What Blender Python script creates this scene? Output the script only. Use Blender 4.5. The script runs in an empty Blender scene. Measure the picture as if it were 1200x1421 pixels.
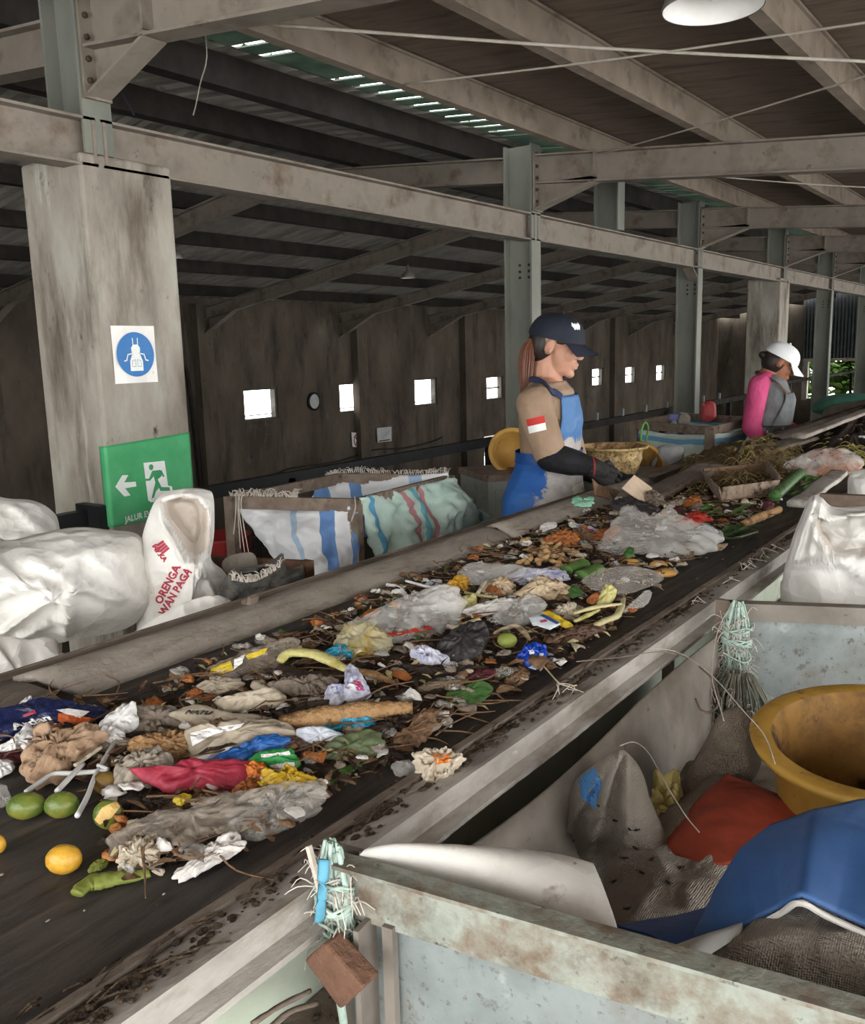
import bpy, bmesh, math, random
from mathutils import Vector, Matrix, noise
from mathutils.bvhtree import BVHTree
SC = bpy.context.scene
COL = SC.collection
V3 = Vector
pi = math.pi
# ------------------------------------------------------------------ camera
YAW, PITCH, ROLL, FPX, CAMZ = -.62653, .17763, -.02556, 1250., 1.5
_f = V3((math.sin(YAW)*math.cos(PITCH), math.cos(YAW)*math.cos(PITCH), -math.sin(PITCH)))
_r = V3((math.cos(YAW), -math.sin(YAW), 0)); _u = _r.cross(_f)
CR = _r*math.cos(ROLL) + _u*math.sin(ROLL); CU = -_r*math.sin(ROLL) + _u*math.cos(ROLL); CF = _f
CAM = V3((0, 0, CAMZ))
def ray(x, y): return CF + CR*((x-600)/FPX) - CU*((y-710.5)/FPX)
def PZ(x, y, z): d = ray(x, y); return CAM + d*((z-CAMZ)/d.z)
def PX(x, y, X): d = ray(x, y); return CAM + d*(X/d.x)
def PY(x, y, Y): d = ray(x, y); return CAM + d*(Y/d.y)
# ------------------------------------------------------------------ objects
WL = {}
def tag(o, label=None, cat=None, group=None, kind=None):
    if label: o['label'] = label
    if cat: o['category'] = cat
    if group: o['group'] = group
    if kind: o['kind'] = kind
    return o
def thing(name, label, cat, loc, group=None):
    o = bpy.data.objects.new(name, None); COL.objects.link(o)
    o.empty_display_size = .1
    o.location = loc; WL[o.name] = V3(loc)
    return tag(o, label, cat, group)
def mk(name, geo, mat, parent=None, smooth=False, org=None, uv=None):
    V, F = geo[0], geo[1]
    V = [V3(v) for v in V]
    if org is None:
        c = sum(V, V3())/len(V); org = V3((c.x, c.y, min(v.z for v in V)))
    org = V3(org)
    me = bpy.data.meshes.new(name)
    me.from_pydata([v-org for v in V], [], F); me.update()
    if len(geo) > 2 and geo[2] is not None:
        l = me.uv_layers.new(name='UVMap')
        for lp in me.loops: l.data[lp.index].uv = geo[2][lp.vertex_index]
    me.validate()
    if smooth: me.polygons.foreach_set('use_smooth', [True]*len(me.polygons))
    for m in (mat if isinstance(mat, (list, tuple)) else [mat]): me.materials.append(m)
    o = bpy.data.objects.new(name, me); COL.objects.link(o)
    WL[o.name] = org
    if parent is not None:
        o.parent = parent; o.location = org-WL[parent.name]
    else: o.location = org
    return o
def struct(name, geo, mat, smooth=False):
    o = mk(name, geo, mat, None, smooth); o['kind'] = 'structure'; return o
def one(name, geo, mat, label, cat, group=None, smooth=False, kind=None):
    return tag(mk(name, geo, mat, None, smooth), label, cat, group, kind)
def bevel(o, w=.006, seg=2):
    b = o.modifiers.new('bevel', 'BEVEL'); b.width = w; b.segments = seg; b.limit_method = 'ANGLE'; return o
def solid(o, t, off=0):
    b = o.modifiers.new('solid', 'SOLIDIFY'); b.thickness = t; b.offset = off; return o
def subd(o, n=1):
    b = o.modifiers.new('sub', 'SUBSURF'); b.levels = n; b.render_levels = n; return o
# ------------------------------------------------------------------ geometry
def join(*gs):
    V, F, U = [], [], []
    for g in gs:
        k = len(V); V += list(g[0]); F += [tuple(i+k for i in f) for f in g[1]]
        U += list(g[2]) if len(g) > 2 and g[2] is not None else [(0, 0)]*len(g[0])
    return V, F, U
BF = [(0, 3, 2, 1), (4, 5, 6, 7), (0, 1, 5, 4), (1, 2, 6, 5), (2, 3, 7, 6), (3, 0, 4, 7)]
def box(a, b):
    x0, y0, z0 = [min(p, q) for p, q in zip(a, b)]; x1, y1, z1 = [max(p, q) for p, q in zip(a, b)]
    return [V3(p) for p in ((x0,y0,z0),(x1,y0,z0),(x1,y1,z0),(x0,y1,z0),(x0,y0,z1),(x1,y0,z1),(x1,y1,z1),(x0,y1,z1))], list(BF)
def frame_of(d, up=V3((0, 0, 1))):
    d = d.normalized()
    if abs(d.dot(up)) > .98: up = V3((0, 1, 0))
    s = d.cross(up).normalized(); return d, s, s.cross(d)
def bar(p0, p1, w, h, up=V3((0, 0, 1)), off=(0, 0)):
    p0, p1 = V3(p0), V3(p1); d, s, u = frame_of(p1-p0, V3(up))
    V = []
    for p in (p0, p1):
        for a, b in ((-1,-1),(1,-1),(1,1),(-1,1)): V.append(p + s*(a*w/2+off[0]) + u*(b*h/2+off[1]))
    return V, [(0,3,2,1),(4,5,6,7),(0,1,5,4),(1,2,6,5),(2,3,7,6),(3,0,4,7)]
def sweep(p0, p1, prof, up=V3((0, 0, 1))):
    """closed 2-D profile (side, up) swept straight from p0 to p1"""
    p0, p1 = V3(p0), V3(p1); d, s, u = frame_of(p1-p0, V3(up)); n = len(prof)
    V = [p + s*a + u*b for p in (p0, p1) for a, b in prof]
    F = [(i, (i+1) % n, n+(i+1) % n, n+i) for i in range(n)]
    return V, F + [tuple(range(n-1, -1, -1)), tuple(range(n, 2*n))]
def ibeam(p0, p1, h, b, t=.008, tf=.011, up=V3((0, 0, 1))):
    H, B = h/2, b/2
    P = [(-B,-H),(B,-H),(B,-H+tf),(t/2,-H+tf),(t/2,H-tf),(B,H-tf),(B,H),(-B,H),(-B,H-tf),(-t/2,H-tf),(-t/2,-H+tf),(-B,-H+tf)]
    V, F = sweep(p0, p1, P, up)
    F = F[:-2]
    for k in (0, 12):
        F += [(k+0, k+1, k+2, k+11), (k+11, k+2, k+3, k+10), (k+10, k+3, k+4, k+9), (k+9, k+4, k+5, k+8), (k+8, k+5, k+6, k+7)]
    return V, F
def cat_rom(P, n, closed=False):
    P = [V3(p) for p in P]; m = len(P); out = []
    segs = m if closed else m-1
    for k in range(n if closed else n+1):
        t = k*segs/n; i = min(int(t), segs-1); u = t-i
        g = (lambda j: P[j % m]) if closed else (lambda j: P[max(0, min(m-1, j))])
        a, b, c, d = g(i-1), g(i), g(i+1), g(i+2)
        out.append(.5*((2*b)+(c-a)*u+(2*a-5*b+4*c-d)*u*u+(3*b-a-3*c+d)*u**3))
    return out
def lerp_list(L, t):
    if not isinstance(L, (list, tuple)): return L
    x = t*(len(L)-1); i = min(int(x), len(L)-2) if len(L) > 1 else 0
    return L[0] if len(L) == 1 else L[i]+(L[i+1]-L[i])*(x-i)
def tube(P, r, seg=8, n=None, flat=1., cap=True, up=V3((0, 0, 1)), wob=0, seed=0):
    """smooth tube through P; flat scales the section along its up axis"""
    Q = cat_rom(P, n) if n else [V3(p) for p in P]
    V, F = [], []; m = len(Q)
    for i, p in enumerate(Q):
        d = Q[min(i+1, m-1)]-Q[max(i-1, 0)]
        if d.length < 1e-7: d = V3((0, 0, 1))
        d, s, u = frame_of(d, up); R = lerp_list(r, i/(m-1))
        for k in range(seg):
            a = 2*pi*k/seg; q = p + s*(R*math.cos(a)) + u*(R*flat*math.sin(a))
            if wob: q += noise.noise_vector(q*(1/max(R, .004))*.7+V3((seed*3.1, 0, 0)))*wob*R
            V.append(q)
    for i in range(m-1):
        for k in range(seg): F.append((i*seg+k, i*seg+(k+1) % seg, (i+1)*seg+(k+1) % seg, (i+1)*seg+k))
    if cap: F += [tuple(range(seg-1, -1, -1)), tuple(range((m-1)*seg, m*seg))]
    return V, F
def lathe(prof, c, seg=32, M=None, cap=True):
    c = V3(c); V, F = [], []; n = len(prof)
    for r, z in prof:
        for k in range(seg):
            a = 2*pi*k/seg; q = V3((r*math.cos(a), r*math.sin(a), z)); V.append(c + (M @ q if M else q))
    for i in range(n-1):
        for k in range(seg): F.append((i*seg+k, i*seg+(k+1) % seg, (i+1)*seg+(k+1) % seg, (i+1)*seg+k))
    if cap: F += [tuple(range(seg-1, -1, -1)), tuple(range((n-1)*seg, n*seg))]
    return V, F
def wr(p, f, seed, kind=0):
    q = p*f + V3((seed*7.31, seed*3.7, seed*1.3))
    if kind == 0: return noise.fractal(q, 1.0, 2.0, 3)*.8
    a = 1-abs(noise.noise(q))*2.2; b = 1-abs(noise.noise(q*2.1+V3((5, 2, 1))))*2.2   # sharp creases
    return (a*.65+b*.35)-.45
def pillow(L, nrm, thick, back=.25, rings=9, n=56, amp=.2, freq=30, seed=1, kind=1, edge=.0, power=2.2, smooth=True):
    """closed body: outline L (loop of world points) puffed along nrm (thick) and against it (back*thick)"""
    nrm = V3(nrm).normalized()
    if smooth: O = cat_rom(L, n, True)
    else:
        L = [V3(p) for p in L]; q = max(2, n//len(L)); O = [L[i].lerp(L[(i+1) % len(L)], j/q) for i in range(len(L)) for j in range(q)]
    n = len(O)
    c = sum(O, V3())/n; size = sum((o-c).length for o in O)/n
    if edge: O = [o + (o-c)*edge*noise.noise(o*freq*1.3+V3((seed, 0, 9))) for o in O]
    V, F, U = [], [], []
    ax = (O[0]-c).normalized(); ay = nrm.cross(ax)
    def ring(t, s):
        for o in O:
            p = c+(o-c)*t; h = max(0, 1-t**power)**.55
            w = wr(p, freq, seed, kind)*amp*thick*(1-.75*t**8)
            w2 = noise.noise_vector(p*freq+V3((seed, 4, 2)))*amp*thick*.5*(1-t**8)
            V.append(p + nrm*(s*h*thick + (w if s > 0 else w*.3)) + w2*(.5 if s > 0 else .2))
            q = o-c; U.append((q.dot(ax)*t/size*.5+.5, q.dot(ay)*t/size*.5+.5))
    T = [1-(k/(rings))**1.35 for k in range(rings)]       # 1 .. small
    T = [math.sin((1-k/rings)*pi/2) if k else 1 for k in range(rings)]
    for t in T: ring(t, 1)
    top = len(V); p = c + nrm*thick*(1+amp*wr(c, freq, seed, kind)); V.append(p); U.append((.5, .5))
    for k in range(rings-1):
        for i in range(n): j = (i+1) % n; F.append((k*n+i, k*n+j, (k+1)*n+j, (k+1)*n+i))
    for i in range(n): F.append(((rings-1)*n+i, (rings-1)*n+(i+1) % n, top))
    b0 = len(V); TB = T[1::2]
    for t in TB: ring(t, -back)
    bot = len(V); V.append(c-nrm*thick*back); U.append((.5, .5))
    prev = 0
    for k in range(len(TB)):
        cur = b0+k*n
        for i in range(n): j = (i+1) % n; F.append((prev+j, prev+i, cur+i, cur+j))
        prev = cur
    for i in range(n): F.append((prev+(i+1) % n, prev+i, bot))
    return V, F, U
def grid(fn, nu, nv, close_u=False):
    V, F, U = [], [], []
    for j in range(nv+1):
        for i in range(nu+(0 if close_u else 1)):
            u, v = i/nu, j/nv; V.append(V3(fn(u, v))); U.append((u, v))
    w = nu if close_u else nu+1
    for j in range(nv):
        for i in range(nu):
            a = j*w+i; b = j*w+(i+1) % w; F.append((a, b, b+w, a+w))
    return V, F, U
def lay(pts, z): return [PZ(x, y, z) for x, y in pts]
def facing(pts, P0):
    """outline pixels on the upright plane through P0 that faces the camera's standpoint"""
    P0 = V3(P0); n = V3((CAM.x-P0.x, CAM.y-P0.y, 0)).normalized(); out = []
    for x, y in pts:
        d = ray(x, y); out.append(CAM + d*((P0-CAM).dot(n)/d.dot(n)))
    return out, n
def sphere(c, r, seg=16, rg=10, M=None, wob=0, freq=20, seed=0):
    r = V3((r, r, r)) if isinstance(r, (int, float)) else V3(r); c = V3(c); V, F = [], []
    for j in range(rg+1):
        th = pi*j/rg
        for i in range(seg if 0 < j < rg else 1):
            ph = 2*pi*i/seg; q = V3((math.sin(th)*math.cos(ph), math.sin(th)*math.sin(ph), math.cos(th)))
            k = 1 + (wob*wr(q*.5+c, freq, seed) if wob else 0)
            q = V3((q.x*r.x, q.y*r.y, q.z*r.z))*k; V.append(c+(M @ q if M else q))
    def idx(j, i): return 0 if j == 0 else (1+(rg-1)*seg if j == rg else 1+(j-1)*seg+i % seg)
    for j in range(rg):
        for i in range(seg):
            f = [idx(j, i), idx(j+1, i), idx(j+1, i+1), idx(j, i+1)]; g = []
            for a in f:
                if a not in g: g.append(a)
            F.append(tuple(g))
    return V, F
def rotm(rx=0, ry=0, rz=0): return (Matrix.Rotation(rz, 3, 'Z') @ Matrix.Rotation(ry, 3, 'Y') @ Matrix.Rotation(rx, 3, 'X'))
def xf(g, M=None, t=(0, 0, 0)):
    t = V3(t); return ([(M @ V3(v) if M else V3(v))+t for v in g[0]],) + tuple(g[1:])
def text2d(s, size, bold=0., spacing=1.):
    cu = bpy.data.curves.new('t', 'FONT'); cu.body = s; cu.size = size; cu.offset = bold; cu.space_character = spacing
    cu.align_x = 'CENTER'; cu.align_y = 'CENTER'; cu.resolution_u = 2
    o = bpy.data.objects.new('t', cu); COL.objects.link(o)
    dg = bpy.context.evaluated_depsgraph_get(); dg.update(); me = bpy.data.meshes.new_from_object(o.evaluated_get(dg))
    V = [v.co.copy() for v in me.vertices]; F = [tuple(p.vertices) for p in me.polygons]
    bpy.data.objects.remove(o); bpy.data.curves.remove(cu); bpy.data.meshes.remove(me)
    return V, F
def poly2d(P): return [V3((x, y, 0)) for x, y in P], [tuple(range(len(P)))]
def disc2d(c, r, seg=32, ry=None):
    return poly2d([(c[0]+r*math.cos(2*pi*k/seg), c[1]+(ry or r)*math.sin(2*pi*k/seg)) for k in range(seg)])
def line2d(P, w):
    gs = []
    for a, b in zip(P[:-1], P[1:]):
        a, b = V3((*a, 0)), V3((*b, 0)); d = (b-a).normalized(); s = V3((-d.y, d.x, 0))*w/2; a = a-d*w*.3; b = b+d*w*.3
        gs.append(([a-s, b-s, b+s, a+s], [(0, 1, 2, 3)]))
    return join(*gs)
def place2d(g, o, ax, ay, lift=.001, thick=.0006):
    """flat shape -> thin solid on the plane (o, ax, ay)"""
    o, ax, ay = V3(o), V3(ax), V3(ay); n = ax.cross(ay).normalized(); V = [o+ax*v.x+ay*v.y+n*(lift+v.z) for v in g[0]]
    return V, g[1]
def finer(g, cuts_len):
    bm = bmesh.new(); vs = [bm.verts.new(v) for v in g[0]]
    for f in g[1]:
        try: bm.faces.new([vs[i] for i in f])
        except ValueError: pass
    bmesh.ops.triangulate(bm, faces=bm.faces[:])
    for _ in range(5):
        e = [x for x in bm.edges if x.calc_length() > cuts_len]
        if not e: break
        bmesh.ops.subdivide_edges(bm, edges=e, cuts=1); bmesh.ops.triangulate(bm, faces=[f for f in bm.faces if len(f.verts) > 3])
    bm.verts.index_update(); r = [v.co.copy() for v in bm.verts], [tuple(v.index for v in f.verts) for f in bm.faces]; bm.free(); return r
def cast(g, target, lift=.0016):
    """press a flat shape onto target along the sight line; faces that miss are dropped"""
    t = BVHTree.FromPolygons([V3(v) for v in target[0]], target[1]); V, ok = [], []
    for v in g[0]:
        d = (v-CAM).normalized(); h, nn = t.ray_cast(CAM, d)[:2]; ok.append(h is not None); V.append((h+(nn if nn.dot(d) < 0 else -nn)*lift) if h else v)
    return V, [f for f in g[1] if all(ok[i] for i in f)]
def drape(g, target, n, lift=.0012, dist=.6):
    """press a flat shape onto the surface of geometry target along -n"""
    t = BVHTree.FromPolygons([V3(v) for v in target[0]], target[1]); n = V3(n).normalized(); V = []
    for v in g[0]:
        h = t.ray_cast(v+n*dist, -n)[0]; V.append((h if h else v)+n*lift)
    return V, g[1]
def remesh(parts, voxel, smooth=4, name='tmp'):
    g = join(*parts); me = bpy.data.meshes.new(name); me.from_pydata([tuple(v) for v in g[0]], [], g[1]); me.update()
    o = bpy.data.objects.new(name, me); COL.objects.link(o)
    r = o.modifiers.new('r', 'REMESH'); r.mode = 'VOXEL'; r.voxel_size = voxel
    if smooth: s = o.modifiers.new('s', 'SMOOTH'); s.factor = .5; s.iterations = smooth
    dg = bpy.context.evaluated_depsgraph_get(); dg.update(); m2 = bpy.data.meshes.new_from_object(o.evaluated_get(dg))
    V = [v.co.copy() for v in m2.vertices]; F = [tuple(p.vertices) for p in m2.polygons]
    bpy.data.objects.remove(o); bpy.data.meshes.remove(me); bpy.data.meshes.remove(m2)
    return V, F
def capsule(a, b, ra, rb, seg=14, sc=None):
    """tapered limb with round ends; sc = (side, up) section scale"""
    a, b = V3(a), V3(b); d = b-a; L = d.length; P, R = [], []
    d = d.normalized()
    for k in range(5): t = -1+k/4.; P.append(a+d*ra*t*.98); R.append(ra*math.sqrt(max(.02, 1-(t*.98)**2)))
    for k in range(1, 5): t = k/4.; P.append(b+d*rb*t*.98); R.append(rb*math.sqrt(max(.02, 1-(t*.98)**2)))
    P.insert(5, b); R.insert(5, rb)
    return tube(P, R, seg)
# ------------------------------------------------------------------ materials
def rgb(h):
    h = h.lstrip('#'); c = [int(h[i:i+2], 16)/255 for i in (0, 2, 4)]
    return tuple(x/12.92 if x <= .04045 else ((x+.055)/1.055)**2.4 for x in c)+(1,)
MATS = {}
class N:
    def __init__(s, name):
        s.m = bpy.data.materials.new(name); s.m.use_nodes = True; s.t = s.m.node_tree; s.n = s.t.nodes; s.n.clear()
        s.out = s.n.new('ShaderNodeOutputMaterial'); s.tc = s.n.new('ShaderNodeTexCoord')
    def new(s, k, **kw):
        o = s.n.new(k)
        for a, b in kw.items(): setattr(o, a, b)
        return o
    def link(s, a, b): s.t.links.new(a, b)
    def co(s, stretch=(1, 1, 1), src='Object', rot=(0, 0, 0)):
        m = s.new('ShaderNodeMapping'); m.inputs['Scale'].default_value = stretch; m.inputs['Rotation'].default_value = rot
        s.link(s.tc.outputs[src], m.inputs[0]); return m.outputs[0]
    def noise(s, vec, scale, detail=6, rough=.6, dist=0):
        n = s.new('ShaderNodeTexNoise'); n.inputs['Scale'].default_value = scale; n.inputs['Detail'].default_value = detail
        n.inputs['Roughness'].default_value = rough; n.inputs['Distortion'].default_value = dist; s.link(vec, n.inputs['Vector']); return n.outputs[0]
    def ramp(s, fac, stops, interp='LINEAR'):
        r = s.new('ShaderNodeValToRGB'); r.color_ramp.interpolation = interp; e = r.color_ramp.elements
        while len(e) < len(stops): e.new(.5)
        for k, (p, c) in enumerate(stops): e[k].position = p; e[k].color = c if isinstance(c, tuple) else ((c, c, c, 1) if not isinstance(c, str) else rgb(c))
        s.link(fac, r.inputs[0]); return r.outputs[0]
    def mix(s, a, b, fac, mode='MIX'):
        m = s.new('ShaderNodeMix', data_type='RGBA', blend_type=mode)
        for v, i in ((fac, 0), (a, 6), (b, 7)):
            if hasattr(v, 'is_linked') or hasattr(v, 'links'): s.link(v, m.inputs[i])
            else: m.inputs[i].default_value = v if i == 0 else (rgb(v) if isinstance(v, str) else v)
        return m.outputs[2]
    def bump(s, h, strength, dist=.01, prev=None):
        b = s.new('ShaderNodeBump'); b.inputs['Strength'].default_value = strength; b.inputs['Distance'].default_value = dist
        s.link(h, b.inputs['Height'])
        if prev: s.link(prev, b.inputs['Normal'])
        return b.outputs[0]
    def crumple(s, scale, strength, prev=None):
        n = s.new('ShaderNodeTexNoise'); n.inputs['Scale'].default_value = scale*.6; n.inputs['Detail'].default_value = 3; s.link(s.tc.outputs['Object'], n.inputs['Vector'])
        a = s.new('ShaderNodeVectorMath', operation='SCALE'); s.link(n.outputs[1], a.inputs[0]); a.inputs[3].default_value = .9/scale
        b = s.new('ShaderNodeVectorMath', operation='ADD'); s.link(s.tc.outputs['Object'], b.inputs[0]); s.link(a.outputs[0], b.inputs[1])
        for k, f in enumerate((1., 2.3)):
            v = s.new('ShaderNodeTexVoronoi', feature='F1'); v.inputs['Scale'].default_value = scale*f; s.link(b.outputs[0], v.inputs['Vector'])
            prev = s.bump(v.outputs[0], strength*(1, .6)[k], .35/(scale*f), prev)
        return prev
    def bsdf(s, col, rough, metal=0, spec=.35, nrm=None, **kw):
        p = s.new('ShaderNodeBsdfPrincipled')
        for v, k in ((col, 'Base Color'), (rough, 'Roughness')):
            if hasattr(v, 'is_linked'): s.link(v, p.inputs[k])
            else: p.inputs[k].default_value = rgb(v) if isinstance(v, str) else v
        p.inputs['Metallic'].default_value = metal; p.inputs['Specular IOR Level'].default_value = spec
        if nrm: s.link(nrm, p.inputs['Normal'])
        for k, v in kw.items(): p.inputs[k.replace('_', ' ')].default_value = v
        return p.outputs[0]
def mat(name, cols, scale=6, rough=.75, bump=.15, bscale=60, stretch=(1, 1, 1), metal=0, spec=.3, dirt=(), weave=None, lo=.35, hi=.65, dist=0, src='Object', stripes=None, detail=6, trans=0, crum=None):
    """cols: list of colours blended by noise; dirt: (colour, lo, hi, scale[, stretch]) blotches; weave=(threads per m, strength); stripes=[(u0,u1,col)] on UV u"""
    s = N(name); v = s.co(stretch, src)
    if len(cols) == 1: c = s.ramp(s.noise(v, scale), [(0, cols[0]), (1, cols[0])])
    else:
        k = len(cols)-1; c = s.ramp(s.noise(v, scale, detail, .6, dist), [(lo+(hi-lo)*i/k, cols[i]) for i in range(k+1)])
    if stripes:
        u = s.new('ShaderNodeSeparateXYZ'); s.link(s.tc.outputs['UV'], u.inputs[0])
        axis = 0
        for st in stripes:
            axis = st[3] if len(st) > 3 else 0
            a = s.new('ShaderNodeMath', operation='GREATER_THAN'); s.link(u.outputs[axis], a.inputs[0]); a.inputs[1].default_value = st[0]
            b = s.new('ShaderNodeMath', operation='LESS_THAN'); s.link(u.outputs[axis], b.inputs[0]); b.inputs[1].default_value = st[1]
            m = s.new('ShaderNodeMath', operation='MULTIPLY'); s.link(a.outputs[0], m.inputs[0]); s.link(b.outputs[0], m.inputs[1])
            w = s.new('ShaderNodeMath', operation='MULTIPLY'); s.link(m.outputs[0], w.inputs[0]); w.inputs[1].default_value = .88
            c = s.mix(c, st[2], w.outputs[0])
    for d in dirt:
        vv = s.co(d[4], src) if len(d) > 4 else v
        c = s.mix(c, d[0], s.ramp(s.noise(vv, d[3], 8, .65), [(d[1], 0.), (d[2], 1.)]))
    nb = None
    if weave:
        hs = []
        for ax in ('X', 'Y', 'Z'):
            w = s.new('ShaderNodeTexWave', wave_type='BANDS', bands_direction=ax); w.inputs['Scale'].default_value = weave[0]; w.inputs['Distortion'].default_value = .6; w.inputs['Detail'].default_value = 1
            s.link(s.tc.outputs['Object'], w.inputs['Vector']); hs.append(w.outputs[1])
        h = s.new('ShaderNodeMath', operation='ADD'); s.link(hs[0], h.inputs[0]); s.link(hs[1], h.inputs[1])
        h2 = s.new('ShaderNodeMath', operation='ADD'); s.link(h.outputs[0], h2.inputs[0]); s.link(hs[2], h2.inputs[1])
        nb = s.bump(h2.outputs[0], weave[1], .002)
        if len(weave) > 2: c = s.mix(c, weave[2], s.ramp(h2.outputs[0], [(.3, 1.), (.7, 0.)]))
    if crum: nb = s.crumple(crum[0], crum[1], nb)
    if bump: nb = s.bump(s.noise(s.co(stretch, src), bscale, 5), bump, .01, nb)
    r = s.ramp(s.noise(v, scale*1.7, 4), [(.3, max(0, rough-.12)), (.7, min(1, rough+.12))])
    sh = s.bsdf(c, r, metal, spec, nb)
    if trans:
        t = s.new('ShaderNodeBsdfTranslucent'); s.link(c, t.inputs[0]); mx = s.new('ShaderNodeMixShader'); mx.inputs[0].default_value = trans
        s.link(sh, mx.inputs[1]); s.link(t.outputs[0], mx.inputs[2]); sh = mx.outputs[0]
    s.link(sh, s.out.inputs[0]); return s.m
def film(name, col='#e8e8e4', lo=.1, hi=.6, scale=14, rough=.27, tint=None, tscale=20):
    """thin clear plastic: crinkled see-through film with milky patches"""
    s = N(name); v = s.co(); n = s.noise(v, scale*.6, 2.5, .5, .5)
    c = s.mix(col, tint or col, s.ramp(s.noise(s.co(), tscale, 3), [(.42, 0.), (.6, 1.)]))
    nb = s.bump(s.noise(v, scale*1.6, 1.5, .4, .6), .35, .012)
    p = s.bsdf(c, rough, 0, .6, nb)
    t = s.new('ShaderNodeBsdfTransparent'); mx = s.new('ShaderNodeMixShader'); f = s.ramp(n, [(.3, lo), (.72, hi)])
    s.link(f, mx.inputs[0]); s.link(t.outputs[0], mx.inputs[1]); s.link(p, mx.inputs[2]); s.link(mx.outputs[0], s.out.inputs[0]); return s.m
D = {}
D['concrete'] = mat('old_concrete', ['#777066', '#928b80', '#a3a095'], 4.5, .85, .3, 40, (1, 1, .4), dirt=[('#544a3d', .5, .7, 3.2, (1.8, 1.8, .4)), ('#b9b9b0', .6, .72, 4, (1.6, 1.6, .22)), ('#40382c', .64, .74, 12, (1, 1, .6)), ('#a59c86', .7, .74, 26, (1, 1, .3))])
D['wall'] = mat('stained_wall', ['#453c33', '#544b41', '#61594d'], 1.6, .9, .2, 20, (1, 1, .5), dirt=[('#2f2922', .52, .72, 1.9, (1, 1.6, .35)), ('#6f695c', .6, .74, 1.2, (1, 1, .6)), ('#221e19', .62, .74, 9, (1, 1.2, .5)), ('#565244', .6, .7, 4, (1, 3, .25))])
D['floor'] = mat('dirty_floor', ['#4b463d', '#6d675c'], 2, .9, .2, 30)
D['steel'] = mat('painted_steel', ['#6d645a', '#80776c', '#777066'], 4, .65, .08, 50, dirt=[('#5a4b3a', .54, .72, 5), ('#3d3025', .64, .74, 18), ('#8f8a7e', .66, .74, 9), ('#35291f', .68, .74, 60)])
D['steelgreen'] = mat('grey_green_paint', ['#666860', '#74766d', '#7b7a70'], 4, .6, .08, 50, (1, 1, .4), dirt=[('#6f6048', .62, .76, 4), ('#463a2f', .71, .76, 18)])
D['steeltan'] = mat('dusty_steel', ['#74685b', '#897d6f'], 5, .75, .1, 50, dirt=[('#4d4033', .54, .74, 6), ('#3c3026', .66, .74, 40)])
D['steeldark'] = mat('dark_shaded_steel', ['#1c1815', '#2a2520'], 5, .8, .1, 40)  # near-black puts the purlins' shade into the colour; rails and pipe are dark
D['roof'] = mat('brown_roof_boards', ['#65564b', '#77685b', '#6d5f54'], 2.2, .9, .25, 30, (1, 6, 1), dirt=[('#463a32', .54, .74, 2.6, (1, 5, 1)), ('#83786c', .7, .78, 14)])
D['corr'] = mat('corrugated_sheet', ['#97938b', '#aaa69d'], 2, .6, .1, 30, metal=.1, dirt=[('#6b645a', .5, .7, 1.6, (.6, 2, 1)), ('#4a453d', .62, .74, 5)])
D['skylight'] = mat('skylight_sheet', ['#56645c', '#6f7b70'], 6, .5, .1, 30, trans=.45)
D['bolt'] = mat('dark_bolt', ['#2f2620', '#46382d'], 20, .7)
D['wire'] = mat('pale_wire', ['#9b9387', '#b5aea2'], 10, .6)
D['black'] = mat('black_paint', ['#17181a', '#232427'], 10, .45, .05)
D['belt'] = mat('belt_rubber', ['#37322f', '#433e3b', '#4e4844'], 7, .62, .3, 120, (6, .7, 1), spec=.35, dirt=[('#655a50', .54, .74, 5, (7, .6, 1)), ('#262220', .55, .7, 9), ('#857a6e', .66, .74, 60, (3, 1, 1))])
D['skirt'] = mat('dusty_skirt_board', ['#7d746b', '#8f867c', '#9a9187'], 12, .9, .5, 90, (1, .6, 1), dirt=[('#5b4f45', .56, .74, 8, (2, .5, 1)), ('#b1aaa0', .66, .76, 30)])
D['dustwood'] = mat('dirty_ledge', ['#574c42', '#6f645a', '#85796d'], 9, .9, .4, 80, (2, .5, 1), dirt=[('#39302a', .55, .7, 12)])
D['rail'] = mat('worn_grey_rail', ['#86817a', '#9e9992', '#aca8a1'], 16, .6, .3, 90, (1, .4, 1), dirt=[('#6b5f52', .5, .72, 14), ('#d9d7d0', .68, .76, 26), ('#4c4036', .68, .74, 30)])
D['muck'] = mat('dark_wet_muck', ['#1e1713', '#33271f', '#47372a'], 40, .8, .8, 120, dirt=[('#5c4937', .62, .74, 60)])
D['mint'] = mat('mint_paint', ['#a3ab9b', '#b6beac'], 7, .6, .1, 40, dirt=[('#6e6657', .58, .74, 8), ('#3d352c', .68, .78, 14)])
D['mintworn'] = mat('worn_mint_rail', ['#7b7f76', '#8c9187', '#848177'], 16, .65, .3, 70, dirt=[('#6d5f50', .44, .64, 24), ('#4d4034', .54, .7, 9), ('#3a2f25', .6, .72, 60)])
D['galv'] = mat('galvanised_sheet', ['#6f7675', '#838a89', '#797e7b'], 6, .55, .06, 40, metal=.1, dirt=[('#6d665b', .52, .74, 8), ('#4d443a', .6, .72, 30), ('#5c5348', .58, .7, 90), ('#9aa09d', .66, .76, 14)])
D['galvdirty'] = mat('dirty_sheet', ['#6b655d', '#857e75'], 7, .65, .1, 40, metal=.1, dirt=[('#645a4f', .5, .72, 6), ('#4a4037', .64, .74, 40), ('#aaa59c', .66, .76, 30, (1, .3, 1))])
D['rust'] = mat('rusty_angle', ['#6a5b4f', '#83766a'], 14, .85, .3, 80, dirt=[('#4a362a', .55, .72, 12)])
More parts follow.
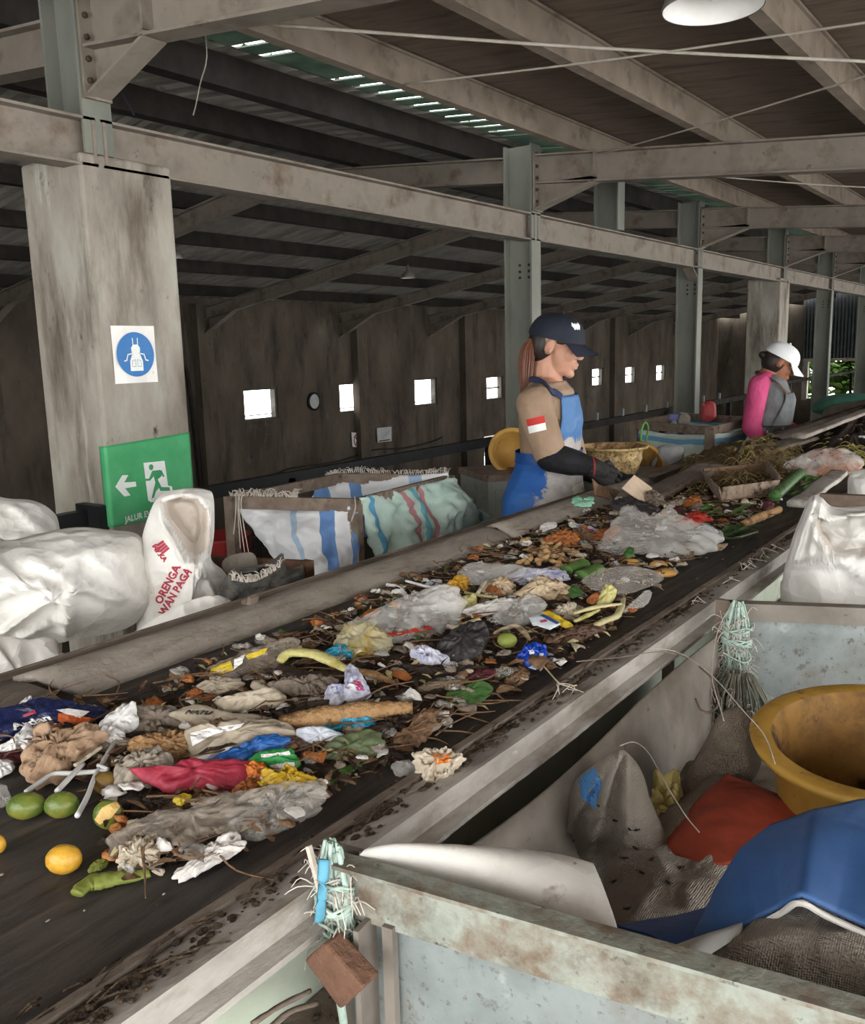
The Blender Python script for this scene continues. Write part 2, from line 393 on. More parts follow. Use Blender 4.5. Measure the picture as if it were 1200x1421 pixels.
D['sack'] = mat('white_woven_sack', ['#d9d6cf', '#e9e7e2', '#e4e1da'], 5, .55, .12, 26, weave=(160, .12), crum=(11, .55), spec=.35, dirt=[('#b9ab98', .6, .76, 5), ('#8f7f6c', .7, .78, 11)], trans=.12)
D['cream'] = mat('sack_lining', ['#c9beb3', '#d8d0c6'], 5, .6, .15, 30, weave=(160, .12), crum=(14, .5), dirt=[('#a8937c', .62, .78, 7)], trans=.1)
D['burlap'] = mat('burlap', ['#766a5d', '#897e71', '#958a7d'], 8, .95, .4, 80, weave=(150, .7, '#7a6f62'), crum=(15, .35), dirt=[('#75695b', .6, .76, 6)], spec=.1)
D['burlap2'] = mat('pale_burlap', ['#8a8278', '#9f978d'], 8, .95, .4, 80, weave=(150, .7, '#8c8379'), crum=(15, .35), dirt=[('#857a6e', .6, .76, 5)], spec=.1)
D['rope'] = mat('mint_twine', ['#8fa79c', '#a9bdb2', '#8b9a90'], 30, .8, .2, 100, dirt=[('#75695b', .6, .76, 20)])
D['twine'] = mat('grey_twine', ['#a9a096', '#c6beb3'], 30, .8)
D['netting'] = mat('dirty_green_net', ['#5e6156', '#77796c', '#6b6256'], 25, .9)
D['blue'] = mat('blue_plastic', ['#2c4c7c', '#34588a'], 5, .48, .12, 40, spec=.4, dirt=[('#5d7499', .56, .78, 6), ('#1d3660', .62, .76, 9), ('#8b8f92', .7, .78, 22)])
D['bluedark'] = mat('blue_liner', ['#1c3f78', '#244c8c'], 5, .45)
D['orange'] = mat('orange_red_sheet', ['#8f3a28', '#9d4430'], 6, .65, .15, 40, dirt=[('#62301f', .56, .74, 9), ('#33201a', .66, .74, 50), ('#a8604a', .66, .76, 14)])
D['yellow'] = mat('yellow_tub_plastic', ['#a07b33', '#b28b40'], 8, .5, .15, 40, dirt=[('#7c5c22', .5, .7, 10), ('#4e3a1c', .6, .72, 34)])
D['yellowin'] = mat('soiled_tub_inside', ['#7d5a26', '#8f6b30'], 8, .65, .2, 50, dirt=[('#4b3018', .44, .62, 9), ('#2a1a10', .54, .66, 16)])
D['beige'] = mat('beige_tub_plastic', ['#b39868', '#c4aa7a'], 8, .6, .15, 50, dirt=[('#8d744c', .48, .64, 18), ('#5f4b31', .53, .62, 60), ('#4d3b25', .56, .63, 110)])
D['sheetwhite'] = mat('white_tarp', ['#bdbab4', '#cfccc6'], 6, .6, .12, 40, crum=(7, .3), dirt=[('#9a9389', .48, .74, 9), ('#7e766a', .6, .74, 26), ('#5f574c', .66, .74, 60)])
D['brick'] = mat('brown_block', ['#5f4435', '#6d5040', '#523a2e'], 18, .9, .5, 90)
# ------------------------------------------------------------------ setting
ZR = lambda X: 2.72-.085*(X+3)            # top of the rafters, right-hand roof slope
RIDGE = -5.35; ZRI = ZR(RIDGE)
ZL = lambda X: 2.13+(ZRI-2.13)*(X+10)/(RIDGE+10)
YS, YE = -2.5, 30.0
struct('floor', box((-3.45, YS, -.1), (4.2, YE+6, 0)), D['floor'])
struct('floor_hall', box((-10.3, YS, -2.7), (-3.45, YE+6, -2.6)), D['floor'])
struct('trim_1', box((-3.55, YS, -2.6), (-3.46, YE, -.11)), D['concrete'])
def wall_cells(ycuts, zcuts, holes, x0, x1):
    gs = []
    for a, b in zip(ycuts[:-1], ycuts[1:]):
        for c, d in zip(zcuts[:-1], zcuts[1:]):
            if any(h[0] <= (a+b)/2 <= h[1] and h[2] <= (c+d)/2 <= h[3] for h in holes): continue
            gs.append(box((x0, a, c), (x1, b, d)))
    return join(*gs)
WIN = [(9.17, 9.87, .53, 1.01), (11.28, 11.97, .5, 1.0), (13.36, 14.07, .48, .99), (15.83, 16.48, .45, .94), (18.5, 19.1, .46, .95), (20.76, 21.39, .5, .96), (22.77, 23.45, .48, .94), (24.92, 25.6, .46, .93)]
HOLES = WIN + [(15.7, 16.8, -1.2, -.26)]
yc = sorted({YS-.2, YE+.2} | {h[0] for h in HOLES} | {h[1] for h in HOLES}); zc = sorted({-2.6, 2.35} | {h[2] for h in HOLES} | {h[3] for h in HOLES})
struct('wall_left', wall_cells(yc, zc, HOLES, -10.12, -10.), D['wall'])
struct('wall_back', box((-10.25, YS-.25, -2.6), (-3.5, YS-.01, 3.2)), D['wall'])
D['frame'] = mat('window_frame', ['#3a3731', '#55524a'], 8, .7)
for i, (a, b, c, d) in enumerate(HOLES):
    t = .03; g = [box((-10.12, a, c), (-10.02, a+t, d)), box((-10.12, b-t*1.6, c), (-10.02, b, d)), box((-10.12, a+t, c), (-10.02, b-t*1.6, c+t)), box((-10.12, a+t, d-t), (-10.02, b-t*1.6, d))]
    if i in (3, 4, 5, 6, 7): g.append(box((-10.12, a+t, c+.5*(d-c)-.015), (-10.08, b-t*1.6, c+.5*(d-c)+.015)))
    if i in (0, 1, 2): g.append(box((-10.12, a+t, c+.07), (-10.1, b-t*1.6, c+.085)))
    if i == 8: g += [box((-10.14, a+t, -.62), (-10.06, b-t, -.54))]
    struct('window_%d' % (i+1), join(*g), D['frame'])
for i, y in enumerate((8.42, 11.75, 14.98, 18.1, 21.9, 26.4)):
    struct('trim_%d' % (i+2), box((-10., y-.13, -2.6), (-9.86, y+.13, 2.2)), D['wall'])
# end wall of the hall, with a dark sheeted gable over open bays
EW = 30.2
D['clad'] = mat('dark_cladding', ['#26292a', '#34383a'], 4, .7, .1, 30)
struct('wall_end', join(box((-10.12, EW, -2.6), (-7.3, EW+.2, 3.3)), box((-7.3, EW, -2.6), (-6.2, EW+.2, -.3)), box((-3.6, EW, -2.6), (4.2, EW+.2, -.35))), D['wall'])
def clad(u, v): return (-7.3+11.5*u, EW-.05+.03*(int(u*230) % 2), .95+2.4*v)
o_ = struct('wall_end_cladding', grid(clad, 230, 1), D['clad']); solid(o_, .03)
struct('trim_20', join(*[box((x, EW-.02, -.35), (x+.16, EW+.14, .97)) for x in (-7.3, -5.1, -3.0, -1.4, .6, 2.4)], box((-7.3, EW-.03, .86), (4.2, EW+.16, .97))), D['concrete'])
# roof: corrugated slopes (ridges run down the slope), brown boards on the right
def corr(x0, z0, x1, z1, y0, y1, amp=.03, step=.03, pitch=.16):
    n = int((y1-y0)/step); V, F = [], []
    for j in range(n+1):
        y = y0+step*j; ph = (y/pitch) % 1; s = amp*(1 if ph < .22 else (0 if ph > .34 else (1-(ph-.22)/.12)))
        V += [V3((x0, y, z0+s)), V3((x1, y, z1+s))]
    for j in range(n): F.append((2*j, 2*j+1, 2*j+3, 2*j+2))
    return V, F
SH = .16
c1 = struct('ceiling_ridge_slope', corr(RIDGE, ZRI+SH, -3.34, ZR(-3.34)+SH, YS, YE), D['corr'])
c2 = struct('ceiling_hall_slope', corr(-10.3, ZL(-10.3)+SH, RIDGE, ZRI+SH, YS, YE), D['corr'])
struct('ceiling_main', sweep((0, YS, 0), (0, YE, 0), [(-3.0, ZR(-3)+SH), (3.6, ZR(3.6)+SH), (3.6, ZR(3.6)+SH+.03), (-3.0, ZR(-3)+SH+.03)]), D['roof'])
gs = []; random.seed(5); y = YS
while y < YE:
    gap = .045 if 2.2 < y < 5.4 and random.random() < .75 else (.012 if random.random() < .4 else 0)
    gs.append(sweep((0, y+gap, 0), (0, y+.17, 0), [(-3.35, ZR(-3.35)+SH-.004), (-2.99, ZR(-2.99)+SH-.004), (-2.99, ZR(-2.99)+SH+.004), (-3.35, ZR(-3.35)+SH+.004)]))
    y += .17
struct('ceiling_skylight', join(*gs), D['skylight'])
# purlins
PUR = [(-.97, 'tan steel purlin under the brown roof beside the big dish lamp'), (-1.8, 'tan steel purlin running down the middle of the brown roof boards'), (-2.66, 'tan steel purlin along the edge of the skylight slits'), (-.15, 'tan steel purlin of the brown roof beyond the dish lamp'), (.7, 'tan steel purlin near the open right edge of the brown roof')]
for X, l in PUR:
    one('steel_purlin', ibeam((X, YS, ZR(X)+.075), (X, YE, ZR(X)+.075), .15, .055, .03), D['steeltan'], l, 'roof beam', 'purlins of the brown roof')
for X, l in ((-3.52, 'shade-darkened purlin just above the steel wall beam, next to the skylight strip'), (-4.5, 'shade-darkened purlin nearest the roof ridge, above the steel wall beam')):
    one('steel_purlin', bar((X, YS, ZR(X)+.08), (X, YE, ZR(X)+.08), .09, .15), D['steeldark'], l, 'roof beam', 'shade-darkened purlins of the corrugated roof')
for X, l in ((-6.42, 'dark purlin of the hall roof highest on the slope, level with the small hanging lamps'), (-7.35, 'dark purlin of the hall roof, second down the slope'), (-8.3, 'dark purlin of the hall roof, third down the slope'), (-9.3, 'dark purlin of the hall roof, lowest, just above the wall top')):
    one('steel_purlin', bar((X, YS, ZL(X)+.08), (X, YE, ZL(X)+.08), .09, .13), D['steeldark'], l, 'roof beam', 'shade-darkened purlins of the corrugated roof')
# frames
COLY = [2.13, 5.38, 8.5, 11.42, 13.9, 16.8, 19.8, 23.0, 26.2]
names = [('nearest, above the concrete pillar', 'nearest, at the left edge'), ('over the woman in the black cap', 'first one right of the pillar'), ('over the mint-lined framed bin', 'second one right of the pillar'), ('above the second concrete pillar', 'behind the black cap'), ('next beyond the second concrete pillar', 'right of the grey-green column')]+[('', '')]*4
def bolts(pts, ax, r=.011):
    return join(*[lathe([(0, 0), (r, 0), (r, .008), (r*.6, .014), (0, .014)], p, 8, ax, cap=False) for p in pts])
RX = rotm(0, pi/2, 0); RYm = rotm(pi/2, 0, 0)
for i, Y in enumerate(COLY):
    far = i > 4; nm = names[i]
    gl = 'far roof frames' if far else None
    dz = .05 if i == 0 else 0
    # right-hand rafter
    X1 = 3.4 if i else 3.4; a = V3((-2.99, Y, ZR(-2.99)-.09+dz)); b = V3((X1, Y, ZR(X1)-.09))
    t = thing('steel_rafter', 'grey steel rafter under the brown roof, '+nm[0] if not far else 'distant grey steel rafter under the brown roof at the far end', 'roof beam', a, gl)
    mk('beam', ibeam(a, b, .18, .1), D['steel'], t)
    hz = .16; hx = .42 if i else .34
    mk('haunch', join(sweep((a.x+hx/2, Y-.004, 0), (a.x+hx/2, Y+.004, 0), [(-hx/2, a.z-.09-hz), (hx/2, a.z-.09-.03), (hx/2, a.z-.085), (-hx/2, a.z-.085)]), bar((a.x, Y, a.z-.09-hz), (a.x+hx, Y, a.z-.1-.02), .1, .01)), D['steel'], t)
    mk('end_plate', box((a.x-.004, Y-.055, a.z-.1-hz), (a.x+.01, Y+.055, a.z+.1)), D['steel'], t)
    mk('stiffener', join(box((a.x+hx-.006, Y-.048, a.z-.1), (a.x+hx+.006, Y+.048, a.z+.06))), D['steel'], t)
    mk('bolt', bolts([(a.x+.01, Y+s*.033, a.z-.2+.072*k) for k in range(5) for s in (-1, 1)], RX), D['bolt'], t)['kind'] = 'stuff'
    # rafter on to the ridge and down to the hall wall
    c = V3((-3.21, Y, ZR(-3.21)-.09)); d = V3((RIDGE, Y, ZRI-.09))
    t = thing('steel_rafter', 'dark hall-roof rafter dropping to the wall, '+nm[1] if not far else 'distant dark rafter of the hall roof at the far end', 'roof beam', d, 'far hall rafters' if far else None)
    mk('ridge_beam', ibeam(c, d, .16, .1), D['steel'], t)
    e = V3((-9.98, Y-.04, ZL(-9.98)-.08)); mk('sloping_beam', ibeam(d, e, .16, .1), D['steel'], t)
    mk('haunch', join(sweep((e.x+.3, Y-.005, 0), (e.x+.3, Y+.005, 0), [(-.3, e.z-.3), (.3, e.z+.04), (.3, e.z+.1), (-.3, e.z)]), bar(e+V3((0, 0, -.3)), e+V3((.75, 0, .06)), .1, .012)), D['steel'], t)
def hcol(Y, z0, z1, mat_, parent, name='shaft'):
    return mk(name, ibeam((-3.105, Y, z0), (-3.105, Y, z1), .21, .12, .009, .013, up=V3((1, 0, 0))), mat_, parent)
CL = {1: 'grey-green steel column standing behind the woman in the black cap', 2: 'grey-green steel column rising behind the mint-lined framed bin', 4: 'narrow steel column right of the woman in the white cap', 5: 'narrow steel column at the right edge beside the green tarp'}
for i, Y in enumerate(COLY):
    if i in (0, 3):
        lbl = ('massive stained concrete pillar carrying the blue apron sign and green exit banner', 'brown concrete pillar with steel stub top, behind the woman in the white cap')[i == 3]
        t = thing('concrete_pillar', lbl, 'pillar', (-3.19, Y+.1, 0))
        y0 = 2.04 if i == 0 else Y-.2; y1 = y0+.405
        g = box((-3.385, y0, 0), (-3.0, y1, 2.235)); V, F = g
        o = mk('shaft', g, D['concrete'], t); bevel(o, .012, 2)
        hcol(Y, 2.235, ZR(-3.1)+.1, D['steelgreen'], t, 'steel_stub')
    else:
        t = thing('steel_column', CL.get(i, 'distant steel column under the roof at the far end'), 'column', (-3.1, Y, 0), None if i in CL else 'far steel columns')
        hcol(Y, 0, ZR(-3.1)+.06, D['steelgreen'], t)
        mk('base_plate', box((-3.24, Y-.12, 0), (-2.97, Y+.12, .015)), D['steel'], t)
        mk('bolt', bolts([(-3.05-.07*k, Y-.006, 1.96+.04*m+.22*q) for k in (0, 1) for m in (0, 1, 2) for q in (0,)], RYm, .009), D['bolt'], t)['kind'] = 'stuff'
bys = [YS]+COLY
BL = ['left of the concrete pillar', 'between the concrete pillar and the woman in the black cap', 'between the two grey-green columns', 'leading to the second concrete pillar', 'right of the second concrete pillar', 'nearest the right edge']
for i, (a, b) in enumerate(zip(bys[:-1], bys[1:])):
    p, q = V3((-3.05, a+(.01 if i else 0), 2.275)), V3((-3.05, b-.012, 2.275))
    t = thing('steel_beam', 'long grey steel beam on the column tops, '+BL[i] if i < 6 else 'distant length of the steel beam on the columns', 'beam', p, 'column-top beams')
    mk('beam', ibeam(p, q, .17, .1, .008, .01), D['steel'], t)
    for yy, n_ in ((a+.02, i), (b-.025, i+1)):
        mk('end_cleat', box((-3.1, yy-.004, 2.2), (-2.995, yy+.008, 2.35)), D['steel'], t)
        mk('bolt', bolts([(-3.02, yy-.004, 2.225), (-3.02, yy-.004, 2.325)], RYm, .012), D['bolt'], t)['kind'] = 'stuff'
    if i in (2,):
        mk('knee_bracket', join(bar((-3.05, b-.03, 2.08), (-3.05, b-.2, 2.19), .1, .01), bar((-3.05, b-.012, 2.08), (-3.05, b-.012, 2.2), .1, .008)), D['steel'], t)
t = thing('steel_post', 'short grey steel post standing on the beam between two columns', 'post', (-3.05, 6.6, 2.36))
mk('post', ibeam((-3.05, 6.6, 2.36), (-3.05, 6.6, 2.74), .2, .12, up=V3((1, 0, 0))), D['steelgreen'], t)
mk('cap_beam', ibeam((-3.4, 6.6, 2.8), (-2.9, 6.6, 2.78), .1, .1), D['steel'], t)
# bracing rods and loose wires
def RT(x, y, dz=-.02):
    n = V3((.085, 0, 1)); d = ray(x, y); return CAM + d*((V3((-3, 0, 2.72+dz))-CAM).dot(n)/d.dot(n))
for p, q, l in (((372, 34), (1260, 88), 'pale bracing rod crossing the roof just below the dish lamp'), ((560, 117), (1290, 18), 'thin pale sag rod running behind the dish lamp'), ((765, 232), (1290, 78), 'thin rod climbing from the steel rafter toward the upper right'), ((955, 242), (1290, 264), 'pale rod under the roof just beyond the first long rafter')):
    a, b = RT(*p), RT(*q); m = (a+b)/2; m.z -= .012
    one('bracing_rod', tube([a, m, b], .0065 if 'dish lamp' in l and 'bracing' in l else .0045, 6, 10), D['wire'], l, 'rod', 'roof bracing rods', True)
a = PY(284, 60, 2.95); one('hanging_wire', tube([a+V3((0, 0, .12)), PY(287, 78, 2.9), PY(278, 115, 2.9), PY(272, 145, 2.9), PY(268, 160, 2.9)], .003, 5, 16), D['wire'], 'thin pale wire dangling from the skylight above the pillar', 'wire', None, True)
a = PY(163, 115, 2.6); one('hanging_rope', tube([V3((a.x, a.y, 2.75)), a, PY(175, 140, 2.6), PY(186, 160, 2.6)], .004, 5, 14), D['black'], 'dark rope end hanging under the roof beside the pillar haunch', 'rope', None, True)
# guard rail
a = V3((-3.12, YS, .9)); t = thing('guard_rail', 'black steel guard rail bracketed to the left face of the concrete pillar', 'railing', (-3.12, 1., 0))
mk('rail_bar', bar((-3.12, YS, .895), (-3.12, 2.03, .895), .05, .055), D['black'], t); mk('bracket', box((-3.17, 2.0, .85), (-3.02, 2.04, .945)), D['black'], t); mk('post', bar((-3.12, -.2, 0), (-3.12, -.2, .87), .05, .05), D['black'], t)
t = thing('guard_rail', 'black guard rail passing behind the striped sacks toward the column', 'railing', (-3.3, 3.9, 0))
mk('rail_bar', bar((-3.3, 2.3, .87), (-3.3, 5.3, .87), .05, .06), D['black'], t); mk('lower_bar', bar((-3.3, 2.3, .58), (-3.3, 5.3, .58), .05, .05), D['black'], t)
for y in (3.3, 5.25): mk('post', bar((-3.3, y, 0), (-3.3, y, .87), .05, .05), D['black'], t)
t = thing('guard_rail', 'dark guard rail with small clips between the two grey-green columns', 'railing', (-3.3, 7, 0))
mk('rail_bar', bar((-3.3, 5.45, .86), (-3.3, 11.2, .86), .05, .055), D['steeldark'], t)
for y in (6.5, 8.4, 10.4): mk('post', bar((-3.3, y, 0), (-3.3, y, .86), .05, .05), D['steeldark'], t)
for k in range(9): mk('clip', bar((-3.3, 5.9+k*.52, .88), (-3.3, 5.9+k*.52, .95), .02, .03), D['galv'], t)
t = thing('guard_rail', 'thin dark guard rail beyond the second concrete pillar', 'railing', (-3.3, 15, 0))
mk('rail_bar', bar((-3.3, 11.7, .95), (-3.3, 29, .95), .04, .04), D['steeldark'], t)
for y in (13, 15, 17, 19, 22, 25, 28): mk('post', bar((-3.3, y, 0), (-3.3, y, .95), .04, .04), D['steeldark'], t)
# lamps
D['lampout'] = mat('lamp_grey', ['#77736c', '#8a867f'], 8, .5, metal=.3); D['lampin'] = mat('lamp_white_inside', ['#d4d2cd', '#e4e2de'], 5, .35, .02, spec=.6)
def lamp(loc, r, label, ztop):
    t = thing('pendant_lamp', label, 'lamp', loc, None); L = V3(loc)
    P = [(r, 0), (r*1.02, .004), (r*.96, .03*r/.145), (r*.78, .085*r/.145), (r*.4, .125*r/.145), (r*.2, .14*r/.145), (r*.2, .25*r/.145), (0, .26*r/.145)]
    mk('dome', lathe(P, L, 40, cap=False), D['lampout'], t, True)
    Q = [(r*.985, .001), (r*.93, .028*r/.145), (r*.75, .08*r/.145), (r*.38, .118*r/.145), (0, .12*r/.145)]
    mk('reflector', lathe(Q, L, 40, cap=False), D['lampin'], t, True)
    mk('bulb', sphere(L+V3((0, 0, .06*r/.145)), (r*.2, r*.2, r*.28)), D['lampin'], t, True)
    mk('cord', tube([L+V3((0, 0, .25*r/.145)), (L.x+.01, L.y, ztop)], .004, 6), D['black'], t)
p = PY(989, 12, 2.75); lamp(p, .142, 'large white-lined dish lamp hanging under the brown roof, top right', ZR(p.x)+.12)
p = PY(240, 358, 5.36); lamp(p, .085, 'small dusty dome lamp hanging just right of the concrete pillar', ZL(p.x)+.1)
p = PY(566, 386, 8.7); lamp(p, .085, 'small dome lamp hanging in the hall between pillar and column', ZL(p.x)+.1)
# ------------------------------------------------------------------ camera, light
cd = bpy.data.cameras.new('camera'); co = bpy.data.objects.new('camera', cd); COL.objects.link(co)
cd.sensor_fit = 'HORIZONTAL'; cd.sensor_width = 36; cd.lens = 36*FPX/1200; cd.clip_start = .02
m3 = Matrix((CR, CU, -CF)).transposed(); co.matrix_world = Matrix.Translation(CAM) @ m3.to_4x4(); SC.camera = co
w = bpy.data.worlds.new('sky'); SC.world = w; w.use_nodes = True; bg = w.node_tree.nodes['Background']
bg.inputs[0].default_value = (1, .995, .98, 1); bg.inputs[1].default_value = 4.8
sd = bpy.data.lights.new('sun', 'SUN'); sd.energy = 1.2; sd.angle = math.radians(50); so = bpy.data.objects.new('sun', sd); COL.objects.link(so)
so.rotation_euler = V3((-.75, .42, -.42)).to_track_quat('-Z', 'Y').to_euler()
SC.view_settings.view_transform = 'Standard'; SC.view_settings.look = 'None'; SC.view_settings.exposure = .45; SC.view_settings.gamma = 1
try: SC.view_settings.use_curve_mapping = False
except Exception: pass
SC.cycles.max_bounces = 8; SC.cycles.transparent_max_bounces = 24; SC.cycles.diffuse_bounces = 5
# ------------------------------------------------------------------ helpers for cloth
def proj(p):
    q = V3(p)-CAM; z = q.dot(CF); return (600+FPX*q.dot(CR)/z, 710.5-FPX*q.dot(CU)/z)
def VPL(x, y, P, Q):
    """pixel ray onto the upright plane through ground points P, Q"""
    P, Q = V3(P), V3(Q); n = V3((Q.y-P.y, P.x-Q.x, 0)); d = ray(x, y); return CAM + d*((P-CAM).dot(n)/d.dot(n))
def poly_dist(p, poly):
    ins = False; dm = 1e9; m = len(poly)
    for i in range(m):
        a, b = poly[i], poly[(i+1) % m]
        if (a[1] > p[1]) != (b[1] > p[1]) and p[0] < (b[0]-a[0])*(p[1]-a[1])/(b[1]-a[1])+a[0]: ins = not ins
        dx, dy = b[0]-a[0], b[1]-a[1]; t = max(0, min(1, ((p[0]-a[0])*dx+(p[1]-a[1])*dy)/(dx*dx+dy*dy+1e-9)))
        dm = min(dm, math.hypot(p[0]-a[0]-dx*t, p[1]-a[1]-dy*t))
    return dm if ins else -dm
def dent(g, poly, n, depth, soft=12., lip=.25):
    """push the mouth of a sack inwards; returns flags of the vertices inside"""
    V, F, U = g; n = V3(n).normalized(); c = sum((V3(v) for v in V), V3())/len(V); fl = []; out = []
    for v in V:
        d = poly_dist(proj(v), poly) if (v-c).dot(n) > -.002 else -99
        if d > 0: t = min(1, d/soft); out.append(v-n*depth*(t*t*(3-2*t)))
        else: out.append(v+n*depth*lip*math.exp(-(d/6)**2) if d > -30 else v)
        fl.append(d > 1.5)
    return (out, F, U), fl
def setmat(o, fl, idx=1):
    for p in o.data.polygons:
        if all(fl[i] for i in p.vertices): p.material_index = idx
def crease(g, segs, n):
    """raise sharp folds: segs = [((x0,y0),(x1,y1),height_m,width_px)] in photo pixels, asymmetric like folded cloth"""
    V, F, U = g; n = V3(n).normalized(); c = sum((V3(v) for v in V), V3())/len(V); out = []
    for v in V:
        h = 0
        if (v-c).dot(n) > -.01:
            p = proj(v)
            for (x0, y0), (x1, y1), H, W in segs:
                dx, dy = x1-x0, y1-y0; L2 = dx*dx+dy*dy; t = ((p[0]-x0)*dx+(p[1]-y0)*dy)/L2
                s = ((p[0]-x0)*dy-(p[1]-y0)*dx)/math.sqrt(L2)
                tt = max(0, min(1, t)); e = math.exp(-((t-tt)*math.sqrt(L2)/W)**2)
                k = max(0, 1-abs(s)/W) if s < 0 else max(0, 1-s/(W*.35))
                h += H*e*k
        out.append(v+n*h)
    return out, F, U
def cloth(top, bot, nu=40, nv=30, bulge=.02, amp=.008, freq=14, seed=1, nrm=None, mid=None, lin=False):
    """hanging cloth between two world polylines"""
    cv_ = (lambda P, n: [V3(lerp_list([V3(p) for p in P], k/n)) for k in range(n+1)]) if lin else cat_rom
    T = cv_(top, nu); B = cv_(bot, nu); n = nrm or ((T[-1]-T[0]).cross(B[0]-T[0])).normalized()
    def f(u, v):
        i = int(round(u*nu)); p = T[i].lerp(B[i], v)
        if mid: p = p + (cat_rom(mid, nu)[i]-T[i].lerp(B[i], .5))*math.sin(pi*v)
        p = p + n*bulge*math.sin(pi*u)*math.sin(pi*v)
        return p + n*amp*wr(p, freq, seed, 1)*2*min(1, 6*min(v+.15, 1-v+.15)) + noise.noise_vector(p*freq+V3((seed, 1, 2)))*amp*.6
    return grid(f, nu, nv)
def fringe(P, n, L, r, seed, dirv=V3((0, 0, 1)), spread=.7):
    random.seed(seed); gs = []; Q = cat_rom(P, 60)
    for k in range(n):
        p = Q[random.randrange(61)]; d = (dirv+V3((random.uniform(-1, 1), random.uniform(-1, 1), random.uniform(-.6, .6)))*spread).normalized(); l = L*random.uniform(.4, 1)
        gs.append(tube([p-d*.004, p+d*l*.5+V3((0, 0, .1*l)), p+d*l+V3((random.uniform(-.3, .3)*l, random.uniform(-.3, .3)*l, -.3*l))], [r, r*.4], 3, 4))
    return join(*gs)
# ------------------------------------------------------------------ conveyor
cv = thing('belt_conveyor', 'long sorting conveyor with black rubber belt running diagonally across the floor', 'conveyor', (-1., 4., 0))
Y0, Y1 = -.9, 15.
def beltfn(u, v):
    x = -1.32+(.665)*u; y = Y0+(Y1-Y0)*v
    z = .95+.006*(abs(u-.5)*2)**6+.002*noise.noise(V3((x*3, y*2, 0)))
    return (x, y, z)
g1 = grid(beltfn, 16, 220); V, F, U = g1; k = len(V)
mk('belt', join(g1, ([v-V3((0, 0, .012)) for v in V], [f[::-1] for f in F])), D['belt'], cv, True)
prof = [(-1.292, .953), (-1.315, .972), (-1.343, .985), (-1.37, .992), (-1.392, .988), (-1.392, .974), (-1.36, .978), (-1.335, .968), (-1.305, .952)]
BRK = [(-.9, .715), (.735, 2.17), (2.19, 3.28), (5.15, 6.9), (6.92, 8.8), (8.82, 10.9), (10.92, 14.9)]
for i, (a, b) in enumerate(BRK):
    n = max(6, int((b-a)/.07)); V, F = [], []; m = len(prof)
    for j in range(n+1):
        t = j/n; y = a+(b-a)*t
        for x, z in prof:
            e = V3((x, y, z)); s = (x+1.392)/.1
            if i == 1: e.y += -.0+.07*s*(t == 0)
            if i == 0 and j == n: e.y += .05*s
            if i == 1: e.z += .008*max(0, t-.8)*5*s; 
            if i == 2: e.z += .012*(1-t)**3*s+.01*t
            e += V3((.004, 0, .006))*noise.noise(V3((y*2.2+i*7, s*2, 1)))+V3((0, 0, .0025))*noise.noise(V3((x*60, y*25, i)))
            V.append(e)
    for j in range(n):
        for q in range(m): F.append((j*m+q, (j+1)*m+q, (j+1)*m+(q+1) % m, j*m+(q+1) % m))
    F += [tuple(range(m)), tuple(range((n+1)*m-1, n*m-1, -1))]
    mk('side_board', (V, F), D['skirt'], cv, True)
mk('ledge', join(box((-1.445, -.9, .972), (-1.388, 3.3, .979)), box((-1.445, 3.31, .972), (-1.388, 14.9, .979)), box((-1.449, -.9, .9), (-1.443, 14.9, .981))), D['dustwood'], cv)
mk('clamp', join(bar((-1.416, 1.27, .979), (-1.38, 1.25, .994), .02, .012), bar((-1.38, 1.25, .975), (-1.37, 1.25, 1.005), .022, .01)), D['rust'], cv)
mk('side_plate', box((-1.46, -.9, .7), (-1.45, 14.9, .965)), D['steel'], cv)
railp = [(-.662, .956), (-.604, .9655), (-.596, .9655), (-.596, .935), (-.577, .931), (-.577, .924), (-.606, .926), (-.606, .953), (-.662, .944)]
def railg(a, b): 
    n = int((b-a)/.05); m = len(railp); V, F = [], []
    for j in range(n+1):
        y = a+(b-a)*j/n
        for q, (x, z) in enumerate(railp): V.append(V3((x+.002*noise.noise(V3((y*3, q, 0))), y, z+.0025*noise.noise(V3((y*4, 3, q*.3))))))
    for j in range(n):
        for q in range(m): F.append((j*m+q, (j+1)*m+q, (j+1)*m+(q+1) % m, j*m+(q+1) % m))
    return V, F+[tuple(range(m)), tuple(range((n+1)*m-1, n*m-1, -1))]
V, F = railg(-.9, 14.9)
o = mk('side_rail', (V, F), [D['rail'], D['dustwood']], cv); m_ = len(railp)
for p in o.data.polygons:
    if p.normal.z > .8 and p.center.x+WL[o.name].x < -.6: p.material_index = 1
mk('edge_strip', bar((-.657, -.9, .961), (-.657, 14.9, .961), .012, .008), D['dustwood'], cv)
mk('mint_side_plate', box((-.672, -.9, .6), (-.662, 14.9, .94)), D['mint'], cv)
mk('debris_shelf', box((-.66, -.9, .765), (-.585, 14.9, .775)), D['rust'], cv)
for y in (.42, 1.58, 2.9, 4.4): mk('bracket_post', bar((-.6, y, .77), (-.6, y, .93), .02, .012), D['rust'], cv)
for y in (-.3, 1.4, 3.1, 5, 7, 9.5, 12): 
    for x in (-1.4, -.72): mk('leg', bar((x, y, 0), (x, y, .93), .05, .05), D['steel'], cv)
mk('roller', join(*[tube([(-1.4, y, .88), (-.68, y, .88)], .03, 12) for y in (-.3, .7, 1.7, 2.7, 3.7, 5, 6.5, 8, 10)]), D['galv'], cv, True)
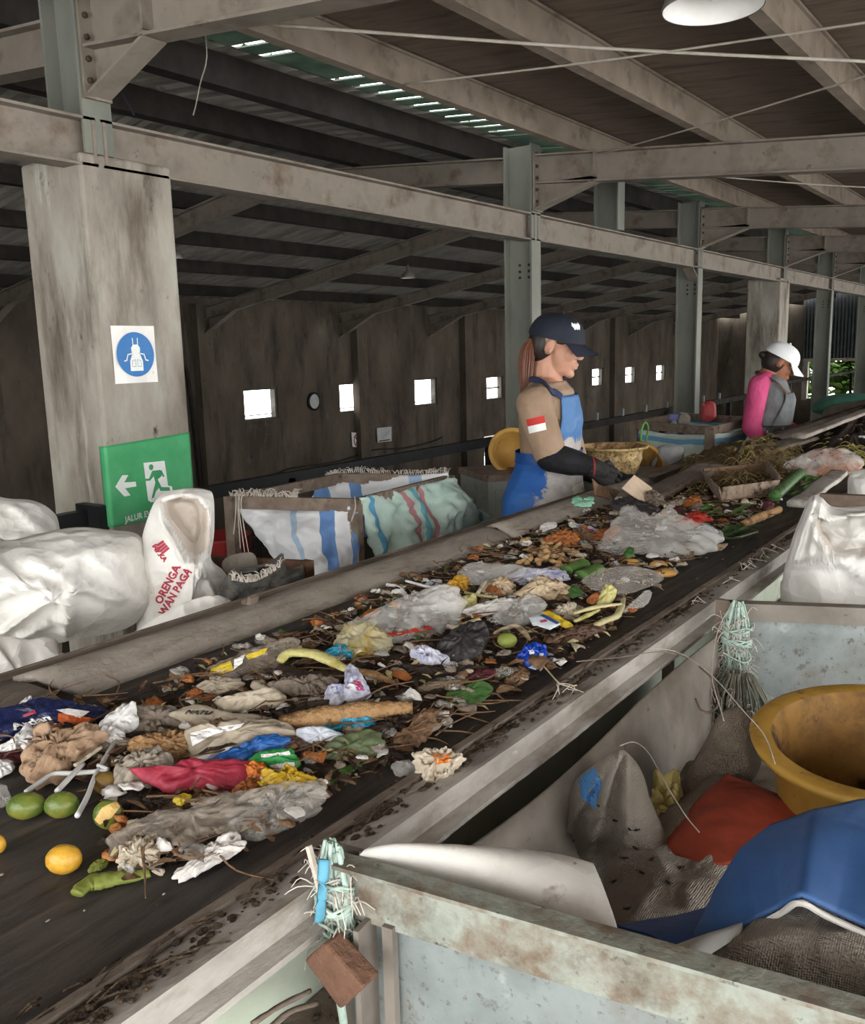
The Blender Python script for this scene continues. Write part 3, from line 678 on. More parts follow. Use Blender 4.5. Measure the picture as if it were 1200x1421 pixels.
# loose dirt on the ledges and the tray
random.seed(3); gs = []
for k in range(1500):
    y = .3+random.random()**1.6*4.2; x = random.choice([-.665, -.645, -.63, -.62])+random.uniform(-.012, .012); r = random.uniform(.0012, .0048)
    if random.random() < .35: x = random.uniform(-.655, -.59); z = .775+r*.4
    else: z = .957+(x+.662)*.16+r*.3
    if random.random() < .12 and z > .9:
        a = random.uniform(0, 6.28); l = random.uniform(.015, .05); gs.append(tube([(x-.01, y, z), (x+.3*l*math.cos(a), y+l*.5, z+.008), (x+.5*l*math.cos(a), y+l, z+.002)], .0012, 4, 4))
    else: gs.append(sphere((x, y, z), (r, r*random.uniform(.7, 1.8), r*.5), 7, 5, None, .5, 140, k))
def dirtf(u, v):
    y = .2+5*v; x = -.664+.052*u; h = max(0, noise.fractal(V3((x*40, y*9, 1)), 1, 2, 3)*.5+.1)*.014*math.sin(pi*min(1, u*1.15+.05)) + max(0, noise.noise(V3((x*160, y*120, 4))))*.003
    return V3((x, y, .9545+(x+.662)*.165+h-.001))
gs.append(grid(dirtf, 14, 900)[:2])
D['dirt'] = mat('brown_dirt', ['#2b221a', '#43372b', '#5a4b3c'], 60, .95, .8, 160, dirt=[('#7d6d5b', .62, .74, 90)])
one('loose_dirt', join(*gs), D['dirt'], 'dark crumbs and dirt caught along the right rail of the conveyor', 'dirt', None, False, 'stuff')
gs = []
for k in range(16):
    y = random.uniform(.55, 2.6); x = -.62; a = random.uniform(-1, 1); l = random.uniform(.02, .06)
    P = [(x, y, .972), (x+l*.3*math.cos(a*3), y+l*.4, .972+random.uniform(0, .015)), (x+.02*a, y+l*.7, .97+random.uniform(0, .015)), (x+l*.4, y+l, .968)]
    gs.append(tube(P, .0007, 4, 8))
one('fibre_strands', join(*gs), D['twine'], 'tangled pale fibre strands lying along the right rail of the conveyor', 'fibre', None, False, 'stuff')
# ------------------------------------------------------------------ signs on the pillar
D['green'] = mat('green_banner', ['#3f9a62', '#4aa36c', '#57aa76'], 5, .45, .15, 20, dirt=[('#5aa47a', .62, .78, 4)])
D['signwhite'] = mat('sign_white', ['#e3e0db', '#ecebe7'], 8, .55, .05, dirt=[('#b0a89c', .64, .78, 20)])
D['signblue'] = mat('sign_blue', ['#2f6fae', '#3a7ab8'], 8, .5, .03)
D['printwhite'] = mat('print_white', ['#dfe5e0', '#e9ede9'], 20, .5, .02)
D['printgreen'] = mat('print_green', ['#3a9060', '#449a6a'], 20, .5, .02)
D['printgrey'] = mat('print_grey', ['#8b98a5', '#9aa5b0'], 20, .5)
XP = -3.0
def pillar_pt(x, y): return PX(x, y, XP)
a, b = pillar_pt(152, 452), pillar_pt(216, 529)
cy, cz = (PX(152, 452, XP).y+PX(211, 451, XP).y+PX(158, 533, XP).y+PX(219, 531, XP).y)/4, (PX(152, 452, XP).z+PX(211, 451, XP).z+PX(158, 533, XP).z+PX(219, 531, XP).z)/4
sw = (PX(211, 451, XP).y-PX(152, 452, XP).y); sh = PX(152, 452, XP).z-PX(158, 533, XP).z
O = V3((XP+.006, cy, cz)); AX, AY = V3((0, 1, 0)), V3((0, 0, 1))
t = thing('apron_sign', 'white square sign with a blue circle and white apron symbol on the concrete pillar', 'sign', O)
mk('panel', join(([O+V3((.001+.004*math.sin(9*u)*abs(v), u*sw/2, v*sh/2)) for v in (-1, -.5, 0, .5, 1) for u in (-1, -.5, 0, .5, 1)], [(j*5+i, j*5+i+1, j*5+i+6, j*5+i+5) for j in range(4) for i in range(4)])), D['signwhite'], t)
solid(bpy.data.objects[[o for o in WL][-1]], .003, -1)
s_ = sh
mk('blue_disc', place2d(disc2d((0, 0), .39*s_, 48), O, AX, AY, .006), D['signblue'], t)
ap = [(-.055, .25), (-.05, .14), (-.085, .1), (-.075, .0), (-.12, -.1), (-.12, -.25), (.12, -.25), (.12, -.1), (.075, 0), (.085, .1), (.05, .14), (.055, .25), (.04, .25), (.035, .15), (-.035, .15), (-.04, .25)]
mk('apron_symbol', join(place2d(poly2d([(x*s_*1.12, y*s_*1.15) for x, y in ap]), O, AX, AY, .0075), place2d(line2d([(-.07*s_, .02*s_), (-.17*s_, 0), (-.2*s_, -.1*s_), (-.25*s_, -.11*s_)], .022*s_), O, AX, AY, .0075), place2d(line2d([(.07*s_, .02*s_), (.17*s_, 0), (.2*s_, -.1*s_), (.25*s_, -.11*s_)], .022*s_), O, AX, AY, .0075)), D['printwhite'], t)
mk('pocket_lines', join(*[place2d(line2d([(x*s_, y*s_) for x, y in L], .009*s_), O, AX, AY, .0085) for L in ([(-.09, -.11), (-.02, -.09), (-.02, -.21), (-.1, -.21), (-.09, -.11)], [(.09, -.11), (.02, -.09), (.02, -.21), (.1, -.21), (.09, -.11)])]), D['printgrey'], t)
# exit banner wraps the pillar corner
zt = PX(155, 618, XP).z; ztl = zt-.004; zb = .86; yl = 2.052; yr = 2.44
def ban(u, v):
    s = u*(.43); z = zt-(zt-zb)*v + .02*(u-.1)*(1-v)
    w = .0025*noise.noise(V3((u*6, v*5, 2)))+.0012*abs(noise.noise(V3((u*9+v*4, v*3-u*5, 7))))
    if s < .03: return (XP-.03+s, 2.036, z)
    return (XP+.005+w, 2.036+(s-.03), z)
g = grid(ban, 43, 26)
t = thing('exit_banner', 'green emergency exit banner with arrow and running figure wrapped round the concrete pillar', 'banner', (XP, 2.2, zb))
o = mk('cloth', g, D['green'], t, True); solid(o, .002, -1)
O = V3((XP+.006, 0, 0))
def bp(px): q = PX(px[0], px[1], XP); return (q.y, q.z)
def bpoly(P, l): return place2d(poly2d([bp(p) for p in P]), O, AX, AY, l)
def zz(p): return (130+p[0]*130/1200., 600+p[1]*150/1385.)
mk('arrow', bpoly([zz(p) for p in ((258, 695), (345, 550), (425, 545), (372, 640), (520, 630), (528, 690), (385, 715), (455, 805), (375, 820))], .003), D['printwhite'], t)
mk('door_symbol', bpoly([zz(p) for p in ((620, 390), (890, 362), (935, 680), (985, 690), (1000, 760), (1010, 860), (720, 895), (680, 870))], .0025), D['printwhite'], t)
fig = [[(730, 490), (830, 480), (850, 560), (800, 600), (850, 700), (950, 700), (960, 745), (835, 750), (800, 670), (755, 830), (720, 850), (770, 640)], [(730, 490), (690, 590), (640, 595), (642, 622), (705, 615), (750, 560)], [(820, 480), (850, 485), (888, 560), (870, 572), (830, 520)]]
hc = bp(zz((716, 445))); hr = abs(bp(zz((745, 445)))[0]-hc[0])
mk('running_figure', join(*([bpoly([zz(p) for p in f], .0036) for f in fig]+[place2d(disc2d(hc, hr, 24, hr*1.1), O, AX, AY, .0036)])), D['printgreen'], t)
p0 = bp((181, 721)); p1 = bp((205, 716)); tg = text2d('JALUR EVAKUASI', .030, .0006); w_ = max(v.x for v in tg[0])-min(v.x for v in tg[0]); x0 = min(v.x for v in tg[0])
tg = ([V3(((v.x-x0)*.222/w_+bp((171, 722))[0], v.y*1.1+p0[1]+.004+.06*(v.x-x0), 0)) for v in tg[0]], tg[1])
mk('lettering', place2d(tg, O, AX, AY, .003), D['printwhite'], t)
# small signs and the round dial on the hall wall
D['red'] = mat('dark_red', ['#7d2423', '#94302c'], 9, .55); D['signred'] = mat('sign_red', ['#8e3a33', '#9a463c'], 9, .6)
XW = -9.98
def wallquad(P, l=.0): return [V3((XW+l, PX(x, y, XW).y, PX(x, y, XW).z)) for x, y in P]
def slab(P, t): return join((P+[p-V3((t, 0, 0)) for p in P], [(0, 1, 2, 3), (7, 6, 5, 4), (0, 4, 5, 1), (1, 5, 6, 2), (2, 6, 7, 3), (3, 7, 4, 0)]))
q = wallquad([(487, 600), (500, 601), (501, 621), (488, 620)], .02); c = sum(q, V3())/4
t = thing('prohibition_sign', 'small worn sign with a red ring on the concrete hall wall below the windows', 'sign', c)
mk('panel', slab(q, .015), D['signwhite'], t); r = .11
ring = join(*[([c+V3((.004, rr*math.cos(a)*.85, rr*math.sin(a))) for a in (2*pi*k/32, 2*pi*(k+1)/32) for rr in (r, r*.76)], [(0, 1, 3, 2)]) for k in range(32)])
mk('red_ring', ring, D['signred'], t); mk('walker_symbol', join(place2d(line2d([(-.05, .06), (.05, -.06)], .02), c, AX, AY, .004), place2d(line2d([(0, .05), (.0, -.01), (-.03, -.06)], .02), c, AX, AY, .0045), place2d(line2d([(0, 0), (.03, -.06)], .02), c, AX, AY, .0045)), D['black'], t)
q = wallquad([(522, 594), (542, 592), (542, 612), (523, 614)], .02); c = sum(q, V3())/4
t = thing('notice_board', 'pale rectangular notice with a diagonal line on the hall wall', 'sign', c)
D['notice'] = mat('notice_grey', ['#a8aaa8', '#b9bab7'], 9, .6); mk('panel', slab(q, .015), D['notice'], t); mk('line', bar(q[3]+V3((.003, .1, .05)), q[1]+V3((.003, -.05, -.06)), .004, .02), D['printgrey'], t); mk('strip', bar(q[3]+V3((.003, .03, .02)), q[2]+V3((.003, -.05, .03)), .004, .02), D['black'], t)
c = PX(435, 557, XW); t = thing('wall_dial', 'round pale dial in a dark ring between two wall windows', 'clock', c)
mk('ring', lathe([(.115, 0), (.145, 0), (.145, .03), (.115, .03)], c, 32, RX, cap=False), D['black'], t, True); mk('face', lathe([(0, .012), (.118, .012), (.118, .0), (0, 0)], c, 32, RX, cap=False), D['notice'], t)
# conduit along the wall
P = [PX(x, y, XW+.03) for x, y in ((372, 668), (400, 651), (470, 640), (520, 624), (560, 622), (600, 613), (614, 607))]
one('wall_cable', tube(P, .012, 6, 40), D['black'], 'dark cable drooping along the hall wall under the small signs', 'cable', None, True)
P = [PX(x, y, XW+.04) for x, y in ((208, 430), (222, 470), (235, 488), (255, 505), (263, 540), (275, 640), (280, 700))]
one('drain_pipe', tube(P, .03, 8, 40), D['steeldark'], 'dark bent drain pipe on the hall wall right of the concrete pillar', 'pipe', None, True)
# ------------------------------------------------------------------ sacks at the left
def sack(name, px, P0, thick, label, seed, mat_=None, mouth=None, mdepth=.1, amp=.12, freq=7, creases=(), cat='sack', group=None, rings=20, n=110, parts=None, back=.9, soft=14, lip=.2, power=2.6):
    L, n_ = facing(px, P0); g = pillow(L, n_, thick, back, rings, n, amp, freq, seed, 1, .012, power)
    if creases: g = crease(g, creases, n_)
    fl = None
    if mouth: g, fl = dent(g, mouth, n_, mdepth, soft, lip)
    o = mk(name, g, [mat_ or D['sack'], D['cream']], None, True)
    if fl: setmat(o, fl)
    tag(o, label, cat, group); return o, g, n_
P0 = PX(120, 800, -2.0)
sack('woven_sack', [(-120, 705), (-40, 684), (12, 691), (45, 695), (70, 708), (82, 730), (86, 800), (70, 1200), (-60, 1240), (-130, 900)], PX(30, 730, -2.55), .16, 'white woven sack slumped at the left edge behind the big white sack', 11, creases=[((20, 700), (75, 745), .03, 14), ((0, 740), (60, 752), .03, 10)])
sack('woven_sack', [(-60, 893), (0, 882), (40, 888), (62, 884), (80, 890), (76, 905), (140, 900), (330, 850), (330, 1300), (120, 1420), (-90, 1420)], PX(100, 940, -1.72), .05, 'dirty flattened sack bottom layer just behind the conveyor ledge', 13, D['sack'], amp=.3, freq=9)
o, g, n_ = sack('woven_sack', [(-140, 770), (-60, 735), (0, 752), (55, 742), (110, 733), (160, 737), (192, 742), (208, 768), (219, 812), (215, 835), (180, 866), (120, 880), (60, 889), (0, 884), (-60, 890), (-140, 870)], P0, .17, 'large crumpled white woven sack lying left of the open printed sack', 17, amp=.1, freq=6,
    creases=[((0, 745), (100, 800), .035, 24), ((105, 800), (95, 862), .06, 20), ((105, 802), (160, 825), .04, 18), ((0, 800), (60, 805), .03, 14), ((10, 870), (65, 830), .04, 12), ((30, 880), (90, 852), .035, 10), ((60, 770), (150, 760), .02, 20), ((140, 780), (200, 830), .02, 18), ((-20, 830), (40, 812), .03, 12), ((60, 805), (92, 838), .03, 12)])
P0 = PX(260, 790, -1.85)
mouthp = [(223, 694), (250, 686), (276, 690), (290, 706), (294, 740), (290, 768), (270, 782), (254, 770), (238, 742), (225, 718)]
out = [(196, 755), (206, 715), (220, 688), (250, 679), (285, 680), (296, 690), (297, 735), (293, 775), (312, 795), (327, 824), (322, 860), (330, 1250), (190, 1300), (190, 860), (196, 800)]
o, g, n_ = sack('woven_sack', out, P0, .12, 'open white printed sack with its mouth gaping toward the camera', 21, mouth=mouthp, mdepth=.1, amp=.16, freq=10, n=170, rings=34, soft=22, lip=.14,
    creases=[((268, 782), (266, 826), .02, 9), ((275, 800), (262, 835), .03, 10), ((285, 795), (300, 830), .03, 12), ((240, 740), (255, 770), .03, 10), ((272, 792), (300, 794), .03, 8)])
D['redprint'] = mat('red_print', ['#9c3040', '#a93f4d'], 40, .7)
def on_sack(s, size, px, ang, g, n_, P0, bold=.001):
    c = facing([px], P0)[0][0]; up = V3((0, 0, 1)); ax0 = up.cross(n_).normalized(); ax = ax0*math.cos(ang)+up*math.sin(ang); ay = up*math.cos(ang)-ax0*math.sin(ang)
    tg = finer(text2d(s, size, bold), .012); return drape(([c+ax*v.x+ay*v.y+n_*.3 for v in tg[0]], tg[1]), g, n_, .0015, .6)
for q_ in (('ORENGA', .026, (233, 797), 1.05), ('WAN PAGA', .025, (243, 806), 1.0)): mk('lettering', on_sack(*q_, g, n_, P0), D['redprint'], o)
mk('small_print', join(on_sack('MKKA', .016, (222, 757), -.95, g, n_, P0), on_sack('IIII', .026, (226, 749), -.95, g, n_, P0, .0015)), D['redprint'], o)
# red bucket glimpsed behind
c = PX(308, 790, -2.6); c.z = .62
t = thing('red_bucket', 'dark red bucket with white marks half hidden behind the printed sack', 'bucket', c)
c0 = V3((c.x, c.y, 0)); zt_ = PX(308, 742, c.x).z
mk('body', lathe([(0, 0), (.09, 0), (.115, zt_-.01), (.12, zt_), (.108, zt_), (.09, .03), (0, .03)], c0, 28, cap=False), D['red'], t, True)
mk('mark', drape(finer(([v for v in place2d(text2d('IFIN', .05, .002), c0+V3((.1, -.1, zt_-.09)), V3((.72, .69, 0)), V3((0, 0, 1)), .1)[0]], text2d('IFIN', .05, .002)[1]), .02), lathe([(0, 0), (.09, 0), (.115, zt_-.01)], c0, 28, cap=False), V3((.69, -.72, 0)), .002, .6), D['printwhite'], t)
# striped framed bin
A, B, Cc = PZ(320, 689, 1.0), PZ(492, 693, 1.0), PZ(622, 660, 1.0); Dd = A+(Cc-B)
D['stripe'] = mat('blue_striped_sack', ['#d6d8da', '#e2e4e5'], 6, .6, .15, 30, weave=(150, .15), stripes=[(.63, .77, '#3f78b8'), (.90, 1.0, '#4a80bc'), (.35, .40, '#9cb6d0')], dirt=[('#a39a8c', .6, .76, 6), ('#7a6f60', .7, .78, 14)])
D['stripe2'] = mat('blue_striped_sack_back', ['#d3d6d8', '#dfe1e2'], 6, .6, .15, 30, weave=(150, .15), stripes=[(.10, .26, '#4a7fbd'), (.42, .5, '#4a7fbd'), (.78, .84, '#8eaccb')], dirt=[('#a39a8c', .6, .76, 6)])
D['mintsack'] = mat('mint_sack', ['#a9c4b8', '#b9d0c5', '#c3d8ce'], 6, .6, .15, 30, weave=(150, .15), stripes=[(.36, .40, '#b5727a'), (.43, .46, '#5fa5b4'), (.49, .525, '#b5727a'), (.08, .13, '#4a9ac4'), (.90, .94, '#4a9ac4')], dirt=[('#8e9788', .6, .76, 7)])
t = thing('framed_bin', 'steel-angle bin frame lined with a blue-striped white sack, beside the printed sack', 'bin', V3((A.x, A.y, 0)))
def stick(p, q, w=.035, m=None, h=None): return bar(p, q, w, h or w)
zdn = lambda p: V3((p.x, p.y, 0))
for p in (A, B, Cc, Dd): mk('post', bar(zdn(p), p, .045, .03), D['rust'], t)
for p, q in ((A, B), (B, Cc), (Cc, Dd), (Dd, A)): mk('top_rail', bar(p-V3((0, 0, .02)), q-V3((0, 0, .02)), .02, .045), D['rust'], t)
mk('base', join(bar(zdn(A)+V3((0, 0, .2)), zdn(B)+V3((0, 0, .2)), .03, .03), bar(zdn(B)+V3((0, 0, .2)), zdn(Cc)+V3((0, 0, .2)), .03, .03), bar(zdn(Cc)+V3((0, 0, .2)), zdn(Dd)+V3((0, 0, .2)), .03, .03)), D['rust'], t)
nf = V3((B.y-A.y, A.x-B.x, 0)).normalized(); nf = nf if nf.dot(CAM-A) > 0 else -nf
pl = lambda x, y, d=.0: VPL(x, y, A+nf*d, B+nf*d)
g = cloth([pl(330, 702, -.02), pl(400, 706, -.05), pl(450, 703, -.03), pl(497, 700, .01)], [pl(402, 800, .0), pl(430, 806, .05), pl(470, 812, .05), pl(497, 806, .02)], 48, 40, .05, .012, 12, 4, nf, [pl(362, 748), pl(415, 752, .04), pl(458, 752, .03), pl(498, 750, .01)])
o = one('striped_sack', g, D['stripe'], 'white sack with broad blue stripes hanging inside the front of the framed bin', 'sack', None, True); solid(o, .004)
mk('loose_threads', join(fringe([A+V3((0, 0, .0)), A+(B-A)*.3, A+(B-A)*.55], 110, .05, .0022, 4), *[tube([A+(B-A)*s+V3((0, 0, .01))+nf*.02, A+(B-A)*(s+.01)+nf*.04+V3((0, 0, -.05)), A+(B-A)*(s-.02+.03*k)+nf*.04+V3((0, 0, -.13-.05*k))], .0022, 4, 8) for k, s in enumerate((.07, .09, .1, .12))]), D['twine'], o)
nb = nf; pb = lambda x, y, d=0: VPL(x, y, Dd+nf*d, Cc+nf*d)
g = cloth([pb(425, 700, .05), pb(452, 662, .0), pb(500, 655, -.04), pb(560, 660, .0), pb(622, 656, .02)], [pb(425, 745, .06), pb(470, 745, .1), pb(520, 745, .12), pb(570, 745, .1), pb(640, 745, .05)], 48, 26, .03, .014, 12, 9, nb)
o = one('striped_sack', g, D['stripe2'], 'blue-striped white sack with frayed top hung over the back of the framed bin', 'sack', None, True); solid(o, .004)
mk('frayed_edge', fringe([pb(452, 661), pb(500, 654, -.04), pb(560, 659), pb(622, 655, .02)], 170, .035, .0022, 8), D['twine'], o)
ns = V3((Cc.y-B.y, B.x-Cc.x, 0)).normalized(); ns = ns if ns.x > 0 else -ns
ps = lambda x, y, d=.03: VPL(x, y, B+ns*d, Cc+ns*d)
g = cloth([ps(499, 690, .02), ps(530, 683, .0), ps(575, 675, .0), ps(622, 663, .03), ps(628, 668, .02)], [ps(520, 778, .02), ps(560, 775, .08), ps(600, 765, .1), ps(640, 742, .08), ps(676, 716, .04)], 50, 40, .05, .016, 11, 14, ns, [ps(508, 735, .02), ps(540, 725, .0), ps(585, 715, .02), ps(630, 700, .07), ps(652, 692, .04)])
o = one('mint_sack', g, D['mintsack'], 'pale mint sack with red and blue stripes draped over the framed bin side', 'sack', None, True); solid(o, .004)
mk('tie_string', tube([B+V3((0, 0, .01)), ps(493, 705, .05), ps(486, 730, .05), ps(490, 752, .04)], .0025, 5, 14), D['twine'], o, True)
# crate and net bag in front of the framed bin
q = PX(370, 800, -1.72)
t = thing('broken_crate', 'low brown wooden crate with a white rag on its rim, before the framed bin', 'crate', (q.x, q.y, 0))
f_ = lambda x, y, X=-1.72: PX(x, y, X)
a_, b_ = f_(296, 772, -1.95), f_(424, 778, -1.62)
mk('back_board', bar(a_-V3((0, 0, .03)), b_-V3((0, 0, .03)), .018, .06), D['brick'], t)
mk('post', join(bar(V3((a_.x, a_.y, 0)), a_, .03, .03), bar(V3((b_.x, b_.y, 0)), b_, .03, .03)), D['brick'], t)
mk('end_board', bar(b_-V3((0, 0, .05)), b_+V3((-.02, -.16, -.07)), .015, .09), D['rust'], t)
o = one('white_rag', pillow(facing([(312, 775), (330, 768), (352, 768), (357, 790), (340, 798), (318, 798), (308, 786)], f_(335, 785, -1.78))[0], (.5, -.85, .2), .015, .6, 8, 40, .4, 30, 3), D['burlap2'], 'stained white rag folded over the brown crate rim', 'rag', None, True)
D['dknet'] = mat('dark_net', ['#3d3c3c', '#56544f', '#625d57'], 30, .9, .6, 120)
L, n_ = facing([(320, 792), (345, 787), (375, 780), (392, 768), (398, 790), (420, 790), (422, 812), (400, 830), (360, 850), (318, 850), (300, 830)], f_(360, 812, -1.64))
g = pillow(L, n_, .05, .8, 14, 90, .3, 16, 33)
g, fl = dent(g, [(322, 797), (350, 792), (384, 778), (385, 790), (352, 802), (330, 806)], n_, .06, 5, .3)
o = one('net_bag', g, D['dknet'], 'dark net bag with frayed rim slung in the brown crate', 'bag', None, True)
mk('frayed_rim', fringe(facing([(322, 803), (345, 806), (365, 800), (388, 785)], f_(360, 812, -1.58))[0], 90, .03, .0016, 12), D['twine'], o)
# pale sack and grey cabinet by the woman
sack('woven_sack', [(652, 690), (662, 680), (676, 678), (690, 690), (692, 900), (650, 900)], PX(670, 700, -2.5), .1, 'pale bluish-white sack squeezed between the mint sack and grey cabinet', 41, amp=.25, freq=12)
D['cab'] = mat('grey_cabinet_paint', ['#838882', '#969a93'], 6, .65, .1, 40, dirt=[('#5f564a', .55, .74, 6)])
ca, cb2 = PZ(677, 660, .93), PZ(742, 655, .93); back = PZ(700, 642, .93)
t = thing('grey_cabinet', 'small grey metal cabinet standing behind the woman in the black cap', 'cabinet', (ca.x, ca.y, 0))
e1 = (cb2-ca); e2 = V3((-e1.y, e1.x, 0)).normalized()*.34
bx = lambda p, e, f, z0, z1: ([V3((q.x, q.y, z)) for z in (z0, z1) for q in (p, p+e, p+e+f, p+f)], list(BF))
mk('top', bx(ca-e1*.03-e2*.03, e1*1.06, e2*1.06, .9, .93), D['rust'], t); mk('body', bx(ca, e1, e2, 0, .9), D['cab'], t)
mk('door', bx(ca+e1*.14-e2.normalized()*.008, e1*.72, e2.normalized()*.01, .1, .86), D['cab'], t)
def tub(name, label, rimc, rr, rb, h, m, mi, tilt=None, seg=48, group=None, ribs=True):
    M = tilt or Matrix.Identity(3); c = V3(rimc)-M @ V3((0, 0, h))
    t = thing(name, label, 'tub', c, group)
    P = [(0, 0), (rb, 0), (rb+(rr-rb)*.3, h*.3)]+([(rb+(rr-rb)*.62+.004, h*.62), (rb+(rr-rb)*.66+.004, h*.66), (rb+(rr-rb)*.7, h*.7)] if ribs else [])+[(rr-.01*rr/.15, h*.9), (rr+.012*rr/.15, h*.93), (rr+.016*rr/.15, h*.985), (rr+.008*rr/.15, h), (rr-.012*rr/.15, h*.99)]
    mk('shell', lathe(P, c, seg, M, cap=False), m, t, True)
    mk('inside', lathe([(rr-.012*rr/.15, h*.99), (rr-.02*rr/.15, h*.9), (rb*.96, .012), (0, .012)], c, seg, M, cap=False), mi, t, True)
    return t
D['tan'] = mat('tan_tub_plastic', ['#a9823f', '#b98f49'], 9, .6, .15, 50, dirt=[('#6d4f27', .55, .72, 12)])
D['beigein'] = mat('beige_tub_inside', ['#a8895c', '#b8996a'], 12, .65, .2, 60, dirt=[('#6f5536', .47, .6, 20), ('#4d3a24', .54, .64, 50)])
q = PX(711, 626, -2.2)
dv = V3((.55, -.78, .28)).normalized(); M = V3((0, 0, 1)).rotation_difference(dv).to_matrix()
tub('yellow_basin', 'tan plastic basin tipped on its side on the grey cabinet', q, .105, .07, .1, D['tan'], D['tan'], M)
q = PX(848, 618, -1.62); zr = q.z
hb = zr-PX(845, 668, -1.62).z
tub('beige_tub', 'mud-speckled beige plastic tub standing behind the gloved hand', q, .142, .098, hb, D['beige'], D['beigein'])
zt_ = zr-hb
t = thing('tub_stand', 'grey box supporting the speckled beige tub beside the conveyor', 'stand', (q.x, q.y, 0)); mk('body', box((q.x-.15, q.y-.1, 0), (q.x+.13, q.y+.6, zt_-.002)), D['cab'], t)
q = PX(893, 640, -1.66); M = V3((0, 0, 1)).rotation_difference(V3((.6, -.5, .62)).normalized()).to_matrix()
tub('yellow_basin', 'ochre plastic basin peeping out right of the beige tub', q, .1, .07, .09, D['tan'], D['yellowin'], M)
# mint framed bin
K1, K2, K3 = PZ(880, 585, 1.0), PZ(985, 593, 1.0), PZ(1045, 580, 1.0); K4 = K1+(K3-K2)
t = thing('framed_bin', 'brown-framed bin with mint and blue striped lining, left of the woman in the white cap', 'bin', V3((K2.x, K2.y, 0)))
for p in (K1, K2, K3, K4): mk('post', bar(zdn(p), p, .05, .035), D['rust'], t)
for p, q in ((K1, K2), (K2, K3), (K3, K4), (K4, K1)): mk('top_rail', bar(p-V3((0, 0, .02)), q-V3((0, 0, .02)), .025, .05), D['rust'], t)
D['mintstripe'] = mat('mint_lining', ['#b9c9bf', '#cbd8cf', '#d5ded6'], 6, .6, .15, 30, weave=(120, .12), stripes=[(.08, .17, '#5f9fc6', 1)], dirt=[('#98a097', .6, .76, 8)])
for nm_, p, q, sd_ in (('front_lining', K1, K2, 1), ('side_lining', K2, K3, 2)):
    n2 = V3((q.y-p.y, p.x-q.x, 0)).normalized(); dz_ = V3((0, 0, -.045))
    dn = V3((0, 0, -.42)); pp, qq = p+(q-p)*.06, p+(q-p)*.94
    o = mk(nm_, cloth([pp+dz_, p.lerp(q, .5)+dz_*1.4, qq+dz_], [pp+dn, p.lerp(q, .5)+dn, qq+dn], 24, 16, -.03, .01, 10, sd_, n2), D['mintstripe'], t, True); solid(o, .004)
mk('lower_panel', join(bx(K1-V3((0, 0, 1)), (K2-K1), V3((0, -.01, 0)), 0, .6), bx(K2-V3((0, 0, 1)), K3-K2, V3((.01, 0, 0)), 0, .6)), D['galvdirty'], t)
mk('back_lining', cloth([K4+V3((0, 0, .01)), K4.lerp(K3, .5), K3+V3((0, 0, .01))], [K4+V3((0, 0, -.4)), K4.lerp(K3, .5)+V3((0, 0, -.4)), K3+V3((0, 0, -.4))], 20, 10, .03, .01, 10, 5), D['mintstripe'], t, True)
D['violet'] = mat('violet_cap', ['#6f74b4', '#8186c4'], 9, .4); D['pet'] = film('clear_bottle', '#d8dfe4', .3, .6, 10, .1)
q = PX(935, 585, -2.2); t = thing('plastic_bottle', 'clear bottle with a violet cap poking out of the mint framed bin', 'bottle', q-V3((0, 0, .14)))
b0 = q-V3((0, 0, .14)); mk('body', lathe([(0, 0), (.035, 0), (.037, .02), (.037, .1), (.016, .14), (.015, .16)], b0, 20, cap=False), D['pet'], t, True); mk('cap', lathe([(0, .19), (.03, .185), (.032, .15), (0, .15)], b0, 20, cap=False), D['violet'], t, True)
D['coral'] = mat('coral_plastic', ['#b8484a', '#c7585a'], 9, .5)
L, n_ = facing([(973, 562), (982, 557), (992, 560), (992, 582), (974, 584)], PX(983, 572, -2.1)); one('red_plastic_bag', pillow(L, n_, .04, 1, 9, 40, .3, 20, 5), D['coral'], 'crumpled coral-red bag standing in the mint framed bin', 'bag', None, True)
L, n_ = facing([(941, 578), (950, 573), (958, 580), (952, 592), (942, 592)], PX(950, 583, -2.1)); one('paper_scrap', pillow(L, n_, .02, 1, 7, 32, .5, 30, 8), D['burlap2'], 'pale paper scrap on the rim of the mint framed bin', 'scrap', None, True)
q = PX(893, 590, -2.0); one('green_rope', tube([PX(889, 612, -2.), PX(890, 596, -2.), PX(895, 586, -2.), PX(899, 594, -2.), PX(896, 612, -2.)], .006, 6, 18), mat('green_cord', ['#5b9a4a', '#69a856'], 9, .6), 'bright green rope loop at the left corner of the mint framed bin', 'rope', None, True)
L, n_ = facing([(902, 650), (908, 625), (925, 617), (948, 622), (945, 648), (930, 664), (905, 664)], PX(925, 640, -1.6)); one('grey_bag', pillow(L, n_, .06, .8, 12, 60, .2, 10, 6), mat('grey_bag_cloth', ['#8b8b8c', '#a3a3a2'], 6, .8, .3, dirt=[('#6d655c', .55, .74, 8)]), 'dusty grey bag leaning below the mint framed bin', 'bag', None, True)
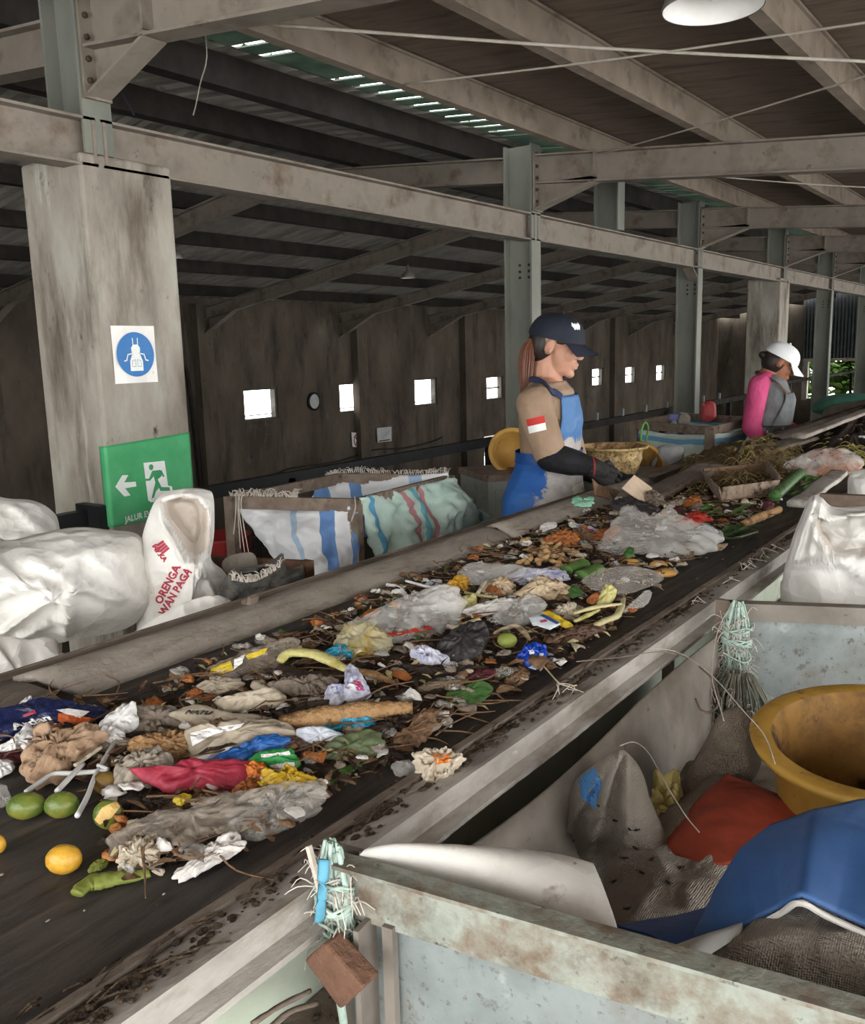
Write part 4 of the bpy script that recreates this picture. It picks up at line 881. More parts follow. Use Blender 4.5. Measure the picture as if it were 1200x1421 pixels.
# shifted boards beside the straw heap
def plank(name, p, q, w, h, label, m, seed, grp=None):
    p, q = V3(p), V3(q); d, s, u = frame_of(q-p); n = 18
    def prof(u_, v_):
        a = 2*pi*u_; e = .35; ca_, sa_ = math.cos(a), math.sin(a)
        x = (abs(ca_)**e)*(1 if ca_ > 0 else -1)*w/2; y = (abs(sa_)**e)*(1 if sa_ > 0 else -1)*h/2
        c = p.lerp(q, v_); r = c+s*x+u*y; return r+noise.noise_vector(r*7+V3((seed, 0, 0)))*.005
    V, F, U = grid(prof, 20, n, True); F += [tuple(range(19, -1, -1)), tuple(range(n*20, n*20+20))]
    return one(name, (V, F), m, label, 'board', grp, True)
plank('side_board', PZ(896, 692, .965), PZ(985, 648, 1.02), .11, .03, 'loose dark side board wedged along the belt under the beige tub', D['dustwood'], 3)
plank('side_board', PZ(1000, 640, 1.0), PZ(1120, 608, .99), .12, .02, 'worn grey board tilted beside the woman in the white cap', D['dustwood'], 6)
plank('side_board', PZ(1108, 606, 1.03), PZ(1240, 556, 1.05), .07, .022, 'long pale board rising to the right edge beyond the straw', D['skirt'], 9)
# far things
D['tarp'] = mat('green_tarp', ['#4e8573', '#5f9a86'], 6, .5, .2, 20)
L, n_ = facing([(1128, 572), (1135, 555), (1160, 547), (1200, 546), (1240, 548), (1240, 572), (1180, 580)], PX(1170, 565, -1.9)); one('green_tarp', pillow(L, n_, .25, 1, 10, 60, .08, 3, 6), [D['tarp']], 'green tarpaulin bundled by the columns near the right edge', 'tarpaulin', None, True)
L, n_ = facing([(1140, 585), (1148, 565), (1190, 556), (1240, 553), (1240, 600), (1150, 600)], PX(1180, 580, -1.75)); one('grey_sheet', pillow(L, n_, .2, 1, 10, 60, .08, 3, 8), [D['skirt']], 'grey sheeting bunched in front of the green tarpaulin', 'sheet', None, True)
# ------------------------------------------------------------------ steel bin in the right foreground
FL, FR, BLc, BR2 = PZ(478, 1186, 1.0), PZ(1200, 1388, 1.0), PZ(1012, 836, 1.0), PZ(1200, 843, 1.0)
df = (FR-FL).normalized(); FRx = FL+df*1.15; db = (BR2-BLc).normalized(); BRx = BLc+db*1.1
nfr = V3((df.y, -df.x, 0)); nfr = nfr if nfr.y < 0 else -nfr        # outward (toward the camera)
t = thing('steel_bin', 'large grey sheet-steel bin full of old sacks and plastic sheets, right foreground', 'bin', V3((FL.x, FL.y, 0)))
BIN = t
dn = lambda p, z: V3((p.x, p.y, z))
mk('top_rail', sweep(FL+df*(-.005), FRx, [(.004, -.066), (-.004, -.066), (-.004, .0), (.022, .0), (.022, -.004), (.004, -.004)], V3((0, 0, 1))), [D['mintworn'] if 'mintworn' in D else D['rail']], t)
g = ([FL+nfr*(-.008)+V3((0, 0, -.06)), FRx+nfr*(-.008)+V3((0, 0, -.06)), dn(FRx, .25)+nfr*(-.008), dn(FL, .25)+nfr*(-.008)], [(0, 1, 2, 3)])
o = mk('front_panel', g, D['galv'], t); solid(o, .004)
mk('corner_post', join(bar(dn(FL, .2)+df*.028+nfr*.0, FL+df*.028+V3((0, 0, -.06)), .006, .056, nfr), bar(dn(FL, .2)+df*.053+nfr*.005, FL+df*.053+nfr*.005+V3((0, 0, -.06)), .012, .01, nfr), bar(dn(FL, .2)-nfr*.02, FL-nfr*.02-V3((0, 0, .004)), .006, .05, df)), D['galvdirty'], t)
LW0, LW1 = PX(560, 1215, -.555), PX(1008, 893, -.535)
def lw(u, v):
    p = V3((-.556+.02*u, FL.y+.02, .93)).lerp(V3((-.535, BLc.y-.01, .945)), u); p.z -= v*.5
    p.x += .05*math.sin(pi*u)*math.sin(pi*min(1, v*1.3))*.9 + .012*math.sin(pi*u*2); p.z += -.012*math.sin(pi*u)*(1-v)
    return p
o = mk('side_wall', grid(lw, 40, 14), D['galvdirty'], t, True); solid(o, .004)
o = mk('side_wall_base', ([V3((-.535, FL.y+.02, .46)), V3((-.515, BLc.y, .46)), V3((-.515, BLc.y, .22)), V3((-.535, FL.y+.02, .22))], [(0, 1, 2, 3)]), D['galvdirty'], t); solid(o, .004)
def bw(u, v):
    p = BLc.lerp(BRx, u); p = p+V3((0, 0, -v*.78)); p.y += .02*math.sin(pi*u*1.5)*math.sin(pi*v); return p
o = mk('back_wall', grid(bw, 24, 12), D['galv'], t, True); solid(o, .005)
mk('back_rim', sweep(BLc, BRx, [(-.006, -.03), (.02, -.03), (.02, .004), (-.006, .004)]), D['galvdirty'], t)
mk('back_post', bar(dn(BLc, .2), BLc+V3((0, 0, .004)), .05, .012, V3((0, 1, 0))), D['rust'], t)
mk('rivet', bolts([V3((-.538, FL.y+.27, .86)), V3((-.52, FL.y+.33, .62))], RX, .006), D['rust'], t)
mk('floor_pan', ([dn(FL, .22), dn(FRx, .22), dn(BRx, .22), dn(BLc, .22)], [(0, 1, 2, 3)]), D['galvdirty'], t)
mk('foot', join(*[box((p.x-.03, p.y-.03, 0), (p.x+.03, p.y+.03, .22)) for p in (FL+V3((.05, .05, 0)), FRx+V3((-.05, .05, 0)), BLc+V3((.05, -.05, 0)), BRx+V3((-.05, -.1, 0)))]), D['rust'], t)
# sacks and sheets inside
o = one('burlap_sack', pillow([PZ(700, 1120, .72), PZ(900, 1000, .72), PZ(1120, 980, .72), PZ(1240, 1050, .7), PZ(1240, 1260, .74), PZ(1000, 1340, .76), PZ(800, 1260, .74)], (0, 0, 1), .04, 8, 14, 80, .5, 9, 71), D['burlap'], 'grey burlap sacks heaped flat at the bottom of the steel bin', 'sack', None, True)
def fpillow(name, px, P0, thick, label, cat, m, seed, amp=.25, freq=14, back=.8, rings=16, n=90, creases=(), edge=.01, power=2.4, group=None):
    L, n_ = facing(px, P0); n_ = (n_+V3((0, 0, .35))).normalized(); g = pillow(L, n_, thick, back, rings, n, amp, freq, seed, 1, edge, power)
    if creases: g = crease(g, creases, n_)
    return one(name, g, m, label, cat, group, True), g, n_
o, g, n_ = fpillow('burlap_sack', [(767, 1195), (763, 1155), (778, 1112), (795, 1085), (822, 1062), (856, 1039), (878, 1052), (893, 1076), (903, 1110), (920, 1150), (938, 1200), (900, 1235), (830, 1230)], PZ(850, 1150, .84), .06, 'burlap sack with a blue stripe bunched to a peak beside the white tarp', 'sack', D['burlap2'], 73, .16, 18, creases=[((858, 1045), (822, 1165), .035, 16), ((870, 1055), (870, 1190), .02, 14), ((845, 1050), (785, 1160), .018, 14)])
D['bluepatch'] = mat('blue_stripe', ['#3f74ad', '#5283b5'], 30, .8, .3, 80, weave=(110, .5))
def patch(px, g, n_, P0): 
    L = facing(px, P0)[0]; V, F = finer((L, [tuple(range(len(L)))]), .01); return drape(([v+n_*.2 for v in V], F), g, n_, .0015, .5)
mk('blue_stripe', patch([(803, 1078), (826, 1062), (836, 1080), (826, 1112), (808, 1098)], g, n_, PZ(850, 1150, .84)), D['bluepatch'], o)
mk('frayed_edge', fringe(facing([(764, 1195), (764, 1150), (782, 1108)], PZ(830, 1150, .86))[0], 60, .012, .0012, 4, V3((-.6, -.3, .2))), D['burlap2'], o)
fpillow('burlap_sack', [(925, 1130), (945, 1085), (975, 1035), (1000, 990), (1028, 983), (1050, 1005), (1056, 1060), (1030, 1100), (985, 1130), (945, 1160)], PZ(990, 1070, .84), .05, 'burlap sack standing crumpled in the far corner of the steel bin', 'sack', D['burlap'], 76, .3, 20)
o = one('burlap_sack', pillow([PZ(838, 1222, .84), PZ(868, 1180, .86), PZ(930, 1186, .86), PZ(985, 1200, .85), PZ(1008, 1188, .85), PZ(1003, 1225, .85), PZ(975, 1280, .85), PZ(900, 1300, .85), PZ(855, 1292, .85)], (0, -.3, 1), .018, 1, 12, 80, .5, 20, 79, 1, .03), D['burlap2'], 'flat burlap flap dotted with flies, between the white tarp and blue sheet', 'sack', None, True)
FLAP = o
def sheet(name, T, B, label, cat, m, seed, bulge=.02, amp=.004, freq=10, th=.004, nrm=None, mid=None, nu=50, nv=26, group=None, lin=False):
    g = cloth(T, B, nu, nv, bulge, amp, freq, seed, nrm, mid, lin); o = one(name, g, m, label, cat, group, True); solid(o, th, -1); return o, g
D['orange2'] = D['orange']
sheet('orange_sheet', [PZ(922, 1165, .83), PZ(965, 1118, .855), PZ(1008, 1074, .87)], [PZ(945, 1200, .85), PZ(1010, 1200, .86), PZ(1090, 1165, .87), PZ(1130, 1122, .87)], 'dirty orange-red plastic sheet lying before the yellow bucket', 'sheet', D['orange'], 3, .012, .0025, 14, .003, V3((0, -.2, 1)))
sheet('pale_sheet', [PZ(905, 1150, .84), PZ(950, 1105, .845), PZ(1000, 1070, .85)], [PZ(935, 1185, .825), PZ(975, 1140, .84), PZ(1030, 1085, .85)], 'dusty pale sheet edge under the orange-red plastic', 'sheet', D['burlap'], 5, .01, .004, 16, .003, V3((0, -.2, 1)))
sheet('clear_wrap', [PZ(905, 1080, .86), PZ(925, 1072, .88), PZ(942, 1070, .87)], [PZ(900, 1130, .83), PZ(925, 1128, .84), PZ(945, 1100, .84)], 'yellowish crumpled plastic wrap between two burlap sacks', 'wrap', mat('yellowish_film', ['#9a8a52', '#aea066'], 20, .4, .4, 60), 7, .01, .01, 40, .002)
# yellow bucket
q = PZ(1222, 1022, .97); M = V3((0, 0, 1)).rotation_difference(V3((-.02, -.1, 1)).normalized()).to_matrix()
tub('yellow_bucket', 'big mud-stained yellow bucket standing in the steel bin', q, .152, .115, .2, D['yellow'], D['yellowin'], M, 64, None, False)
# blue sheet
top = [PZ(962, 1312, .94), PZ(992, 1240, .95), PZ(1030, 1182, .965), PZ(1072, 1146, .98), PZ(1130, 1126, 1.0), PZ(1200, 1113, 1.0), PZ(1330, 1100, 1.0)]
bot = [PZ(964, 1314, .94), PZ(1000, 1306, .945), PZ(1050, 1278, .955), PZ(1085, 1260, .975), PZ(1112, 1246, 1.0), PZ(1160, 1270, .985), PZ(1330, 1345, .97)]
o, g = sheet('blue_sheet', top, bot, 'stiff bright blue plastic sheet arched over the burlap, right of the white tarp', 'sheet', D['blue'], 11, .004, .0018, 6, .004, V3((-.1, -.45, 1)), nu=48, lin=True)
mk('white_backing', tube([p+V3((0, -.002, -.004)) for p in bot], .003, 6, 60), D['sheetwhite'], o)
sheet('blue_liner', [PZ(856, 1288, .93), PZ(900, 1280, .93), PZ(950, 1272, .93), PZ(1010, 1255, .93)], [PZ(900, 1300, .945), PZ(930, 1320, .945), PZ(965, 1322, .945), PZ(1010, 1290, .945)], 'flat dark blue liner strip between white tarp and arched blue sheet', 'sheet', D['bluedark'], 13, .003, .001, 6, .004, V3((0, -.2, 1)))
sheet('grey_flap', [PZ(930, 1318, .955), PZ(970, 1305, .955), PZ(1030, 1285, .955)], [PZ(960, 1345, .955), PZ(985, 1325, .955), PZ(1025, 1300, .955)], 'grey underside flap curling out below the arched blue sheet', 'sheet', D['notice'], 15, .006, .001, 8, .003, V3((0, -.2, 1)))
o = one('burlap_sack', pillow([PZ(975, 1345, .93), PZ(1010, 1302, .94), PZ(1060, 1268, .945), PZ(1110, 1250, .95), PZ(1160, 1272, .95), PZ(1240, 1310, .95), PZ(1330, 1360, .95), PZ(1330, 1440, .94), PZ(1200, 1400, .93), PZ(1080, 1370, .93)], (-.1, -.35, 1), .03, 2, 14, 90, .35, 14, 83, 1, .01), D['burlap2'], 'coarse pale burlap sack folded under the arched blue sheet edge, right corner', 'sack', None, True)
# white tarp curled over the front rail
T = [PZ(498, 1184, 1.0), PZ(560, 1176, 1.005), PZ(640, 1178, 1.0), PZ(720, 1184, .99), PZ(780, 1192, .985), PZ(822, 1203, .98)]
B = [PZ(505, 1190, .995), PZ(560, 1206, .985), PZ(640, 1230, .975), PZ(720, 1256, .97), PZ(790, 1280, .965), PZ(858, 1300, .96)]
o, g = sheet('white_tarp', T, B, 'smudged white tarp curling over the front rail of the steel bin', 'tarpaulin', D['sheetwhite'], 17, .018, .001, 7, .004, V3((0, -.35, 1)))
g2 = cloth(T, [p+V3((.0, .05, -.12)) for p in T], 40, 8, .0, .001, 7, 17); o2 = mk('back_fold', g2, D['sheetwhite'], o, True); solid(o2, .003)
# flies
random.seed(8); fm = D['black']
FLY = [(852, 1140), (872, 1152), (883, 1153), (793, 1168), (866, 1192), (903, 1193), (889, 1212), (851, 1224), (868, 1262), (880, 1178), (925, 1225), (830, 1120), (945, 1205)]
flymesh = None
for k, (x, y) in enumerate(FLY):
    p = PZ(x, y, .875 if y > 1185 else .9); a = random.uniform(0, 6)
    h = ray(x, y).normalized(); dgp = None
    for oo in [q_ for q_ in COL.objects if q_.name.startswith('burlap_sack')]:
        mm = oo.data; bv = BVHTree.FromPolygons([v.co+WL[oo.name] for v in mm.vertices], [tuple(pp.vertices) for pp in mm.polygons]); r_ = bv.ray_cast(CAM, h)
        if r_[0] and (dgp is None or r_[3] < dgp[3]): dgp = r_
    if dgp: p = dgp[0]
    if flymesh is None:
        o = one('house_fly', join(sphere(p+V3((0, 0, .0015)), (.0035, .0018, .0016), 8, 6), sphere(p+V3((.004, 0, .0018)), .0013, 6, 5), ([p+V3((0, .0005, .003)), p+V3((-.006, .003, .0022)), p+V3((-.0065, .001, .0022))], [(0, 1, 2)]), ([p+V3((0, -.0005, .003)), p+V3((-.006, -.003, .0022)), p+V3((-.0065, -.001, .0022))], [(0, 2, 1)])), fm, 'tiny black fly resting on the burlap in the steel bin', 'fly', 'flies on the burlap', True); flymesh = o; base = WL[o.name].copy(); p_first = p
    else:
        o = flymesh.copy(); COL.objects.link(o); o.location = flymesh.location+(p-p_first); o.rotation_euler.z = a; WL[o.name] = V3(o.location)
# twine bundles on the bin corners
def bundle(name, label, C0, seed, H, n, R, cat='twine', knot=True, extra=(), m=None, cols=None):
    random.seed(seed); gs = []; C0 = V3(C0)
    for k in range(n):
        a = random.uniform(0, 6.28); r = R*random.uniform(.3, 1); off = V3((math.cos(a)*r, math.sin(a)*r*.6, 0)); h = H*random.uniform(.5, 1)
        P = [C0+off*.5+V3((0, 0, .015*random.random())), C0+off+V3((0, 0, -h*.3)), C0+off*random.uniform(.4, 1.3)+V3((random.uniform(-.3, .3)*R, 0, -h*.65)), C0+off*random.uniform(.5, 1.8)+V3((random.uniform(-.6, .6)*R, 0, -h))]
        gs.append(tube(P, [.0012, .0016, .0012, .0006] if k % 5 else [.0025, .003, .0025, .001], 5, 16, wob=.35, seed=k))
    if knot:
        for k in range(8):
            z = -H*random.choice([.25, .4, .42, .6]); P = [C0+V3((R*1.1*math.cos(q_), R*.8*math.sin(q_), z+.006*math.sin(q_*2+k))) for q_ in [2*pi*j/8 for j in range(9)]]; gs.append(tube(P, .0018, 5, 24, wob=.4))
    o = one(name, join(*gs), m or D['rope'], label, cat, None, True)
    gs = []
    for k in range(min(150, n*2)):
        p = C0+V3((random.uniform(-1, 1)*R, random.uniform(-1, 1)*R*.6, -H*random.uniform(.1, .85))); l = random.uniform(.012, .04); d = V3((random.uniform(-1, 1), random.uniform(-1, .4), random.uniform(-.6, .9))).normalized()
        gs.append(tube([p, p+d*l*.6+V3((0, 0, .2*l)), p+d*l+V3((random.uniform(-.3, .3)*l, 0, -.2*l))], [.0009, .0005], 3, 6))
    mk('frayed_fibre', join(*gs), D['twine'], o)
    return o
o = bundle('twine_knot', 'mint and blue twine knotted round the near corner of the steel bin', FL+V3((-.005, -.012, .006)), 5, .13, 70, .02)
mk('blue_strip', join(tube([FL+V3((.0, -.03, .01)), FL+V3((.003, -.038, -.02)), FL+V3((-.004, -.036, -.055))], .006, 6, 12, .4)), mat('blue_twine', ['#4f8ba3', '#5f9ab0'], 40, .7), o, True)
mk('hanging_strip', join(tube([FL+V3((-.012, -.02, -.06)), FL+V3((-.008, -.015, -.12)), FL+V3((0, -.012, -.2)), FL+V3((.004, -.012, -.32))], [.007, .008, .006, .007], 6, 20, .35)), D['rope'], o, True)
mk('stub', tube([FL+V3((-.03, -.02, .01)), FL+V3((-.012, -.025, -.03))], .004, 6, 6), D['twine'], o)
o = bundle('twine_knot', 'mint twine knotted on the far corner of the steel bin by the white sack', BLc+V3((.025, -.03, .0)), 6, .16, 80, .026)
o = bundle('net_tangle', 'dirty green net tangle hanging into the steel bin behind the burlap', BLc+V3((.04, -.06, -.13)), 9, .22, 90, .07, 'net', False, m=D['netting'])
STR = [[(940, 1000), (960, 960), (985, 900), (1005, 850), (1022, 832)], [(900, 900), (940, 905), (985, 935), (1030, 985), (1060, 1020), (1075, 1060)], [(1045, 835), (1055, 880), (1065, 920), (1080, 960)], [(985, 930), (1000, 880), (1015, 840)]]
for k, P in enumerate(STR):
    pass
one('twine_strand', tube([PZ(x, y, .98) for x, y in STR[1]], .0008, 5, 40), D['twine'], 'long pale twine strand looping across the far corner of the steel bin', 'twine', None, True)
one('twine_strand', tube([PZ(x, y, 1.0) for x, y in [(1022, 833), (1005, 855), (992, 890), (988, 940), (1000, 985), (1004, 1000)]], .0008, 5, 40), D['twine'], 'pale twine loop dangling from the far twine knot on the bin wall', 'twine', None, True)
one('twine_strand', tube([PZ(x, y, .92) for x, y in [(860, 1035), (880, 1030), (900, 1045), (925, 1090), (950, 1130), (970, 1155)]], .0008, 5, 40), D['twine'], 'thin twine curving from the peaked burlap sack over the orange-red sheet', 'twine', None, True)
one('bent_wire', tube([PZ(x, y, .93) for x, y in [(970, 925), (990, 945), (997, 975), (985, 988), (972, 985), (965, 970)]], .002, 5, 30), D['rust'], 'dark bent wire hook on the inner wall of the steel bin', 'wire', None, True)
one('wire_tie', tube([PX(x, y, -.56) for x, y in [(800, 918), (860, 912), (925, 905), (985, 925)]], .0008, 5, 30), D['rust'], 'dark thin wire stretched from the conveyor rail to the bin wall', 'wire', None, True)
# brown block tied beside the near corner
c = [PY(x, y, FL.y-.055) for x, y in ((421, 1333), (449, 1309), (505, 1371), (471, 1402))]; n_ = (c[1]-c[0]).cross(c[2]-c[1]).normalized(); n_ = n_ if n_.y < 0 else -n_
o = one('brown_block', join((c+[p-n_*.025 for p in c], [(0, 1, 2, 3), (7, 6, 5, 4), (0, 4, 5, 1), (1, 5, 6, 2), (2, 6, 7, 3), (3, 7, 4, 0)])), D['brick'], 'brown wooden block hanging tilted under the near twine knot', 'block'); bevel(o, .003)
for k, (P, l) in enumerate((([(350, 1421), (390, 1395), (430, 1375)], 'grey twig on the tray left of the brown block'), ([(360, 1440), (400, 1405), (440, 1392)], 'brown twig crossing under the brown block'))):
    one('twig', tube([PX(x, y, -.61) for x, y in P], .003, 5, 10, wob=.3), D['rust'], l, 'twig', None, True)
# ------------------------------------------------------------------ white sacks behind the bin
P0 = PY(1180, 800, 2.2)
mp = [(1126, 712), (1150, 722), (1185, 716), (1240, 712), (1262, 745), (1240, 770), (1190, 776), (1150, 768), (1132, 745)]
o, g, n_ = sack('woven_sack', [(1085, 850), (1086, 800), (1096, 760), (1108, 725), (1124, 690), (1138, 690), (1155, 703), (1200, 703), (1260, 698), (1300, 740), (1310, 850), (1290, 1150), (1120, 1150)], P0, .16, 'bulging white sack with open mouth standing behind the steel bin', 91, mouth=mp, mdepth=.13, amp=.08, freq=7, n=140, rings=26, soft=20, lip=.12, creases=[((1130, 695), (1105, 770), .03, 10), ((1140, 700), (1125, 760), .02, 8), ((1110, 780), (1170, 775), .03, 12), ((1170, 778), (1200, 800), .02, 10)])
D['film'] = film('clear_film', '#dddcd7', .12, .55, 16); D['milky'] = film('milky_film', '#dedcd6', .45, .85, 18, .3)
L, n2 = facing([(1130, 730), (1150, 718), (1185, 716), (1230, 722), (1240, 750), (1200, 772), (1165, 772), (1138, 752)], P0-n_*(-.06)); one('plastic_bag', pillow(L, n2, .04, .5, 12, 80, .5, 24, 5), D['milky'], 'wad of greyish clear bags filling the open white sack', 'bag', None, True)
sack('woven_sack', [(1176, 700), (1178, 660), (1190, 652), (1230, 652), (1260, 690), (1260, 900), (1180, 900)], PY(1200, 680, 3.2), .12, 'white sack corner showing behind the bulging open sack, right edge', 93, amp=.15, freq=9)
q0, q1 = PY(1128, 692, 2.55), PY(1290, 699, 2.55); t = thing('sack_frame', 'brown wooden bar frame behind the bulging open sack', 'frame', (q0.x, q0.y, 0))
mk('bar', bar(q0, q1, .03, .03), D['rust'], t); mk('post', join(bar(dn(q0, 0), q0, .03, .03), bar(dn(q1, 0), q1, .03, .03)), D['rust'], t)
plank('rail_board', PX(1105, 700, -.58), PX(1165, 655, -.58), .05, .016, 'pale wooden board lying on the conveyor rail beside the white sacks', D['rail'], 12)
# ------------------------------------------------------------------ people
D['skin'] = mat('skin', ['#a97c66', '#b68972', '#bd917b'], 10, .5, .03, 80, spec=.35)
D['skin2'] = mat('skin_darker', ['#8e5c44', '#9c6a50'], 10, .5, .03, 80)
D['lips'] = mat('lips', ['#99604f', '#a36b5a'], 20, .45)
D['eyewhite'] = mat('eye_white', ['#d8d2ca', '#e2ddd6'], 20, .3, 0); D['iris'] = mat('iris', ['#1c120d', '#2a1a12'], 20, .25, 0)
D['khaki'] = mat('khaki_shirt', ['#8a735f', '#977f69', '#a08873'], 7, .85, .1, 60, weave=(300, .1), crum=(16, .35), dirt=[('#7a6549', .62, .78, 9)])
D['navycap'] = mat('navy_cap', ['#191d27', '#222733'], 12, .75, .08, 100, weave=(500, .1))
D['sleeve'] = mat('black_sleeve', ['#121215', '#1c1c20'], 14, .8, .1, 60, crum=(24, .4))
D['glove'] = mat('black_glove', ['#1f1d1d', '#2c2a29'], 18, .7, .15, 80)
D['hairbrown'] = mat('brown_hair', ['#46271a', '#72442d', '#583221'], 40, .5, .2, 200, (4, 4, .4), spec=.5)
D['hairblack'] = mat('black_hair', ['#15110f', '#2a201b'], 40, .5, .2, 200, (4, 4, .5), spec=.5)
D['navy'] = mat('navy_strap', ['#27304a', '#323c58'], 12, .7)
D['pink'] = mat('pink_sleeve', ['#b8436f', '#c9527f'], 9, .75, .1, 60, crum=(16, .35))
D['grey'] = mat('grey_apron', ['#55585a', '#67696a', '#727374'], 6, .7, .15, 40, crum=(10, .4), dirt=[('#8c8a86', .6, .74, 8)])
D['whitecap'] = mat('white_cap', ['#d9dbdc', '#e8e9ea'], 8, .65, .05, 60)
D['trouser'] = mat('dark_trousers', ['#1e2026', '#2a2c33'], 8, .85)
D['boot'] = mat('black_boot', ['#131313', '#1d1d1d'], 8, .5)
def apron_mat(name, blue, dirt, u0, v0, thr):
    s = N(name); v = s.co(); c = s.ramp(s.noise(v, 5, 5), [(.35, blue[0]), (.65, blue[1])])
    sep = s.new('ShaderNodeSeparateXYZ'); s.link(s.tc.outputs['UV'], sep.inputs[0])
    def m(op, a, b):
        k = s.new('ShaderNodeMath', operation=op)
        for x, i in ((a, 0), (b, 1)):
            if isinstance(x, (int, float)): k.inputs[i].default_value = x
            else: s.link(x, k.inputs[i])
        return k.outputs[0]
    n = s.noise(s.co((1, 1, .7)), 14, 9, .75, .6)
    du = m('MULTIPLY', m('SUBTRACT', sep.outputs[0], u0), thr[0]); dv = m('MULTIPLY', m('SUBTRACT', sep.outputs[1], v0), thr[1])
    mask = m('ADD', m('ADD', du, dv), m('MULTIPLY', m('SUBTRACT', n, .5), thr[2]))
    f = s.ramp(mask, [(.0, 0.), (.06, .95)])
    n2 = s.noise(s.co(), 22, 6); c2 = s.ramp(n2, [(.35, dirt[0]), (.65, dirt[1])])
    c = s.mix(c, c2, f)
    nb = s.bump(s.noise(s.co(), 60, 5), .15, .01, s.crumple(9, .35))
    s.link(s.bsdf(c, .55, 0, .4, nb), s.out.inputs[0]); return s.m
D['bib'] = apron_mat('blue_bib', ('#39699d', '#4577ac'), ('#a79f97', '#c0b9b0'), .5, .62, (0, 1.3, .9))
D['skirtblue'] = apron_mat('blue_apron_skirt', ('#24569b', '#2f64ab'), ('#9a928b', '#b2aba4'), .775, .2, (-4.5, .35, 1.2))
D['skirtgrey'] = apron_mat('grey_apron_skirt', ('#232426', '#333436'), ('#b0aca6', '#c4c0b9'), .3, .45, (.8, .9, 1.2))
class Fig: pass
def hand(W, fdir, up, side, scale, curl=.5):
    """palm, four unequal bent fingers and a thumb from the palm's side; returns capsules"""
    f = V3(fdir).normalized(); s = f.cross(V3(up)).normalized()*side; u = s.cross(f).normalized()*side; k = scale; P = []
    palm0 = V3(W); palm1 = palm0+f*.075*k
    for q in (-.03, -.01, .01, .029): P.append(capsule(palm0+s*q*.75*k, palm1+s*q*k, .016*k, .014*k, 10))
    for q, L in ((-.037, .9), (-.0123, 1.0), (.0123, .95), (.036, .75)):
        b = palm1+s*q*k; a = b
        for j, (l, r) in enumerate(((.034, .0095), (.024, .0088), (.02, .0078))):
            ang = curl*(j+.6); d = (f*math.cos(ang)-u*math.sin(ang)).normalized(); e = a+d*l*L*k; P.append(capsule(a, e, r*k, r*.92*k, 9)); a = e
    b = palm0+f*.022*k-s*.03*k; d1 = (f*.62-s*.7-u*.35).normalized(); e1 = b+d1*.036*k; d2 = (f*.85-s*.15-u*.5).normalized(); e2 = e1+d2*.03*k
    P += [capsule(b+s*.012*k, e1, .013*k, .011*k, 9), capsule(e1, e2, .0108*k, .009*k, 9)]
    return P
def head_parts(Hc, HM, k=1.):
    E = lambda c, r, M=None: xf(sphere((0, 0, 0), [x*k for x in r], 20, 14), (HM @ M) if M else HM, Hc+HM @ (V3(c)*k))
    Cp = lambda a, b, ra, rb: capsule(Hc+HM @ (V3(a)*k), Hc+HM @ (V3(b)*k), ra*k, rb*k, 14)
    return [E((-.014, 0, .03), (.096, .074, .084)), E((.028, 0, -.03), (.058, .058, .085)), E((.03, 0, -.078), (.05, .046, .036)), E((.068, 0, -.1), (.02, .022, .017)),
            Cp((.084, 0, .004), (.1, 0, -.03), .008, .0115), E((.094, .011, -.035), (.01, .008, .007)), E((.094, -.011, -.035), (.01, .008, .007)),
            E((.072, 0, .02), (.02, .046, .014)), E((.058, .036, -.028), (.026, .022, .026)), E((.058, -.036, -.028), (.026, .022, .026)),
            E((.084, 0, -.06), (.013, .024, .008)), E((.083, 0, -.073), (.012, .021, .008)),
            E((-.012, .076, -.008), (.02, .009, .032), rotm(0, .25, 0)), E((-.012, -.076, -.008), (.02, .009, .032), rotm(0, .25, 0)), E((-.006, -.083, -.024), (.009, .007, .012)), E((-.006, .083, -.024), (.009, .007, .012)),
            Cp((-.025, 0, -.05), (-.035, 0, -.13), .05, .052)]
def cap_geo(Hc, HM, k, bill_drop=.55, tilt=.0):
    R = HM @ rotm(0, tilt, 0); C0 = Hc+HM @ V3((-.01*k, 0, .032*k)); a, b, h = .106*k, .086*k, .092*k
    def cr(u, v):
        th = 2*pi*u; ph = v*pi/2*.98; w = 1+.012*abs(math.sin(3*th))*math.cos(ph); z = math.sin(ph)**.92*h
        r = math.cos(ph)**.8; return C0+R @ V3((a*r*math.cos(th)*w, b*r*math.sin(th)*w, z-.008*k))
    crown = grid(cr, 48, 16, True); V, F, U = crown; F = F+[tuple(range(16*48, 17*48))]
    inner = ([C0+(v-C0)*.965 for v in V], [f[::-1] for f in F])
    def bl(u, v):
        th = (u-.5)*2*1.05; x = a*math.cos(th)*(1)+v*.064*k*(math.cos(th*.75)**.5); y = b*math.sin(th)*(1-.03*v)
        z = -.008*k-bill_drop*v*.06*k-.22*(y*y)/(.06*k)*(.1+v)
        return C0+R @ V3((x, y, z))
    bill = grid(bl, 24, 8); bv = [v-R @ V3((0, 0, .004*k)) for v in bill[0]]
    band = grid(lambda u, v: C0+R @ V3((a*1.012*math.cos(2*pi*u), b*1.012*math.sin(2*pi*u), -.012*k+.02*k*v)), 48, 2, True)
    button = sphere(C0+R @ V3((0, 0, h-.006*k)), .008*k, 10, 6)
    return join((V, F), inner), join(bill, (bv, [f[::-1] for f in bill[1]])), band, button
